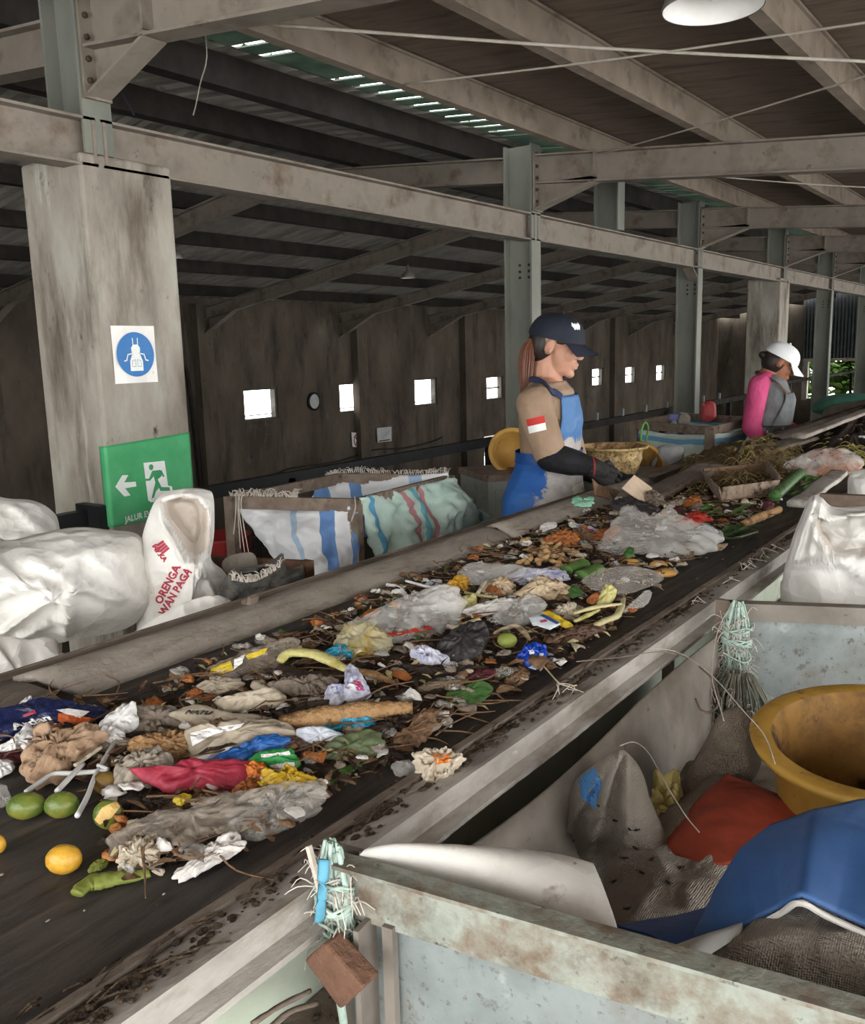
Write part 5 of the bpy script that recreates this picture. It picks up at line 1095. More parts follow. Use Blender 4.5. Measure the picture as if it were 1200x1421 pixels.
def torso_fn(rings, f, r):
    """rings: (z, centre, half depth, half width) low to high"""
    zs = [q[0] for q in rings]
    def at(z):
        z = max(zs[0], min(zs[-1], z))
        for i in range(len(rings)-1):
            if z <= zs[i+1]:
                t = (z-zs[i])/(zs[i+1]-zs[i]); t = t*t*(3-2*t)*.5+t*.5; a, b = rings[i], rings[i+1]
                return a[1].lerp(b[1], t), a[2]+(b[2]-a[2])*t, a[3]+(b[3]-a[3])*t
    def T(z, th, off=0):
        c, d, w = at(z); ca, sa = math.cos(th), math.sin(th); e = .85
        p = V3((c.x, c.y, z)) + f*((d+off)*abs(ca)**e*(1 if ca > 0 else -1)) + r*((w+off)*abs(sa)**e*(1 if sa > 0 else -1)); return p
    return T, at
# --- woman in the black cap
ang = math.radians(14); f = V3((math.cos(ang), math.sin(ang), 0)); r = V3((f.y, -f.x, 0)); up = V3((0, 0, 1))
XB = -1.70
ctr = lambda x, y, X=XB: PX(x, y, X)
nb_ = ctr(759, 526); ch = ctr(762, 580); wa = ctr(762, 632); hp = ctr(754, 690)
def PR(x, y, k):
    d = ray(x, y); return CAM + d*(((hp-CAM).dot(r)+k)/d.dot(r))
feet = V3((hp.x-.02, hp.y, 0))
W1 = thing('person', 'woman in black cap, khaki shirt and blue apron, black-gloved hand reaching onto the belt', 'person', feet)
rings = [(.78, hp+V3((0, 0, 0)), .125, .175), (hp.z, hp, .128, .175), (wa.z, wa, .1, .14), (ch.z, ch, .108, .145), (nb_.z-.045, nb_.lerp(ch, .25), .09, .15), (nb_.z-.018, nb_, .066, .115), (nb_.z+.012, nb_, .052, .06)]
T, at = torso_fn(rings, f, r)
Sr, Er, Wr = PR(741, 561, .165), PR(764, 634, .2), PR(823, 649, .16)
Sl = Sr-r*.33; El = Sl+f*.07-r*.02-up*.27; Wl = El+f*.22+r*.10-up*.05
yaw_h = math.radians(14); HM = Matrix.Rotation(yaw_h, 3, 'Z') @ Matrix.Rotation(math.radians(12), 3, 'Y')
Hc = PX(774, 479, -1.66); HK = .98
tor = grid(lambda u, v: T(.8+(nb_.z+.005-.8)*v, 2*pi*u, -.008), 40, 40, True); tor = (tor[0], tor[1]+[tuple(range(39, -1, -1)), tuple(range(40*40, 41*40))])
legs = []
for s in (-1, 1):
    h0 = V3((hp.x, hp.y, .82))+r*s*.085; legs += [capsule(h0, V3((h0.x+.01, h0.y, .45)), .085, .058), capsule(V3((h0.x+.01, h0.y, .45)), V3((h0.x-.02, h0.y, .09)), .055, .04)]
neckj = capsule(Hc+HM @ V3((-.03, 0, -.09)), nb_+V3((0, 0, -.03)), .053, .066)
arms = [capsule(Sr, Er, .05, .042), capsule(Er, Wr, .043, .03), capsule(Sl, El, .05, .042), capsule(El, Wl, .043, .03), capsule(Sr, Sl, .05, .05)]
hdir = (PR(850, 665, .13)-Wr).normalized()
hup = ((CAM-Wr).normalized()*.85+V3((0, 0, .55))).normalized()
body = remesh(head_parts(Hc, HM, HK)+[tor, neckj]+arms+legs+hand(Wr+hdir*.004, hdir, hup, 1, .88, .78)+hand(Wl, (f+r*.2-up*.4), up, -1, .95, .5), .0042, 3)
mk('body', body, D['skin'], W1, True)
hw = lambda c: Hc+HM @ (V3(c)*HK)
for s in (-1, 1):
    e = mk('eye', sphere(hw((.071, s*.03, .004)), .0125*HK, 14, 10), D['eyewhite'], W1, True); mk('iris', sphere(hw((.0785, s*.03, .003)), .0062*HK, 10, 8), D['iris'], e, True)
    mk('eyebrow', tube([hw((.082, s*.014, .024)), hw((.083, s*.03, .03)), hw((.07, s*.05, .024))], [.002, .004, .001], 6, 8), D['hairblack'], W1, True)
mk('lips', join(xf(sphere((0, 0, 0), (.0075*HK, .021*HK, .005*HK), 14, 8), HM, hw((.087, 0, -.0605))), xf(sphere((0, 0, 0), (.0075*HK, .018*HK, .0055*HK), 14, 8), HM, hw((.0855, 0, -.0725)))), D['lips'], W1, True)
cr, bl, bd, bt = cap_geo(Hc, HM, HK*1.05, .34, .04)
cp = mk('cap', cr, D['navycap'], W1, True); mk('bill', bl, D['navycap'], cp, True); mk('button', bt, D['navycap'], cp, True); mk('band', bd, D['navycap'], cp, True)
emb = [(-.018, .002), (-.013, .013), (-.008, .006), (-.003, .01), (0, .004), (.003, .01), (.008, .006), (.013, .013), (.018, .002), (.013, -.006), (.01, -.013), (.005, -.008), (0, -.013), (-.005, -.008), (-.01, -.013), (-.013, -.006)]
nc = (HM @ V3((.85, -.55, .15))).normalized(); ax = up.cross(nc).normalized(); ay = nc.cross(ax); oc = Hc+HM @ V3((.0, 0, .072))+nc*.05
mk('emblem', drape(finer(([oc+ax*x*1.15+ay*y*1.15+nc*.2 for x, y in emb], [tuple(range(len(emb)))]), .004), cr, nc, .0012, .4), D['printwhite'], cp)
hb = sphere((0, 0, 0), (.066*HK, .075*HK, .088*HK), 24, 16); hb = ([v for v in hb[0]], hb[1])
mk('hair', remesh([xf(hb, HM, hw((-.054, 0, .0))), xf(sphere((0, 0, 0), (.03*HK, .008*HK, .016*HK), 12, 8), HM, hw((.022, -.0665, .022))), xf(sphere((0, 0, 0), (.03*HK, .008*HK, .016*HK), 12, 8), HM, hw((.022, .0665, .022)))], .004, 2), D['hairblack'], W1, True)
# ponytail
random.seed(2); PT = [PR(739, 470, .01), PR(733, 480, .02), PR(730, 503, .03), PR(729, 527, .04), PR(728, 554, .05)]
gs = [tube(PT, [.008, .02, .026, .02, .004], 14, 24, .8, True, V3((1, 0, 0)), .05)]
for k in range(130):
    a_ = random.uniform(0, 6.28); q_ = V3((math.cos(a_), math.sin(a_), 0)); e = random.uniform(.8, 1.25); j = random.uniform(-.006, .02)
    gs.append(tube([PT[0]+q_*.006, PT[1]+q_*.019*e, PT[2]+q_*.025*e, PT[3]+q_*.02*e, PT[4]+q_*.009*e+V3((0, 0, j))], [.0014, .0022, .0022, .0018, .0006], 4, 14, 1, True, V3((1, 0, 0))))
pt = mk('ponytail', join(*gs), D['hairbrown'], W1, True); mk('hair_tie', sphere(PR(740, 470, .01), (.016, .014, .013), 12, 8), D['sleeve'], pt, True)
# shirt
st = grid(lambda u, v: T(wa.z-.03+(nb_.z-.008-wa.z+.03)*v, 2*pi*u, .006+.006*noise.noise(V3((u*14, v*5, 1)))), 48, 40, True); st = (st[0], st[1]+[tuple(range(47, -1, -1)), tuple(range(40*48, 41*48))])
cuff = Sr.lerp(Er, .88)
sl_ = [capsule(Sr, cuff, .068, .062, 18), capsule(Sl, Sl.lerp(El, .9), .068, .062, 18), capsule(Sr-up*.0, Sl, .062, .062, 16), capsule(nb_-up*.05+r*.06, Sr+up*.005, .05, .06), capsule(nb_-up*.05-r*.06, Sl+up*.005, .05, .06)]
sh = mk('shirt', remesh([st]+sl_, .0055, 4), D['khaki'], W1, True)
D['flagred'] = mat('flag_red', ['#b8332f', '#c23b36'], 20, .7)
nfl = (V3((0, 0, CAMZ))-Sr).normalized(); nfl = (nfl*.6+r*.6-f*.1).normalized(); ax = up.cross(nfl).normalized(); ay = nfl.cross(ax)
shg = ([v.co+WL[sh.name] for v in sh.data.vertices], [tuple(p.vertices) for p in sh.data.polygons])
a_ = math.radians(13); fx = ax*math.cos(a_)+ay*math.sin(a_); fy = ay*math.cos(a_)-ax*math.sin(a_)
oc = PR(747, 588.5, .2)
for nm_, y0, m_ in (('flag_red_band', .0, D['flagred']), ('flag_white_band', -.026, D['printwhite'])):
    P = [oc+fx*x+fy*(y0+y)+nfl*.2 for x, y in ((-.034, 0), (.034, 0), (.034, .026), (-.034, .026))]
    mk(nm_, drape(finer((P, [(0, 1, 2, 3)]), .008), shg, nfl, .0015, .5), m_, sh)
# arm sleeves and gloves
mk('arm_sleeve', remesh([capsule(Sr.lerp(Er, .8), Er, .056, .054, 18), capsule(Er, Er.lerp(Wr, .5), .056, .05, 18), capsule(Er.lerp(Wr, .45), Wr-hdir*.012, .051, .036, 18)], .005, 4), D['sleeve'], W1, True)
mk('arm_sleeve', remesh([capsule(Sl.lerp(El, .8), El, .054, .052, 18), capsule(El, Wl, .052, .036, 18)], .006, 4), D['sleeve'], W1, True)
gl = mk('glove', remesh(hand(Wr+hdir*.004, hdir, hup, 1, 1.04, .78)+[capsule(Wr-hdir*.0, Wr+hdir*.03, .037, .034)], .0026, 2), D['glove'], W1, True)
mk('cuff_trim', tube([Wr-hdir*.004+(up*math.cos(q_)+hdir.cross(up).normalized()*math.sin(q_))*.036 for q_ in [2*pi*j/16 for j in range(17)]], .004, 6, 40), D['red'], gl, True)
mk('glove', remesh(hand(Wl, (f+r*.2-up*.4), up, -1, 1.12, .6)+[capsule(Wl, Wl+f*.03, .034, .034)], .0035, 3), D['glove'], W1, True)
# apron
A = math.radians
def bibf(u, v):
    z = nb_.z-.06+(wa.z-.03-nb_.z+.06)*v; w_ = A(44)+A(26)*v; return T(z, (u-.5)*2*w_, .017+.004*noise.noise(V3((u*6, v*7, 3))))
apr = mk('apron_bib', grid(bibf, 30, 24), D['bib'], W1, True); solid(apr, .003)
def skf(u, v):
    z = wa.z+.005-(wa.z-.5)*v; th = (u-.5)*2*A(150); fl = .02+.012*v+.006*math.sin(th*7+v*2)*v; return T(max(z, .79), th, fl)+V3((0, 0, z-max(z, .79)))
sk = mk('apron_skirt', grid(skf, 72, 40), D['skirtblue'], W1, True); solid(sk, .003)
mk('waist_tie', grid(lambda u, v: T(wa.z-.018+.042*v, 2*pi*u, .026), 60, 3, True), D['bluedark'], W1, True)
for s in (-1, 1):
    zt2 = nb_.z-.062; P = [T(zt2, s*A(42), .02), T(nb_.z-.045, s*A(52), .022), T(nb_.z-.028, s*A(72), .022), T(nb_.z-.0, s*A(105), .022), T(nb_.z+.004, s*A(150), .024), T(nb_.z+.005, s*A(178), .024)]
    bvs = BVHTree.FromPolygons(shg[0], shg[1]); Q = []
    for p in cat_rom(P, 24):
        h, nn = bvs.find_nearest(p)[:2]; Q.append((h+nn*.007) if (p-h).length < .05 else p)
    mk('neck_strap', tube(Q, .015, 8, 40, .3, True, f), D['navy'], W1, True)
mk('worn_threads', fringe([T(.98, A(a_), .035) for a_ in (5, 18, 30)], 120, .05, .0012, 5, V3((.2, -.3, -1)), .6), D['twine'], sk)
mk('trousers', remesh([capsule(V3((hp.x, hp.y, .84))+r*s*.085, V3((hp.x+.01, hp.y, .45))+r*s*.085, .1, .075) for s in (-1, 1)]+[capsule(V3((hp.x+.01, hp.y, .45))+r*s*.085, V3((hp.x-.02, hp.y, .12))+r*s*.085, .075, .06) for s in (-1, 1)], .012, 3), D['trouser'], W1, True)
for s in (-1, 1):
    b0 = V3((hp.x-.02, hp.y, 0))+r*s*.085; mk('boot', remesh([capsule(b0+V3((0, 0, .2)), b0+V3((0, 0, .05)), .05, .045), capsule(b0+V3((0, 0, .046)), b0+f*.13+V3((0, 0, .04)), .045, .038), xf(box((-.05, -.04, 0), (.17, .04, .02)), Matrix.Rotation(ang, 3, 'Z'), b0)], .01, 3), D['boot'], W1, True)
# --- woman in the white cap
ang2 = math.radians(6); f = V3((math.cos(ang2), math.sin(ang2), 0)); r = V3((f.y, -f.x, 0))
X2 = -1.72
nb2 = PX(1066, 518, -1.64)
def PR2(x, y, k):
    d = ray(x, y); return CAM + d*(((nb2-CAM).dot(r)+k)/d.dot(r))
ch2, wa2, hp2 = PR2(1072, 555, 0), PR2(1068, 590, 0), PR2(1060, 622, 0)
W2 = thing('person', 'woman in white cap and pink sleeves with grey apron, bending over the far belt', 'person', V3((hp2.x, hp2.y, 0)))
hz = hp2.z
rings = [(.74, V3((hp2.x, hp2.y, 0)), .13, .18), (hz, hp2, .135, .18), (wa2.z, wa2, .11, .14), (ch2.z, ch2, .115, .14), (nb2.z-.05, nb2.lerp(ch2, .3), .095, .135), (nb2.z-.015, nb2, .07, .11), (nb2.z+.005, nb2, .055, .07)]
T2, at2 = torso_fn(rings, f, r)
S2, E2, Q2 = PR2(1053, 534, .155), PR2(1042, 592, .19), PR2(1064, 622, .17)
S2l = S2-r*.31; E2l = S2l+f*.05-up*.26; Q2l = E2l+f*.2-up*.08
HM2 = Matrix.Rotation(math.radians(24), 3, 'Z') @ Matrix.Rotation(math.radians(30), 3, 'Y'); H2 = PR2(1083, 503, .0); HK2 = 1.0
tor = grid(lambda u, v: T2(.76+(nb2.z+.005-.76)*v, 2*pi*u, -.008), 36, 36, True); tor = (tor[0], tor[1]+[tuple(range(35, -1, -1)), tuple(range(36*36, 37*36))])
legs = []
for s in (-1, 1):
    h0 = V3((hp2.x, hp2.y, .8))+r*s*.085; legs += [capsule(h0, V3((h0.x+.02, h0.y, .44)), .085, .058), capsule(V3((h0.x+.02, h0.y, .44)), V3((h0.x-.02, h0.y, .09)), .055, .04)]
d2 = (Q2-E2).normalized()
body = remesh(head_parts(H2, HM2, HK2)+[tor, capsule(H2+HM2 @ V3((-.03, 0, -.08)), nb2-up*.03, .05, .062), capsule(S2, E2, .048, .04), capsule(E2, Q2, .04, .029), capsule(S2l, E2l, .048, .04), capsule(E2l, Q2l, .04, .029), capsule(S2, S2l, .05, .05)]+legs+hand(Q2, d2, up, 1, .95, .5)+hand(Q2l, f-up*.5, up, -1, .95, .5), .0055, 3)
mk('body', body, D['skin2'], W2, True)
for s in (-1, 1): mk('eye', sphere(H2+HM2 @ V3((.07, s*.03, .004)), .0125, 10, 8), D['eyewhite'], W2, True)
cr, bl, bd, bt = cap_geo(H2, HM2, 1.04, .5, .0)
cp = mk('cap', cr, D['whitecap'], W2, True); mk('bill', bl, D['whitecap'], cp, True); mk('button', bt, D['whitecap'], cp, True); mk('band', bd, D['whitecap'], cp, True)
mk('hair', remesh([xf(sphere((0, 0, 0), (.082, .078, .085), 20, 14), HM2, H2+HM2 @ V3((-.035, 0, -.01))), xf(sphere((0, 0, 0), (.03, .03, .025), 12, 8), HM2, H2+HM2 @ V3((-.115, 0, -.012)))], .006, 2), D['hairblack'], W2, True)
st = grid(lambda u, v: T2(wa2.z-.05+(nb2.z-.008-wa2.z+.05)*v, 2*pi*u, .006), 44, 30, True); st = (st[0], st[1]+[tuple(range(43, -1, -1)), tuple(range(30*44, 31*44))])
mk('shirt_body', remesh([st], .007, 3), D['grey'], W2, True)
mk('sleeve', remesh([capsule(S2, E2, .064, .058, 16), capsule(E2, E2.lerp(Q2, .8), .056, .044, 16), capsule(nb2-up*.035+r*.06, S2, .052, .064)], .007, 4), D['pink'], W2, True)
mk('sleeve', remesh([capsule(S2l, E2l, .062, .056, 16), capsule(E2l, E2l.lerp(Q2l, .8), .056, .042, 16), capsule(nb2-up*.035-r*.06, S2l, .052, .062)], .007, 4), D['pink'], W2, True)
def bib2(u, v): 
    z = nb2.z-.12+(wa2.z-nb2.z+.1)*v; return T2(z, (u-.5)*2*(A(42)+A(40)*v), .02)
b = mk('apron_bib', grid(bib2, 24, 20), D['grey'], W2, True); solid(b, .003)
def sk2(u, v):
    z = wa2.z+.01-(wa2.z-.45)*v; th = (u-.5)*2*A(130); return T2(max(z, .75), th, .022+.008*math.sin(th*6)*v)+V3((0, 0, z-max(z, .75)))
s_ = mk('apron_skirt', grid(sk2, 60, 30), D['skirtgrey'], W2, True); solid(s_, .003)
for s in (-1, 1): mk('neck_strap', tube([T2(nb2.z-.118, s*A(38), .022), T2(nb2.z-.05, s*A(60), .022), T2(nb2.z, s*A(110), .02), T2(nb2.z+.005, s*A(175), .022)], .012, 8, 20, .35, True, f), D['brick'], W2, True)
mk('trousers', remesh([capsule(V3((hp2.x, hp2.y, .8))+r*s*.085, V3((hp2.x, hp2.y, .12))+r*s*.085, .1, .06) for s in (-1, 1)], .014, 3), D['trouser'], W2, True)
for s in (-1, 1):
    b0 = V3((hp2.x-.02, hp2.y, 0))+r*s*.085; mk('boot', remesh([capsule(b0+V3((0, 0, .2)), b0+V3((0, 0, .05)), .05, .045), capsule(b0+V3((0, 0, .046)), b0+f*.13+V3((0, 0, .04)), .045, .038)], .012, 3), D['boot'], W2, True)
# ------------------------------------------------------------------ refuse on the belt
ZB = .952
WM = {}
def wm(k, cols, rough=.6, crum=(45, .5), dirt=None, spec=.35, film_=None):
    if k not in WM: WM[k] = film(k, *film_) if film_ else mat(k, cols, 30, rough, .15, 160, spec=spec, crum=crum, dirt=[dirt] if dirt else [])
    return WM[k]
def cols_(*c): return list(c)
mud = ('#4a3a2c', .6, .76, 45)
wm('navy_foil', ['#151c3f', '#1f2a58'], .28, (35, .6), spec=.6); wm('orange_foil', ['#b5511f', '#c4632b'], .35, (40, .5)); wm('white_paper', ['#d3d0ca', '#e2dfda'], .7, (45, .6), ('#8f8374', .64, .78, 30))
wm('white_clean', ['#dedddb', '#e9e8e6'], .6, (50, .5)); wm('maroon', ['#4a1f27', '#5c2a30'], .6); wm('kraft', ['#8d735c', '#a58a70', '#977c64'], .85, (40, .7), ('#5d4838', .62, .78, 30)); wm('beige_paper', ['#9d9180', '#b0a591'], .8, (35, .5), ('#6d604f', .6, .76, 35))
wm('grey_paper', ['#75695d', '#8a7d70'], .8, (40, .6), mud); wm('red_foil', ['#8e2638', '#a03345'], .5, (25, .5), ('#5b2029', .62, .78, 40)); wm('orange', ['#c06a22', '#d07c30'], .5, (50, .5)); wm('yellow_film', ['#c09a1e', '#cfae33'], .45, (50, .6), ('#7d641d', .66, .8, 40))
wm('pulp', ['#a4652f', '#8d5128', '#b87a42'], .6, (70, .7), mud); wm('green_print', ['#2f8a45', '#3a9a52'], .5, (45, .4)); wm('blue_film', ['#23589e', '#2f68b2'], .4, (35, .6), ('#38485f', .64, .8, 30)); wm('cob', ['#8f6c46', '#a4825a', '#6c4c30'], .85, (140, .8), ('#3e2a1c', .56, .7, 90))
wm('grey_lump', ['#8c8376', '#a0978a'], .75, (60, .7), mud); wm('pale_husk', ['#b5a893', '#c8bca8', '#a39680'], .75, (50, .5), ('#7c6b55', .62, .78, 35)); wm('dry_brown', ['#5f4733', '#7a5f46', '#4a3526'], .8, (60, .6)); wm('dark_peel', ['#241a13', '#35271c'], .65, (60, .6)); wm('banana', ['#b9b06a', '#c9c384', '#a79c53'], .55, (60, .3), ('#4b3a22', .64, .76, 50))
wm('stalk', ['#b5ab7c', '#c4bb92'], .6, (60, .3), ('#5c4a30', .62, .76, 50)); wm('cyan_foil', ['#1b86a8', '#2a9dbf'], .3, (45, .7), spec=.6); wm('foam', ['#b4bac4', '#c6cbd3'], .6, (30, .4)); wm('brown_film', ['#4b372b', '#5d463a'], .45, (40, .6)); wm('leaf_dull', ['#4f5940', '#5e6a4b', '#6a7257'], .55, (40, .4), mud); wm('leaf_green', ['#34552a', '#426535', '#4f7240'], .5, (50, .3)); wm('leaf_bright', ['#4a7030', '#5f8440'], .55, (50, .3)); wm('lime', ['#707a34', '#848c42'], .6, (50, .3), ('#5a5a26', .62, .78, 40))
wm('wood', ['#6f604f', '#857562'], .85, (60, .5), mud); wm('violet_tissue', ['#8f93b5', '#c3c4d2', '#dcdbe0'], .6, (45, .6)); wm('magenta', ['#9c2f5c', '#ac3f6c'], .6); wm('onion', ['#b49f82', '#c7b396', '#a08a6c'], .5, (35, .6), ('#7b6448', .62, .78, 30)); wm('blue_foil', ['#1238a0', '#1d4ab8'], .28, (50, .6), spec=.6); wm('dark_bag', ['#2d2a2b', '#3a3638'], .4, (35, .6)); wm('card_white', ['#c4ccd0', '#d4dade'], .5, (30, .2)); wm('yellow_print', ['#cdb02a', '#d8bf40'], .5); wm('navy_print', ['#27407f', '#334d8c'], .5)
wm('mango_green', ['#4a5e22', '#657530', '#8f8434'], .35, (20, .1), spec=.5); wm('mango_yellow', ['#c08f2a', '#cf9f36', '#b07d26'], .38, (20, .1), ('#7c5a20', .66, .78, 40), .5); wm('mango_brown', ['#6a5226', '#7e6430'], .45, (25, .15)); wm('mango_flesh', ['#c9a45c', '#d8b878'], .55, (50, .3), ('#8f6d35', .62, .78, 40)); wm('tomato', ['#9e2a1e', '#b03527'], .35); wm('potato', ['#b88a48', '#c99c58'], .6, (30, .2), ('#7d5a2c', .64, .78, 40)); wm('peanut', ['#a58258', '#bb996c', '#8d6b45'], .8, (160, .6)); wm('straw_white', ['#cfcfcd', '#dcdcda'], .45, (30, .1))
wm('straw', ['#5a4a2e', '#75633e', '#43361f'], .85, (60, .3)); wm('straw_yellow', ['#7a7238', '#8f8548'], .8, (60, .3)); wm('cardboard', ['#6d5440', '#7d634c'], .85, (20, .3), ('#46352a', .5, .7, 25)); wm('card_pale', ['#c2ab92', '#cdb8a0'], .8, (20, .2), ('#9a836a', .62, .78, 25)); wm('mold', ['#7d6c5c', '#958575'], .9, (40, .4), ('#4d392c', .48, .64, 40)); wm('mint_net', ['#7fb59a', '#93c4ab'], .6)
F1 = wm('film_grey', 0, film_=('#b9b4ac', .12, .5, 20)); F2 = wm('film_white', 0, film_=('#cfcdc8', .1, .58, 18)); F3 = wm('film_brownish', 0, film_=('#94897c', .25, .65, 22)); F4 = wm('film_gold', 0, film_=('#cfc9a8', .3, .75, 16, .2, '#b0922f', 14)); F5 = wm('film_pink', 0, film_=('#d5d0cb', .3, .75, 12, .2, '#a8705e', 9))
NW = [0]
FLAT = ('film', 'leaf', 'paper', 'scrap', 'card', 'peel', 'wood', 'sachet', 'napkin', 'packet', 'bag', 'onion skin', 'wrapper', 'pulp')
def waste(name, px, mat_, label, cat, th=.012, z=None, amp=.5, k=2.4, edge=.14, n=72, rings=9, back=.6, group=None, power=2.8, tilt=None, smooth=True):
    """a crumpled item whose foot rests on the pile and whose face leans back from the viewer's side of the belt"""
    NW[0] += 1; z = (ZB+.012 if z is None else z); al = math.radians(20 if th < .013 else (30 if cat in FLAT else 42))
    yb = max(p[1] for p in px); xb = sum(p[0] for p in px)/len(px)
    P0 = PZ(xb, yb, max(ZB+.001, z-.016)); hd = V3((-P0.x, -P0.y, 0)).normalized(); nrm = hd*math.sin(al)+V3((0, 0, math.cos(al)))
    cx_, cy_ = xb, sum(p[1] for p in px)/len(px); gr = 1.13 if th > .012 else 1.02; L = []
    for x, y in px:
        d = ray(cx_+(x-cx_)*gr, cy_+(y-cy_)*gr); L.append(CAM+d*((P0-CAM).dot(nrm)/d.dot(nrm)))
    c = sum(L, V3())/len(L); size = max(.01, sum((p-c).length for p in L)/len(L)); th = min(th*.62, size*.5)
    g = pillow(L, nrm, th, back, rings, n, min(amp*1.25, .95), k/size, NW[0]+100, 1, edge, power, smooth)
    g = ([V3((v.x, v.y, max(v.z, ZB+.0008))) for v in g[0]],)+tuple(g[1:])
    o = one(name, g, WM[mat_] if isinstance(mat_, str) else mat_, label, cat, group, True); return o, g
def onto(o, g, px, mat_, nm, z=ZB+.012, lift=.0014):
    L = lay(px, z); G = cast(finer((L, [tuple(range(len(L)))]), .007), g, lift)
    if G[1]: return mk(nm, G, WM[mat_] if isinstance(mat_, str) else mat_, o)
def stem(name, px, r, mat_, label, cat, z=ZB+.02, n=24, flat=1, wob=.15, group=None, seg=10, lift=None):
    P = [PZ(x, y, z+(lift[i] if lift else 0)) for i, (x, y) in enumerate(px)]
    return one(name, tube(P, r, seg, n, flat, wob=wob, seed=len(px)+NW[0]), WM[mat_], label, cat, group, True)
def blade(px, w, z=ZB+.02, fold=.25, n=18, lift=None, seed=0):
    P = cat_rom([PZ(x, y, z+(lift[i] if lift else 0)) for i, (x, y) in enumerate(px)], n); V, F = [], []
    for i, p in enumerate(P):
        d, s, u = frame_of(P[min(i+1, n)]-P[max(i-1, 0)]); t = i/n; ww = w*(math.sin(pi*min(1, t*.93+.05))**.7)+.0006
        for q in (-1, -.5, 0, .5, 1): V.append(p+s*ww*q+u*(abs(q)*ww*fold+.25*ww*noise.noise(V3((t*5+seed, q, seed)))))
    for i in range(n):
        for q in range(4): F.append((i*5+q, i*5+q+1, i*5+q+6, i*5+q+5))
    V2 = [v-V3((0, 0, .0012)) for v in V]; m = len(V)
    return join((V, F), (V2, [f[::-1] for f in F]))
def leafy(name, blades, mat_, label, cat, z=ZB+.02, group=None):
    return one(name, join(*[blade(px, w, z, .3, 14, None, i*3.3) for i, (px, w) in enumerate(blades)]), WM[mat_], label, cat, group, True)
# --- the mat of rotten scraps under everything
PILE = [(-40, 1000), (60, 990), (150, 985), (230, 965), (290, 930), (400, 890), (480, 855), (560, 815), (640, 778), (700, 755), (760, 732), (830, 700), (880, 680), (960, 655), (1020, 640), (1120, 640), (1090, 690), (1040, 728), (985, 758), (930, 800), (880, 842), (850, 872), (770, 925), (690, 970), (620, 1010), (560, 1060), (470, 1095), (430, 1130), (340, 1180), (250, 1215), (165, 1215), (150, 1120), (110, 1075), (20, 1045), (-40, 1040)]
def pile_d(p): return poly_dist(proj(p), PILE)
nx, ny = 64, 330; x0_, x1_, y0_, y1_ = -1.31, -.675, .35, 4.6; H = {}
for j in range(ny+1):
    for i in range(nx+1):
        x, y = x0_+(x1_-x0_)*i/nx, y0_+(y1_-y0_)*j/ny; d = pile_d(V3((x, y, ZB)))*(y+1)/1250*.9
        m_ = d/.035+noise.fractal(V3((x*14, y*14, 3)), 1, 2, 3)*1.1
        if m_ > 0: H[(i, j)] = min(1, m_)*(.008+.012*abs(noise.noise(V3((x*22, y*22, 1))))+.007*abs(noise.noise(V3((x*60, y*60, 5)))))
V, F, ix = [], [], {}
for (i, j), h in H.items(): ix[(i, j)] = len(V); V.append(V3((x0_+(x1_-x0_)*i/nx, y0_+(y1_-y0_)*j/ny, ZB+h)))
for (i, j) in H:
    q = [(i, j), (i+1, j), (i+1, j+1), (i, j+1)]
    if all(a in ix for a in q): F.append(tuple(ix[a] for a in q))
one('organic_muck', (V, F), D['muck'], 'dark wet mat of rotten scraps lying under the refuse on the belt', 'muck', None, False, 'stuff')
random.seed(77)
def rnd_in():
    while True:
        x, y = random.uniform(x0_+.02, x1_-.01), y0_+(y1_-y0_)*random.random()**1.5; p = V3((x, y, ZB))
        if pile_d(p)*(y+1)/1250 > -.012: return p
def shard(p, l, w, a, b):
    d = V3((math.cos(a), math.sin(a), b)); s = V3((-math.sin(a), math.cos(a), random.uniform(-.5, .5)))*w; m = p+d*l*.5+V3((0, 0, l*.12)); e = p+d*l
    return [p-s*.3, p+s*.3, m+s, m-s, e+s*.3, e-s*.3], [(0, 1, 2, 3), (3, 2, 4, 5)]
for nm_, cnt, mt, lab, lw_ in (('leaf_litter', 2600, 'dry_brown', 'torn brown leaf shreds scattered through the refuse on the belt', (.012, .035, .25)), ('dark_litter', 2200, 'dark_peel', 'blackened peel shreds scattered through the refuse on the belt', (.01, .032, .22)), ('pale_litter', 900, 'stalk', 'pale stalk and husk shreds scattered through the refuse on the belt', (.01, .03, .18)), ('green_litter', 480, 'leaf_green', 'green leaf shreds scattered through the refuse on the belt', (.008, .024, .3))):
    gs = []
    for k in range(cnt):
        p = rnd_in()+V3((0, 0, random.uniform(.004, .018))); l = random.uniform(lw_[0], lw_[1])*.85; gs.append(shard(p, l, l*lw_[2]*random.uniform(.4, 1.3), random.uniform(0, 6.28), random.uniform(-.25, .45)))
    one(nm_, join(*gs), WM[mt], lab, 'litter', None, False, 'stuff')
gs = []
for k in range(700):
    p = rnd_in()+V3((0, 0, random.uniform(.01, .028))); a = random.gauss(.5, 1.2); l = random.uniform(.03, .11); d = V3((math.cos(a), math.sin(a), random.uniform(-.1, .15))); s = V3((-d.y, d.x, 0))*l*random.uniform(-.2, .2)
    gs.append(tube([p, p+d*l*.5+s, p+d*l], [.0016, .0012, .0006], 4, 6))
one('twig_litter', join(*gs), WM['dry_brown'], 'thin brown twigs and stems tangled through the refuse on the belt', 'twigs', None, False, 'stuff')
T_ = ZB+.02
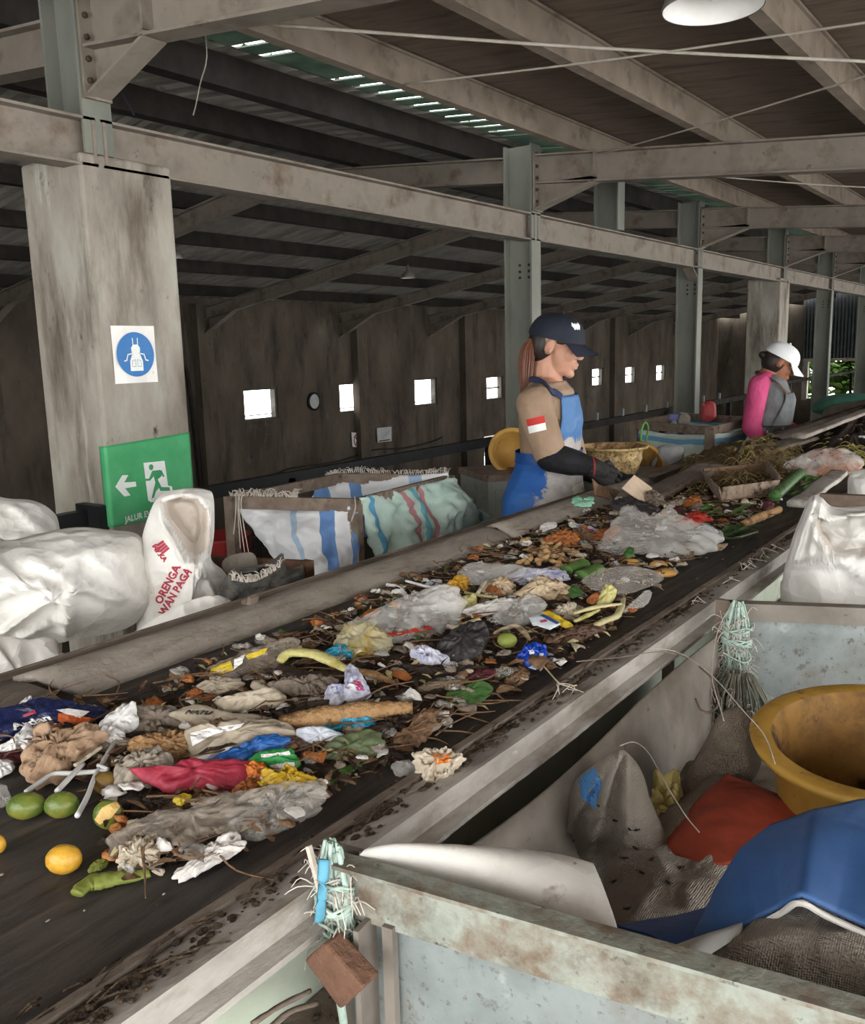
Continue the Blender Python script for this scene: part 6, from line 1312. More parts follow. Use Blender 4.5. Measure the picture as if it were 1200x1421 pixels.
for nm_, cnt, mt, lab in (('plastic_shreds', 240, F2, 'small torn clear plastic shreds mixed through the refuse on the belt'), ('paper_shreds', 190, 'white_paper', 'small crumpled whitish paper bits mixed through the refuse on the belt'), ('husk_shreds', 190, 'beige_paper', 'small beige husk and skin bits mixed through the refuse on the belt'), ('peel_shreds', 170, 'grey_paper', 'small soggy grey-brown bits mixed through the refuse on the belt'), ('rind_shreds', 90, 'pulp', 'small orange-brown rind bits mixed through the refuse on the belt'), ('rotten_shreds', 160, 'dry_brown', 'small rotten brown lumps mixed through the refuse on the belt')):
    gs = []
    for k in range(cnt):
        p = rnd_in()+V3((0, 0, random.uniform(.008, .02))); r = random.uniform(.006, .02); a = random.uniform(0, 6.28); q = random.uniform(.35, 1)
        L = [p+V3((r*math.cos(t+a), r*q*math.sin(t+a), random.uniform(-.3, .3)*r)) for t in (0, .9, 1.7, 2.6, 3.5, 4.3, 5.3)]
        gs.append(pillow(L, V3((random.uniform(-.5, .5), random.uniform(-.7, .2), 1)), r*random.uniform(.25, .6), .3, 4, 14, .9, 2.6/r, k, 1, .3)[:2])
    one(nm_, join(*gs), WM[mt] if isinstance(mt, str) else mt, lab, 'shreds', None, True, 'stuff')
# --- near end, left
o, g = waste('snack_bag', [(-45, 990), (0, 988), (20, 984), (48, 974), (80, 975), (108, 980), (136, 985), (138, 997), (120, 1005), (92, 1012), (57, 1008), (25, 1022), (0, 1030), (-45, 1030)], 'navy_foil', 'shiny navy and orange snack bag with white script at the left edge of the belt', 'bag', .024, T_, .4, 3)
onto(o, g, [(80, 1000), (81, 990), (100, 993), (132, 997), (122, 1005), (95, 1006)], 'orange_foil', 'orange_print'); onto(o, g, [(78, 986), (95, 984), (125, 988), (112, 996), (92, 992)], 'white_clean', 'white_print'); onto(o, g, [(31, 993), (48, 985), (50, 990), (33, 996)], 'red_foil', 'red_print')
a0, a1 = PZ(16, 1010, T_), PZ(70, 995, T_); ax = (a1-a0).normalized(); ay = V3((0, 0, 1)).cross(ax); tg = text2d('Ardan', .03, .001); ct = (a0+a1)/2; kx = (a1-a0).length/(max(v.x for v in tg[0])-min(v.x for v in tg[0]))
tg = finer(tg, .006); mk('lettering', cast(([ct+ax*v.x*kx+ay*v.y*1.1 for v in tg[0]], tg[1]), g, .0018), WM['white_clean'], o)
waste('tissue', [(18, 994), (24, 982), (41, 968), (46, 976), (58, 980), (50, 987), (30, 994)], 'white_clean', 'torn white tissue peak lying on the navy snack bag', 'tissue', .022, T_+.02, .8)
waste('tissue', [(0, 1037), (14, 1030), (26, 1018), (40, 1008), (49, 1022), (48, 1036), (35, 1038), (22, 1044), (8, 1044)], 'white_clean', 'white tissue curl just below the navy snack bag', 'tissue', .018, T_+.004, .7)
waste('maroon_scrap', [(-30, 1052), (5, 1046), (36, 1042), (40, 1052), (20, 1060), (-30, 1066)], 'maroon', 'maroon wrapper scrap under the white tissue curl, left edge', 'wrapper', .01)
waste('paper_scrap', [(-12, 1062), (14, 1055), (19, 1068), (5, 1077), (-12, 1080)], 'white_clean', 'small white paper scrap below the maroon wrapper, left edge', 'scrap', .01)
waste('plastic_cup', [(-20, 1092), (4, 1090), (14, 1107), (8, 1117), (-20, 1122)], F2, 'clear plastic cup edge at the left border of the belt', 'cup', .014)
waste('paper_bag', [(34, 1064), (38, 1047), (48, 1030), (56, 1012), (75, 1016), (100, 1018), (122, 1008), (136, 1022), (128, 1040), (104, 1060), (85, 1080), (60, 1087), (40, 1082)], 'kraft', 'crumpled brown paper bag below the navy snack bag', 'bag', .03, T_, .7, 3.2, .2)
waste('tissue', [(140, 1006), (160, 987), (184, 978), (188, 1006), (172, 1017), (155, 1013)], 'white_clean', 'white tissue tuft standing above the bent straws', 'tissue', .024, T_+.014, .7)
waste('tissue', [(119, 1028), (130, 1015), (150, 1008), (171, 1019), (172, 1029), (150, 1033), (128, 1034)], 'white_clean', 'white tissue wad at the top end of the long straw', 'tissue', .018, T_+.012, .6)
waste('husk', [(135, 1030), (160, 1026), (182, 1030), (178, 1046), (150, 1050), (134, 1046)], 'beige_paper', 'beige husk scrap under the white tissue wad', 'scrap', .016, T_, .6)
stem('drinking_straw', [(159, 1030), (146, 1052), (131, 1080), (121, 1106), (107, 1132)], .0033, 'straw_white', 'long curved white drinking straw reaching down from the tissue wad', 'straw', T_, 24, 1, 0)
stem('drinking_straw', [(36, 1099), (56, 1085), (74, 1074), (100, 1073), (130, 1071), (151, 1069)], .0032, 'straw_white', 'bent white drinking straw lying across above the green mango halves', 'straw', T_, 30, 1, 0)
stem('drinking_straw', [(79, 1098), (96, 1080), (115, 1060)], .0034, 'straw_white', 'short slanted white drinking straw crossing the bent one', 'straw', T_+.005, 10, 1, 0)
stem('drinking_straw', [(104, 1062), (122, 1050), (140, 1037)], .0026, 'pale_husk', 'pale beige stick leaning from the paper bag to the tissue wad', 'stick', T_+.012, 10, 1, 0)
stem('drinking_straw', [(136, 1062), (150, 1068)], .003, 'straw_white', 'tiny white straw stub at the end of the bent straw', 'straw', T_+.002, 6, 1, 0)
def round_(name, px, m, label, cat, squash=.85, z=ZB, bump_=.04, group=None):
    """solid roundish body that fills the outline seen from the walkway and rests on z"""
    xs = [p[0] for p in px]; ys = [p[1] for p in px]; x, y = (min(xs)+max(xs))/2, (min(ys)+max(ys))/2; NW[0] += 1
    d0 = (PZ(x, y, z+.015)-CAM).dot(CF); rx = (max(xs)-min(xs))/2*d0/FPX; ry = (max(ys)-min(ys))/2*d0/FPX
    c = PZ(x, y, z+ry*.92)
    # long axis follows the outline's slant in the picture of the belt
    sxy = sum((p[0]-x)*(p[1]-y) for p in px); sxx = sum((p[0]-x)**2 for p in px); a = -math.atan2(sxy, sxx)*.6
    ax = (CR*math.cos(a)+CU*math.sin(a)).normalized(); up_ = V3((0, 0, 1)); ax = ax-up_*ax.dot(up_)*.6; ax.normalize(); ay = up_.cross(ax).normalized(); uz = ax.cross(ay)
    M = Matrix((ax, ay, uz)).transposed(); g = sphere(c, (rx*1.02, rx*squash*.9, ry), 24, 16, M, bump_, 26, NW[0])
    return one(name, g, WM[m], label, cat, group, True), g
def mango(px, m, label, th=.026, face=None, z=ZB):
    o, g = round_('mango', px, m, label, 'mango', .85, z)
    if face: onto(o, g, face, 'mango_flesh', 'flesh', z, .001)
    return o
mango([(10, 1125), (20, 1112), (38, 1104), (62, 1100), (62, 1117), (48, 1132), (25, 1136)], 'mango_green', 'green-yellow mango half at the left, left of the dark green one')
mango([(62, 1117), (72, 1103), (90, 1099), (105, 1107), (109, 1120), (98, 1133), (77, 1135), (65, 1128)], 'mango_green', 'round dark green mango half between two other mango halves')
mango([(128, 1098), (135, 1080), (150, 1071), (165, 1073), (160, 1089), (143, 1102)], 'mango_brown', 'brownish mango half just right of the long curved straw')
mango([(130, 1137), (140, 1120), (162, 1110), (171, 1122), (167, 1138), (150, 1151), (135, 1149)], 'mango_green', 'cut mango half showing its pale flesh, above the whole yellow mango', .026, [(132, 1137), (142, 1121), (161, 1112), (166, 1120), (155, 1134), (139, 1144)])
mango([(64, 1192), (70, 1180), (85, 1172), (103, 1173), (113, 1187), (112, 1200), (98, 1212), (78, 1213), (67, 1206)], 'mango_yellow', 'whole yellow mango lying alone on the bare black belt', .04)
mango([(-18, 1165), (-6, 1157), (5, 1163), (8, 1175), (0, 1185), (-16, 1186)], 'mango_yellow', 'yellow mango cut off by the left border of the photo', .03)
waste('leaf_scrap', [(122, 1210), (130, 1197), (150, 1190), (150, 1200), (138, 1208)], 'lime', 'small green leaf scrap above the green peel strip', 'leaf', .006, ZB+.006, .4)
stem('banana_peel', [(106, 1240), (125, 1226), (160, 1219), (188, 1215), (208, 1211)], [.007, .012, .009, .006], 'lime', 'lime green peel strip at the lowest edge of the refuse', 'peel', ZB+.007, 26, .6, .25)
waste('cauliflower', [(164, 1202), (166, 1190), (172, 1175), (184, 1167), (203, 1166), (220, 1180), (216, 1203), (193, 1205), (178, 1213), (168, 1212)], 'pale_husk', 'whitish frayed cob lump beside the green peel strip', 'vegetable', .03, T_-.008, .9, 4, .3)
waste('plastic_film', [(162, 1162), (187, 1146), (225, 1130), (262, 1125), (300, 1107), (330, 1106), (365, 1095), (376, 1100), (345, 1124), (300, 1162), (262, 1182), (222, 1180), (187, 1178), (165, 1187)], F3, 'long dirty grey plastic film stretched below the red wrapper', 'film', .024, T_, .7, 4.5, .1, 110, 12)
waste('plastic_film', [(340, 1118), (365, 1100), (400, 1090), (437, 1094), (446, 1110), (433, 1128), (390, 1151), (362, 1162), (325, 1160), (315, 1148)], F1, 'crinkled clear plastic film at the lower right tip of the near heap', 'film', .022, T_, .8, 4.5, .12, 100, 12)
waste('tissue', [(240, 1216), (262, 1197), (290, 1173), (310, 1160), (326, 1155), (341, 1171), (330, 1183), (300, 1200), (258, 1222)], 'white_paper', 'flat muddy white tissue lying on the belt below the clear film', 'tissue', .01, ZB+.006, .9, 4, .18)
waste('foil_wrapper', [(190, 1069), (215, 1076), (237, 1068), (257, 1059), (290, 1060), (337, 1060), (348, 1073), (342, 1086), (305, 1097), (280, 1092), (240, 1101), (225, 1092), (207, 1084)], 'red_foil', 'long crimson red wrapper pointing left across the near heap', 'wrapper', .026, T_+.006, .35, 2.6, .05)
waste('orange_scrap', [(340, 1063), (364, 1061), (372, 1073), (362, 1083), (348, 1085)], 'orange', 'orange film scrap at the right end of the crimson wrapper', 'scrap', .018, T_+.01, .7)
waste('yellow_film', [(363, 1088), (370, 1074), (390, 1074), (398, 1066), (422, 1077), (439, 1083), (437, 1091), (412, 1093), (385, 1098), (370, 1098)], 'yellow_film', 'bright yellow crumpled film right of the orange scrap', 'film', .02, T_+.008, .8, 3.5, .22)
waste('fruit_pulp', [(323, 1101), (335, 1087), (352, 1082), (360, 1090), (346, 1103), (328, 1108)], 'pulp', 'orange-brown fruit pulp under the right end of the crimson wrapper', 'pulp', .016, T_+.004, .9)
o, g = waste('juice_packet', [(352, 1057), (360, 1046), (400, 1042), (409, 1052), (411, 1066), (391, 1072), (374, 1066)], 'green_print', 'green and white striped packet above the yellow film', 'packet', .016, T_+.008, .4)
onto(o, g, [(362, 1048), (400, 1043), (403, 1047), (364, 1052)], 'white_clean', 'white_band'); onto(o, g, [(374, 1062), (408, 1057), (410, 1066), (390, 1071)], 'white_clean', 'white_panel')
waste('blue_film', [(290, 1060), (325, 1043), (352, 1029), (366, 1025), (396, 1026), (390, 1038), (355, 1052), (345, 1061)], 'blue_film', 'bright blue film folded above the crimson wrapper', 'film', .018, T_+.006, .6, 3, .1)
o, g = waste('carrier_bag', [(261, 1019), (275, 1012), (290, 1010), (325, 1005), (362, 1002), (390, 1007), (398, 1021), (367, 1027), (325, 1043), (290, 1060), (272, 1058), (269, 1042)], 'beige_paper', 'white and grey-beige carrier bag folded beside the bright blue film', 'bag', .024, T_+.004, .5, 2.8, .08)
onto(o, g, [(264, 1018), (290, 1011), (340, 1004), (334, 1010), (295, 1020), (268, 1036)], 'white_clean', 'white_fold'); onto(o, g, [(273, 1048), (288, 1038), (322, 1031), (330, 1032), (305, 1040), (284, 1045)], 'dark_peel', 'black_slit'); onto(o, g, [(272, 1052), (300, 1042), (322, 1036), (312, 1047), (290, 1058)], 'white_clean', 'white_flap')
o, g = waste('printed_paper', [(244, 993), (258, 985), (275, 981), (300, 986), (328, 994), (362, 995), (378, 1000), (360, 1007), (325, 1006), (290, 1011), (264, 1013), (252, 1000)], 'beige_paper', 'grey-beige printed paper with faded dark letters above the carrier bag', 'paper', .016, T_+.006, .4)
a0, a1 = PZ(256, 988, T_), PZ(296, 991, T_); ax = (a1-a0).normalized(); ay = V3((0, 0, 1)).cross(ax); tg = finer(text2d('NATU', .017, .0008), .005); kx = (a1-a0).length/.055
mk('lettering', cast(([(a0+a1)/2+ax*v.x*kx+ay*v.y for v in tg[0]], tg[1]), g, .0018), D['printgrey'] if False else WM['dark_bag'], o)
waste('corn_cob', [(186, 1029), (225, 1019), (257, 1020), (272, 1042), (270, 1057), (232, 1061), (190, 1044)], 'cob', 'brown spent corn cob left of the carrier bag', 'cob', .03, T_, .5, 5, .1)
waste('wet_paper', [(176, 990), (200, 983), (225, 985), (257, 998), (263, 1015), (225, 1022), (185, 1020)], 'grey_paper', 'soggy grey-brown paper behind the brown corn cob', 'paper', .022, T_, .6, 3, .14)
waste('rice_bag', [(163, 1066), (178, 1056), (192, 1048), (212, 1043), (228, 1048), (236, 1062), (222, 1086), (195, 1102), (170, 1101), (161, 1085)], 'grey_lump', 'lumpy grey plastic bag of leftovers at the left tip of the crimson wrapper', 'bag', .034, T_, .5, 3.4, .14)
waste('green_packet', [(240, 1111), (254, 1102), (266, 1106), (251, 1118)], 'yellow_print', 'tiny yellow-green sachet below the crimson wrapper', 'sachet', .008, T_+.012, .3)
waste('mud_lump', [(170, 1115), (200, 1105), (240, 1106), (250, 1118), (215, 1135), (180, 1135)], 'dark_peel', 'black rotten leaf lump between the cut mango and the grey film', 'leaf', .014, T_-.006, .8, 4, .25)
waste('mud_lump', [(225, 1122), (258, 1108), (300, 1100), (330, 1104), (300, 1118), (255, 1130)], 'dry_brown', 'dark brown leaf strip under the crimson wrapper', 'leaf', .012, T_-.002, .8, 4, .25)
# --- middle left
o, g = waste('snack_bag', [(290, 940), (293, 928), (308, 921), (323, 917), (345, 905), (372, 897), (403, 887), (407, 900), (390, 920), (393, 940), (360, 944), (320, 941)], F3, 'crumpled clear and yellow snack bag at the edge of the bare belt', 'bag', .022, T_, .6, 3)
onto(o, g, [(289, 941), (293, 928), (320, 917), (324, 930), (312, 938)], 'yellow_print', 'yellow_band'); onto(o, g, [(325, 916), (340, 908), (336, 920), (324, 930)], 'white_clean', 'white_band'); onto(o, g, [(340, 910), (371, 899), (368, 906), (345, 916)], 'yellow_print', 'yellow_stripe'); onto(o, g, [(296, 934), (310, 928), (310, 934), (298, 940)], 'card_white', 'label')
stem('banana_peel', [(388, 918), (402, 906), (432, 907), (458, 917), (482, 930)], [.008, .013, .013, .012, .007], 'banana', 'pale yellow banana peel arched over a black peel', 'peel', T_+.012, 28, .55, .12, lift=[0, .01, .014, .01, 0])
stem('banana_peel', [(390, 926), (420, 938), (452, 940), (478, 936)], [.01, .018, .018, .01], 'dark_peel', 'blackened banana peel under the pale yellow one', 'peel', T_, 22, .6, .3)
waste('yam_piece', [(302, 975), (320, 968), (343, 963), (373, 957), (390, 967), (384, 980), (347, 987), (310, 993)], 'pale_husk', 'long white root piece left of the brown cob stalk', 'vegetable', .026, T_, .25, 3, .06)
waste('dry_leaf', [(378, 952), (410, 943), (457, 943), (468, 957), (440, 971), (407, 968)], 'grey_paper', 'dried pinkish-grey leaf wad right of the white root', 'leaf', .024, T_, .8, 4, .2)
waste('dry_leaf', [(275, 955), (300, 942), (330, 946), (335, 960), (300, 966), (285, 972)], 'beige_paper', 'dull beige leaf scrap below the yellow snack bag', 'leaf', .014, T_, .8, 3.5, .22)
waste('mango_seed', [(260, 964), (273, 957), (290, 965), (299, 977), (280, 976), (266, 972)], 'pulp', 'orange mango stone at the outer edge of the heap', 'mango stone', .018, T_-.006, .4, 3, .08)
o, g = waste('label_tissue', [(452, 981), (456, 958), (468, 961), (475, 964), (487, 952), (479, 934), (490, 928), (507, 952), (509, 967), (482, 974), (461, 984)], 'violet_tissue', 'twisted white and violet wrapper with a magenta mark', 'wrapper', .026, T_+.006, .6, 3.5, .1)
onto(o, g, [(490, 944), (500, 946), (506, 958), (496, 958)], 'magenta', 'magenta_print')
stem('corn_stalk', [(388, 1004), (432, 998), (490, 989), (572, 983)], [.012, .017, .017, .012], 'cob', 'long speckled brown cob stalk across the middle of the heap', 'stalk', T_+.008, 40, .9, .18)
waste('foil_wrapper', [(436, 1001), (455, 997), (473, 997), (493, 1003), (518, 999), (513, 1011), (487, 1014), (460, 1016), (438, 1011)], 'cyan_foil', 'cyan blue foil wrapper right below the speckled cob stalk', 'wrapper', .018, T_+.006, .6, 3, .14)
waste('foam_lump', [(416, 1014), (440, 1010), (463, 1017), (478, 1024), (460, 1034), (437, 1041), (416, 1028)], 'foam', 'white foam lump below the cyan foil wrapper', 'foam', .024, T_+.004, .3, 2.4, .08)
waste('plastic_film', [(392, 1029), (413, 1027), (438, 1040), (434, 1055), (402, 1058)], 'brown_film', 'brown film scrap left below the white foam lump', 'film', .014, T_, .6)
waste('leaf', [(446, 1042), (473, 1024), (513, 1017), (528, 1033), (513, 1051), (473, 1061), (444, 1058)], 'leaf_dull', 'grey-green wilted leaf slab below the white foam lump', 'leaf', .014, T_, .6, 3, .12)
waste('leaf', [(466, 1072), (490, 1060), (493, 1068), (475, 1080), (467, 1079)], 'leaf_bright', 'small bright green leaf tip below the wilted leaf slab', 'leaf', .006, T_-.004, .4)
waste('leaf', [(519, 1048), (531, 1046), (533, 1055), (515, 1056)], 'leaf_bright', 'bright green shred at the right corner of the wilted leaf slab', 'leaf', .005, T_, .4)
waste('banana_leaf', [(619, 964), (640, 955), (667, 945), (683, 957), (662, 978), (628, 984)], 'leaf_green', 'folded green banana leaf piece at the right fringe of the heap', 'leaf', .008, T_, .5, 2.6, .05)
waste('wood_chip', [(579, 955), (597, 946), (650, 943), (653, 957), (593, 962)], 'wood', 'flat grey-brown wood piece left of the banana leaf piece', 'wood', .01, T_+.006, .4, 5, .04, smooth=False)
stem('seed_pod', [(492, 930), (518, 936), (548, 948)], [.005, .009, .004], 'cob', 'long brown seed pod right of the violet wrapper', 'pod', T_+.006, 18, .7, .1)
waste('foil_packet', [(454, 909), (462, 900), (475, 896), (490, 903), (491, 918), (478, 916), (467, 920)], 'cyan_foil', 'small shiny blue foil packet behind the pale banana peel', 'packet', .022, T_, .6, 3, .14)
stem('stick', [(416, 898), (420, 906)], .004, 'stalk', 'short pale stick end poking up behind the banana peel', 'stick', T_+.02, 6, 1, 0)
waste('dry_leaf', [(566, 1012), (576, 996), (590, 987), (604, 990), (598, 1012), (584, 1030), (560, 1036), (530, 1040), (545, 1025)], 'dry_brown', 'curled dry brown leaf at the right fringe below the cob stalk', 'leaf', .014, T_-.004, .8, 3.5, .2)
waste('yellow_scrap', [(568, 1000), (585, 990), (603, 988), (600, 998), (580, 1004)], 'banana', 'yellowish peel scrap resting on the curled dry leaf', 'peel', .01, T_+.008, .5)
o, g = waste('wilted_flower', [(577, 1049), (590, 1044), (610, 1043), (628, 1046), (640, 1053), (634, 1066), (611, 1084), (595, 1086), (582, 1070)], 'pale_husk', 'frayed beige and orange flower head against the right rail', 'flower', .028, T_, .9, 4.5, .3)
onto(o, g, [(600, 1046), (622, 1046), (628, 1056), (606, 1060)], 'orange', 'orange_patch')
waste('plastic_film', [(542, 1064), (560, 1057), (579, 1060), (575, 1071), (555, 1078)], F2, 'clear film curl left of the frayed flower head', 'film', .012, T_, .7)
waste('dark_leaf', [(330, 1005), (395, 985), (440, 975), (460, 990), (400, 1010), (350, 1012)], 'dark_peel', 'black wet leaf between the white root and cob stalk', 'leaf', .014, T_-.004, .8, 4, .2)
waste('dark_leaf', [(520, 1010), (560, 995), (575, 1010), (545, 1030), (515, 1030)], 'dark_peel', 'black stringy leaf clump right of the cyan wrapper', 'leaf', .018, T_-.006, .9, 4, .3)
waste('brown_husk', [(480, 985), (510, 975), (530, 980), (510, 992)], 'dry_brown', 'brown husk below the violet wrapper', 'husk', .014, T_+.004, .6)
# --- centre
o, g = waste('plastic_bag', [(489, 872), (508, 860), (527, 850), (550, 838), (573, 830), (613, 816), (634, 827), (631, 861), (607, 874), (570, 894), (536, 891)], F2, 'clear plastic bag with red lettering near the top edge of the heap', 'bag', .032, T_, .6, 4, .1, 100, 12)
a0, a1 = PZ(531, 884, T_), PZ(598, 871, T_); ax = (a1-a0).normalized(); ay = V3((0, 0, 1)).cross(ax); tg = finer(text2d('UONI E', .03, .0022), .006); kx = (a1-a0).length/(max(v.x for v in tg[0])-min(v.x for v in tg[0]))
mk('lettering', cast(([(a0+a1)/2+ax*v.x*kx+ay*v.y for v in tg[0]], tg[1]), g, .0018), WM['tomato'], o)
waste('tissue', [(600, 835), (618, 822), (634, 832), (628, 850), (608, 852)], 'white_clean', 'white tissue inside the right end of the red-lettered bag', 'tissue', .03, T_+.01, .8)
waste('noodle_bag', [(466, 894), (474, 880), (485, 869), (510, 867), (527, 878), (538, 889), (533, 908), (500, 918), (470, 908)], F4, 'clear bag of yellowish food left of the red-lettered bag', 'bag', .028, T_, .6, 4, .14)
waste('napkin', [(574, 912), (579, 900), (597, 902), (620, 914), (616, 926), (590, 923)], 'violet_tissue', 'white napkin twist right of the long black twigs', 'napkin', .02, T_+.004, .7, 3, .15)
waste('dark_bag', [(610, 896), (637, 875), (666, 868), (675, 890), (650, 918), (620, 914)], 'dark_bag', 'dark grey-violet plastic bag in the middle of the heap', 'bag', .03, T_+.004, .5, 3, .1)
waste('plastic_film', [(645, 789), (660, 782), (690, 784), (722, 787), (718, 798), (682, 811), (640, 804)], F2, 'flat clear plastic sleeve near the left side board', 'film', .014, T_+.016, .35, 2.4, .06)
waste('plastic_film', [(706, 801), (720, 794), (737, 791), (773, 793), (784, 803), (760, 811), (722, 813)], 'violet_tissue', 'lilac-white crumpled film right of the clear sleeve', 'film', .018, T_+.002, .7, 3.5, .16)
waste('onion_skin', [(671, 819), (685, 808), (700, 803), (713, 812), (710, 824), (690, 830)], 'onion', 'pale onion skin below the flat clear sleeve', 'onion skin', .022, T_+.004, .7, 3, .18)
waste('onion_skin', [(716, 828), (735, 812), (752, 802), (770, 810), (788, 818), (780, 834), (748, 831)], 'onion', 'large cream onion skin below the lilac-white film', 'onion skin', .026, T_+.006, .7, 3, .18)
waste('plastic_film', [(688, 858), (700, 846), (718, 836), (737, 829), (754, 843), (740, 860), (720, 868), (700, 871)], F2, 'balled clear film left of the white printed card', 'film', .03, T_+.004, .8, 4, .14)
waste('plastic_film', [(640, 850), (672, 838), (702, 832), (705, 842), (680, 852), (650, 860)], 'white_paper', 'twisted white film strip left of the balled clear film', 'film', .016, T_+.006, .6, 3.5, .12)
o, g = waste('printed_card', [(734, 857), (752, 852), (778, 866), (763, 874), (738, 866)], 'card_white', 'white printed card with a blue line on the heap', 'card', .006, T_+.02, .08, 2, .02, smooth=False)
onto(o, g, [(749, 855), (754, 853), (776, 865), (772, 867)], 'navy_print', 'blue_line', T_+.02); onto(o, g, [(748, 862), (757, 860), (760, 863), (751, 865)], 'magenta', 'red_mark', T_+.02)
waste('sachet', [(752, 851), (762, 849), (782, 860), (796, 869), (786, 872), (765, 861)], 'yellow_print', 'yellow sachet strip behind the white printed card', 'sachet', .01, T_+.016, .3, 2, .05)
o, g = waste('foil_packet', [(719, 914), (726, 904), (734, 896), (750, 898), (756, 902), (755, 920), (742, 929), (726, 922)], 'blue_foil', 'shiny royal blue packet at the right edge of the heap', 'packet', .024, T_, .6, 3, .12)
onto(o, g, [(733, 903), (739, 901), (742, 907), (735, 909)], 'card_white', 'white_print'); onto(o, g, [(733, 926), (743, 921), (752, 922), (743, 929)], 'card_white', 'white_corner'); onto(o, g, [(748, 907), (754, 907), (753, 914), (747, 913)], 'card_white', 'white_window')
stem('string', [(752, 921), (762, 933), (776, 948), (788, 952), (800, 951)], .0012, 'stalk', 'thin pale string trailing from the royal blue packet to the rail', 'string', T_-.004, 20, 1, 0)
round_('guava', [(690, 888), (696, 880), (708, 878), (717, 886), (714, 897), (700, 899)], 'lime', 'green-yellow round fruit under the curled brown leaf', 'fruit', .95, T_)
o = leafy('dry_leaf', [([(686, 879), (705, 872), (720, 872), (735, 888)], .008)], 'onion', 'curled tan leaf arched above the green-yellow fruit', 'leaf', T_+.028)
stem('vegetable_stalk', [(822, 870), (840, 861), (855, 855), (862, 842), (866, 830)], [.006, .008, .008, .007, .003], 'stalk', 'curved pale stalk at the right edge below the clear film', 'stalk', T_+.004, 24, .7, .12)
stem('vegetable_stalk', [(798, 862), (815, 854), (832, 846)], [.004, .006, .003], 'banana', 'short yellow stalk left of the curved pale stalk', 'stalk', T_+.008, 14, .7, .1)
stem('vegetable_stalk', [(796, 851), (825, 843), (862, 838)], [.004, .006, .003], 'stalk', 'long thin pale stalk crossing above the curved one', 'stalk', T_+.014, 18, .7, .1)
stem('vegetable_stalk', [(630, 873), (648, 867), (664, 860)], [.006, .008, .006], 'stalk', 'pale cut stalk chunk right of the red-lettered bag', 'stalk', T_+.016, 12, .8, .08)
stem('vegetable_stalk', [(563, 806), (585, 812), (606, 817)], [.003, .0034, .003], 'straw_white', 'white plastic stick near the side board at the top of the heap', 'stick', T_+.006, 10, 1, 0)
stem('vegetable_stalk', [(663, 823), (668, 815), (674, 806)], .004, 'pale_husk', 'short white stub standing near the pale onion skin', 'stick', T_+.02, 8, 1, 0)
stem('vegetable_stalk', [(645, 822), (665, 826), (690, 829)], .003, 'stalk', 'thin pale stick lying under the pale onion skin', 'stick', T_+.016, 10, 1, 0)
waste('tomato_piece', [(814, 834), (820, 827), (830, 823), (834, 830), (824, 838)], 'pulp', 'orange-red fruit slice beside the yellow fruit rind', 'fruit', .014, T_+.012, .3)
waste('fruit_rind', [(829, 839), (834, 824), (842, 813), (854, 819), (850, 833), (840, 842)], 'banana', 'pale yellow fruit rind standing at the right of the heap', 'rind', .02, T_+.008, .4, 2.5, .1)
waste('leaf', [(782, 825), (789, 817), (798, 812), (808, 822), (796, 830)], 'leaf_green', 'dark green leaf below the cut leek chunks', 'leaf', .008, T_+.014, .5)
def leek(a, b, label): stem('leek_chunk', [a, ((a[0]+b[0])/2, (a[1]+b[1])/2), b], [.019, .02, .019], 'leaf_bright', label, 'leek', T_, 12, .65, .06, None, 14)
leek((785, 792), (810, 782), 'fat pale green leek chunk, upper of the two'); leek((806, 799), (830, 789), 'fat pale green leek chunk, lower of the two')
waste('plastic_film', [(812, 805), (826, 796), (840, 790), (880, 788), (911, 797), (907, 808), (867, 822), (830, 818)], F1, 'wide grey see-through film right of the leek chunks', 'film', .016, T_+.02, .35, 2.6, .06, 90)
waste('plastic_film', [(868, 846), (880, 834), (900, 821), (899, 836), (884, 844)], F2, 'small triangular clear film at the right edge of the heap', 'film', .013, T_+.012, .4)
waste('dark_leaf', [(560, 925), (610, 928), (660, 925), (690, 930), (650, 940), (590, 940)], 'dark_peel', 'black leaf strips above the flat wood piece', 'leaf', .014, T_, .8, 4, .25)
waste('red_peel', [(648, 938), (668, 930), (690, 932), (680, 942), (655, 944)], 'maroon', 'dark red peel right of the flat wood piece', 'peel', .01, T_+.004, .5)
waste('dry_leaf', [(700, 945), (720, 932), (735, 935), (722, 950), (700, 960)], 'dry_brown', 'curled brown leaf below the royal blue packet', 'leaf', .012, T_-.004, .8, 3.5, .22)
waste('dry_leaf', [(770, 885), (800, 870), (830, 872), (812, 886), (785, 892)], 'brown_film', 'dark brown leaf curl below the printed card', 'leaf', .014, T_, .7, 3.5, .2)
waste('husk', [(775, 845), (795, 838), (803, 852), (795, 862), (780, 860)], 'pale_husk', 'pale wet husk right of the yellow sachet strip', 'husk', .02, T_+.004, .7, 3.5, .2)
waste('yellow_peel', [(622, 812), (636, 800), (650, 806), (645, 822), (630, 826)], 'mango_yellow', 'yellow-orange peel above the red-lettered bag', 'peel', .014, T_, .6, 3, .2)
waste('fruit_peel', [(630, 836), (655, 828), (660, 842), (640, 852)], 'banana', 'pale yellow food scrap right of the red-lettered bag', 'food', .02, T_+.004, .7)
o = leafy('dry_leaf', [([(500, 860), (512, 852), (520, 845)], .008), ([(515, 862), (522, 850), (530, 843)], .006)], 'orange', 'orange-brown leaves behind the red-lettered bag', 'leaf', T_)
waste('plastic_wrapper', [(590, 812), (600, 805), (618, 808), (613, 816), (598, 818)], 'violet_tissue', 'small white-blue wrapper beside the white plastic stick', 'wrapper', .012, T_, .5)
waste('plastic_film', [(695, 774), (705, 770), (722, 776), (708, 782)], 'foam', 'pale blue film strip on the bare belt near the peanut shells', 'film', .006, ZB+.004, .5)
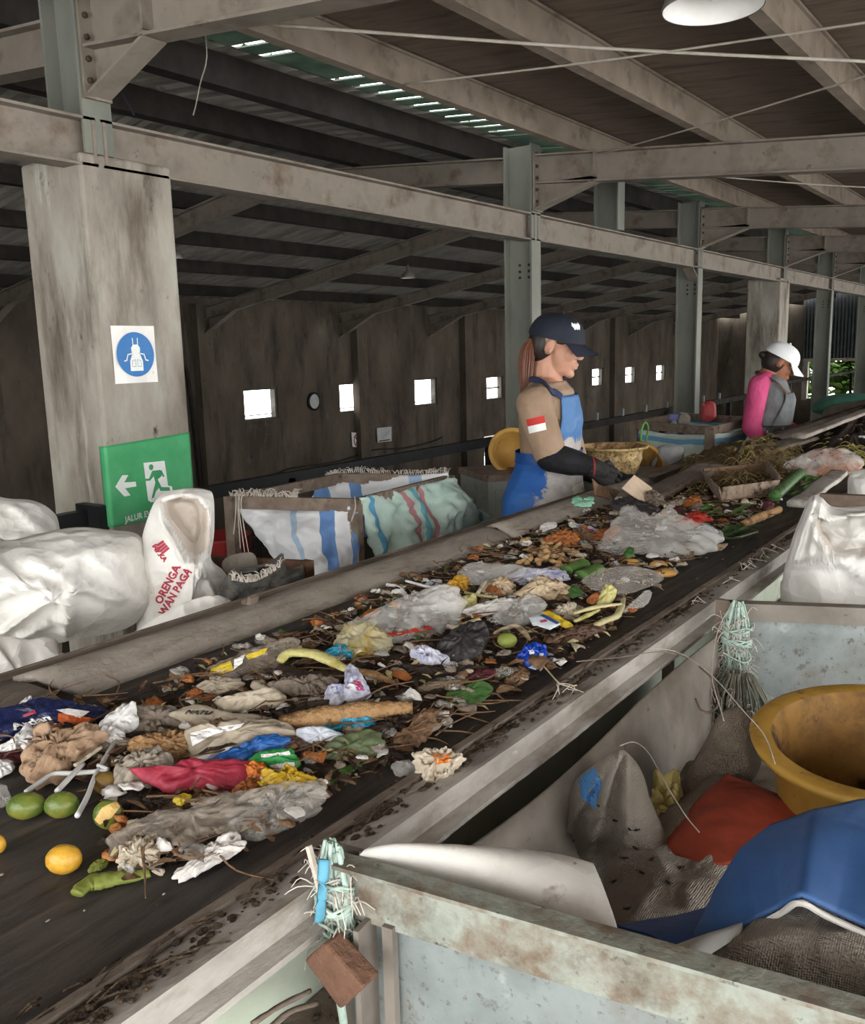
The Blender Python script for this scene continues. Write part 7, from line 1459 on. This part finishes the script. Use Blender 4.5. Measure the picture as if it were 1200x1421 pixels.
# --- upper part
random.seed(31); proto = None
for k in range(46):
    x = random.gauss(765, 20); y = random.gauss(771, 8); a = random.uniform(0, 6.28); p = PZ(x, y, ZB+random.uniform(.004, .022))
    if proto is None:
        o = one('peanut_shell', join(xf(sphere((0, 0, 0), (.0105, .0068, .0062), 12, 8, None, .15, 300, 3), None, p+V3((-.008, 0, .004))), xf(sphere((0, 0, 0), (.0105, .0068, .0062), 12, 8, None, .15, 300, 5), None, p+V3((.008, 0, .004)))), WM['peanut'], 'ridged tan peanut shell in the heap of shells beside the side board', 'peanut', 'peanut shells on the belt', True); proto = o; pf = p
    else:
        o = proto.copy(); COL.objects.link(o); o.location = proto.location+(p-pf); o.rotation_euler = (random.uniform(-.4, .4), random.uniform(-.5, .5), a); o.scale = (random.uniform(.8, 1.15),)*3; WL[o.name] = V3(o.location)
waste('dry_flower', [(760, 752), (768, 742), (785, 738), (800, 745), (795, 758), (775, 762)], 'pulp', 'orange-brown dried blossom behind the peanut shells', 'flower', .024, T_, .9, 4.5, .35)
waste('brown_leaf', [(790, 742), (808, 736), (822, 742), (812, 754), (796, 756)], 'dry_brown', 'dark brown leaf wad right of the dried blossom', 'leaf', .02, T_, .8, 4, .25)
waste('paper_scrap', [(747, 738), (752, 728), (768, 725), (771, 731), (751, 742)], 'white_clean', 'white folded paper at the edge of the side board', 'paper', .012, T_, .4)
o, g = waste('wrapper', [(799, 732), (807, 728), (827, 735), (823, 743), (806, 739)], 'violet_tissue', 'white and pink wrapper right of the folded paper', 'wrapper', .012, T_, .4); onto(o, g, [(812, 733), (824, 736), (821, 741), (812, 738)], 'magenta', 'pink_end')
waste('fruit_peel', [(815, 754), (824, 742), (835, 737), (858, 733), (848, 747), (832, 754)], 'pulp', 'red-orange fruit peel left of the large clear bag', 'peel', .018, T_, .6, 3.5, .2)
waste('plastic_bag', [(840, 752), (852, 735), (866, 718), (873, 704), (890, 716), (910, 722), (926, 707), (940, 722), (960, 728), (982, 733), (994, 748), (985, 760), (965, 768), (940, 774), (905, 772), (880, 771), (855, 775)], F2, 'large clear crinkled plastic bag right of the peanut shells', 'bag', .05, T_, .4, 3.2, .12, 120, 14)
waste('plastic_bag', [(962, 745), (972, 733), (988, 735), (996, 746), (985, 757), (968, 757)], 'foam', 'knotted white bag end at the right of the large clear bag', 'bag', .03, T_+.004, .5)
waste('red_scrap', [(938, 722), (955, 717), (966, 711), (982, 720), (972, 727), (945, 729)], 'tomato', 'bright red film behind the large clear bag', 'film', .02, T_+.01, .9, 4, .4)
for px, l in ([[(862, 780), (870, 775), (883, 775), (888, 782), (880, 788), (868, 787)], 'round tan potato below the large clear bag'], [[(901, 785), (908, 778), (922, 778), (926, 785), (916, 790), (905, 790)], 'yellow potato half beside the red-orange slice'], [[(908, 795), (916, 789), (932, 790), (939, 796), (930, 801), (914, 801)], 'orange-yellow potato nearest the right rail']):
    round_('potato', px, 'potato', l, 'potato', .8, ZB+.004, .08)
waste('carrot_slice', [(921, 780), (930, 776), (935, 780), (928, 785)], 'pulp', 'small red-orange slice touching the yellow potato', 'vegetable', .01, ZB+.008, .2)
waste('leaf', [(865, 768), (872, 760), (880, 762), (878, 772), (868, 774)], 'leaf_green', 'dark green leaf under the lower edge of the large clear bag', 'leaf', .01, T_+.02, .4)
waste('paper_scrap', [(963, 757), (985, 756), (984, 760), (964, 761)], 'white_clean', 'narrow white strip below the knotted bag end', 'scrap', .005, ZB+.006, .2)
waste('pink_scrap', [(990, 759), (1000, 755), (1010, 755), (1000, 764)], 'onion', 'pinkish scrap near the right rail past the large clear bag', 'scrap', .006, ZB+.006, .3)
SP = [([(972, 712), (985, 704), (1000, 700)], .012), ([(978, 715), (992, 710), (1002, 708)], .01), ([(970, 708), (980, 702), (990, 698)], .009), ([(985, 714), (995, 712), (1006, 714)], .008)]
leafy('leaf_sprig', SP, 'leaf_bright', 'fresh green leaf sprig left of the cardboard tray front', 'leaves', T_)
leafy('leaf_sprig', [([(1016, 714), (1026, 708), (1038, 703)], .012), ([(1020, 716), (1032, 713), (1042, 710)], .01), ([(1024, 708), (1034, 702), (1044, 700)], .008)], 'leaf_bright', 'fresh green leaf sprig right under the cardboard tray', 'leaves', T_)
leafy('leaf_sprig', [([(1000, 742), (1012, 734), (1022, 728)], .013), ([(1006, 744), (1024, 738), (1042, 732)], .012), ([(1015, 740), (1036, 733), (1058, 728)], .009), ([(998, 746), (1010, 748), (1030, 746)], .008), ([(1020, 736), (1026, 728), (1032, 724)], .008)], 'leaf_green', 'dark green leaf sprig beside the bare right belt edge', 'leaves', T_)
stem('vegetable_stalk', [(1012, 748), (1030, 744), (1050, 738)], .004, 'leaf_dull', 'thin grey-green stalk below the dark green sprig', 'stalk', ZB+.008, 12, .8, .05)
stem('log_piece', [(1032, 727), (1055, 717), (1081, 707)], [.011, .014, .012], 'cob', 'short brown stick log right below the cardboard tray', 'stick', T_, 16, 1, .15)
waste('onion', [(1029, 697), (1034, 693), (1040, 700), (1056, 701), (1056, 704), (1036, 704), (1029, 702)], 'pale_husk', 'white onion with a long tip under the tray lip', 'onion', .018, T_, .3, 2, .08)
waste('onion', [(1058, 702), (1064, 696), (1072, 698), (1072, 705), (1062, 708)], 'maroon', 'dark red onion right of the white one', 'onion', .02, T_, .2)
waste('fish_scrap', [(923, 699), (935, 694), (950, 694), (948, 700), (936, 703)], 'pale_husk', 'pale silvery peel behind the large clear bag', 'peel', .01, T_+.004, .4)
waste('bread_crust', [(948, 700), (956, 692), (968, 690), (972, 700), (962, 706), (950, 706)], 'pulp', 'brown crust left of the fresh green sprig', 'food', .02, T_, .6)
waste('dark_leaf', [(905, 715), (925, 706), (945, 706), (940, 714), (915, 720)], 'maroon', 'reddish-brown leaf behind the large clear bag', 'leaf', .012, T_, .6)
waste('dark_bag', [(848, 703), (860, 695), (878, 694), (898, 701), (914, 710), (896, 716), (865, 713)], 'dark_bag', 'crumpled dark bag under the gloved hand', 'bag', .03, T_, .5, 3, .15)
waste('tissue', [(893, 690), (905, 682), (918, 690), (920, 702), (905, 706), (895, 702)], 'grey_paper', 'grey-white crumpled tissue right of the pale card', 'tissue', .026, T_, .8, 3.5, .2)
# cards held and leaning by the hand
def card(name, px, X, th, mat_, label, cat):
    P = [PX(x, y, X+dx) for x, y, dx in px]; n_ = (P[1]-P[0]).cross(P[2]-P[1]).normalized(); n_ = n_ if n_.dot(CAM-P[0]) > 0 else -n_
    m = len(P); F = [tuple(range(m)), tuple(range(2*m-1, m-1, -1))]+[(i, (i+1) % m, m+(i+1) % m, m+i) for i in range(m)]
    return one(name, (P+[p-n_*th for p in P], F), WM[mat_], label, cat)
card('card_piece', [(863, 677, 0), (880, 659, -.03), (905, 677, .0), (899, 700, .03), (883, 691, .02)], -1.2, .003, 'card_pale', 'pale square of card leaning beside the gloved hand', 'card')
card('cardboard_strip', [(822, 664, -.02), (830, 672, 0), (860, 681, .03), (852, 693, .03), (826, 686, 0)], -1.32, .004, 'cardboard', 'brown folded cardboard strip held under the gloved hand', 'cardboard')
waste('mint_net', [(794, 693), (801, 689), (810, 695), (822, 690), (823, 699), (815, 703), (797, 701)], 'mint_net', 'mint green plastic netting scrap lying on the side board', 'net', .012, 1.0, .8, 3, .25)
# cardboard tray
tz = ZB+.03
q = [PZ(976, 668, tz), PZ(1001, 694, tz), PZ(1079, 683, tz), PZ(1062, 660, tz)]
t = thing('cardboard_tray', 'mouldy open cardboard tray standing in front of the straw heap', 'tray', (sum(q, V3())/4)-V3((0, 0, .0)))
def wallp(a, b, h, lean, th=.005):
    out = V3((b.y-a.y, a.x-b.x, 0)).normalized(); c = sum(q, V3())/4
    if out.dot((a+b)/2-c) < 0: out = -out
    e = out*lean; A_, B_ = a+e+V3((0, 0, h)), b+e+V3((0, 0, h)); P = [a, b, B_, A_]; P2 = [p-out*th for p in P]
    return P+P2, list(BF)
mk('base', join((q+[p-V3((0, 0, .006)) for p in q], list(BF))), WM['cardboard'], t)
for nm_, i, j, h, ln, m_ in (('front_wall', 1, 2, .045, .008, 'mold'), ('left_wall', 0, 1, .045, .012, 'mold'), ('right_wall', 2, 3, .06, .006, 'mold'), ('back_wall', 3, 0, .05, .004, 'cardboard')): mk(nm_, wallp(q[i], q[j], h, ln), WM[m_], t)
# green stem, greens, pinkish bag
stem('banana_stalk', [(1075, 688), (1090, 674), (1110, 656)], [.02, .022, .02], 'leaf_green', 'thick green banana stalk leaning right of the cardboard tray', 'stalk', T_+.02, 14, .9, .05, None, 16)
random.seed(14); bl_ = []
for k in range(22):
    x, y = random.uniform(1086, 1138), random.uniform(664, 688); dx = random.uniform(8, 20); bl_.append(([(x, y), (x+dx*.5, y-random.uniform(2, 6)), (x+dx, y-random.uniform(3, 9))], random.uniform(.008, .016)))
leafy('leafy_greens', bl_, 'leaf_bright', 'bunch of bright leafy greens under the pinkish bag', 'greens', T_+.012)
waste('plastic_bag', [(1092, 648), (1106, 639), (1122, 631), (1150, 626), (1180, 632), (1193, 646), (1172, 658), (1140, 661), (1112, 660)], F5, 'clear bag of pinkish food scraps beyond the green banana stalk', 'bag', .06, T_+.01, .25, 2, .05, 90, 12)
# straw heap
random.seed(9)
def straw(n, xr, yr, zr, r, seed, L=(.06, .18)):
    random.seed(seed); gs = []
    for k in range(n):
        u = random.random(); x = xr[0]+(xr[1]-xr[0])*u; y = random.uniform(*yr)-(u-.5)*14; z = ZB+random.uniform(*zr)*(1-abs(u-.5)*.9); p = PZ(x, y, z); a = random.gauss(.4, .9); l = random.uniform(*L)
        d = V3((math.cos(a), math.sin(a), random.gauss(0, .18))); gs.append(tube([p-d*l*.5-V3((0, 0, .02)), p+V3((0, 0, random.uniform(0, .02))), p+d*l*.5-V3((0, 0, random.uniform(0, .04)))], [r*.6, r, r*.5], 4, 6))
    return join(*gs)
hp_ = pillow([PZ(955, 668, ZB), PZ(965, 640, ZB), PZ(1010, 625, ZB), PZ(1070, 622, ZB), PZ(1100, 640, ZB), PZ(1060, 662, ZB), PZ(1000, 676, ZB)], (0, 0, 1), .07, .05, 10, 60, .6, 14, 3, 1, .15)
o = one('straw_heap', join(hp_, straw(700, (950, 1110), (625, 672), (.015, .075), .0028, 21, (.04, .1))), WM['straw'], 'heap of brown matted straw behind the cardboard tray', 'straw', None, True, 'stuff')
one('straw_tuft', straw(130, (1010, 1072), (612, 632), (.05, .075), .0025, 23, (.04, .11)), WM['straw_yellow'], 'yellow-green grass tuft on top of the brown straw heap', 'grass', None, True, 'stuff')
one('straw_tuft', straw(170, (1135, 1215), (604, 650), (.0, .05), .0028, 29, (.06, .18)), WM['straw_yellow'], 'dry yellow stalks sprawling toward the right edge beyond the pinkish bag', 'grass', None, True, 'stuff')
# far refuse by the right edge
random.seed(55); FARI = [(1150, 606, 'grey_paper', 'grey lump at the far right heap under the pale board'), (1165, 598, 'pulp', 'brown lump at the far right heap, nearest the board'), (1178, 604, 'white_paper', 'white cup-like scrap in the far right heap'), (1190, 596, 'dry_brown', 'dark brown lump high in the far right heap'), (1196, 612, 'white_clean', 'white wrapper at the right border in the far heap'), (1160, 616, 'grey_lump', 'dull grey bag low in the far right heap'), (1182, 588, 'maroon', 'reddish scrap high in the far right heap'), (1198, 580, 'dry_brown', 'brown leaf wad at the top of the far right heap'), (1168, 586, 'dark_bag', 'dark bag scrap against the pale board in the far heap')]
for x, y, m_, l in FARI:
    s = random.uniform(.8, 1.2); waste('refuse_lump', [(x-9*s, y+2), (x-4, y-4*s), (x+5, y-5*s), (x+10*s, y), (x+6, y+5*s), (x-5, y+5*s)], m_, l, 'refuse', .06, ZB+.02, .6, 3, .2, 40, 8)
one('far_muck', pillow([PZ(1125, 628, ZB), PZ(1160, 590, ZB), PZ(1215, 560, ZB), PZ(1240, 590, ZB), PZ(1200, 640, ZB)], (0, 0, 1), .05, .02, 10, 60, .7, 9, 8, 1, .1), D['muck'], 'dark refuse mound at the right edge of the far belt', 'muck', None, True, 'stuff')
# bare specks on the belt
random.seed(61); gs = []
for k in range(120):
    x, y = random.uniform(-1.28, -.68), .35+random.random()*3; p = V3((x, y, ZB))
    if pile_d(p) < 0: gs.append(sphere(p+V3((0, 0, .001)), (random.uniform(.001, .004), random.uniform(.001, .005), .001), 6, 4))
one('belt_crumbs', join(*gs), WM['grey_lump'], 'pale crumbs sprinkled over the bare parts of the belt', 'crumbs', None, False, 'stuff')

# ------------------------------------------------------------------ greenery beyond the open end of the hall
random.seed(70)
D['treegreen'] = mat('tree_leaves', ['#2f4a1a', '#466428', '#5f7d36'], 3, .6, .1, 20, trans=.2); D['bark'] = mat('tree_bark', ['#4a3d30', '#5c4d3d'], 8, .9)
for i, (x, y, h, lab) in enumerate(((-8.4, 35, 2.6, 'leafy green bush seen just right of the white cap'), (-7.4, 36.5, 3.2, 'green tree seen between the far column and the open end bay'), (-6.3, 36, 2.8, 'bright green tree seen at the right of the open end bay'), (-5.0, 37.5, 3.0, 'green bush seen through the end bay at the right edge'))):
    h += 2.6; t = thing('tree', lab, 'tree', (x, y, -2.7), 'trees beyond the open end'); gs = []
    for k in range(1100):
        u = V3((random.gauss(0, 1), random.gauss(0, 1), random.gauss(0, 1))).normalized()*random.uniform(.5, 1); c = V3((x, y, -2.7+h*.66))+V3((u.x*1.15, u.y*.9, u.z*h*.36)); l = random.uniform(.2, .45)
        gs.append(shard(c, l, l*.33, random.uniform(0, 6.28), random.uniform(-.7, .5)))
    mk('crown', join(*gs), D['treegreen'], t)['kind'] = 'stuff'; mk('trunk', tube([(x, y, -2.7), (x+.05, y, -1.6), (x, y, -2.7+h*.6)], [.12, .09, .05], 8, 10), D['bark'], t, True)
struct('ground', box((-40, EW+.3, -2.75), (30, 60, -2.7)), D['floor'])
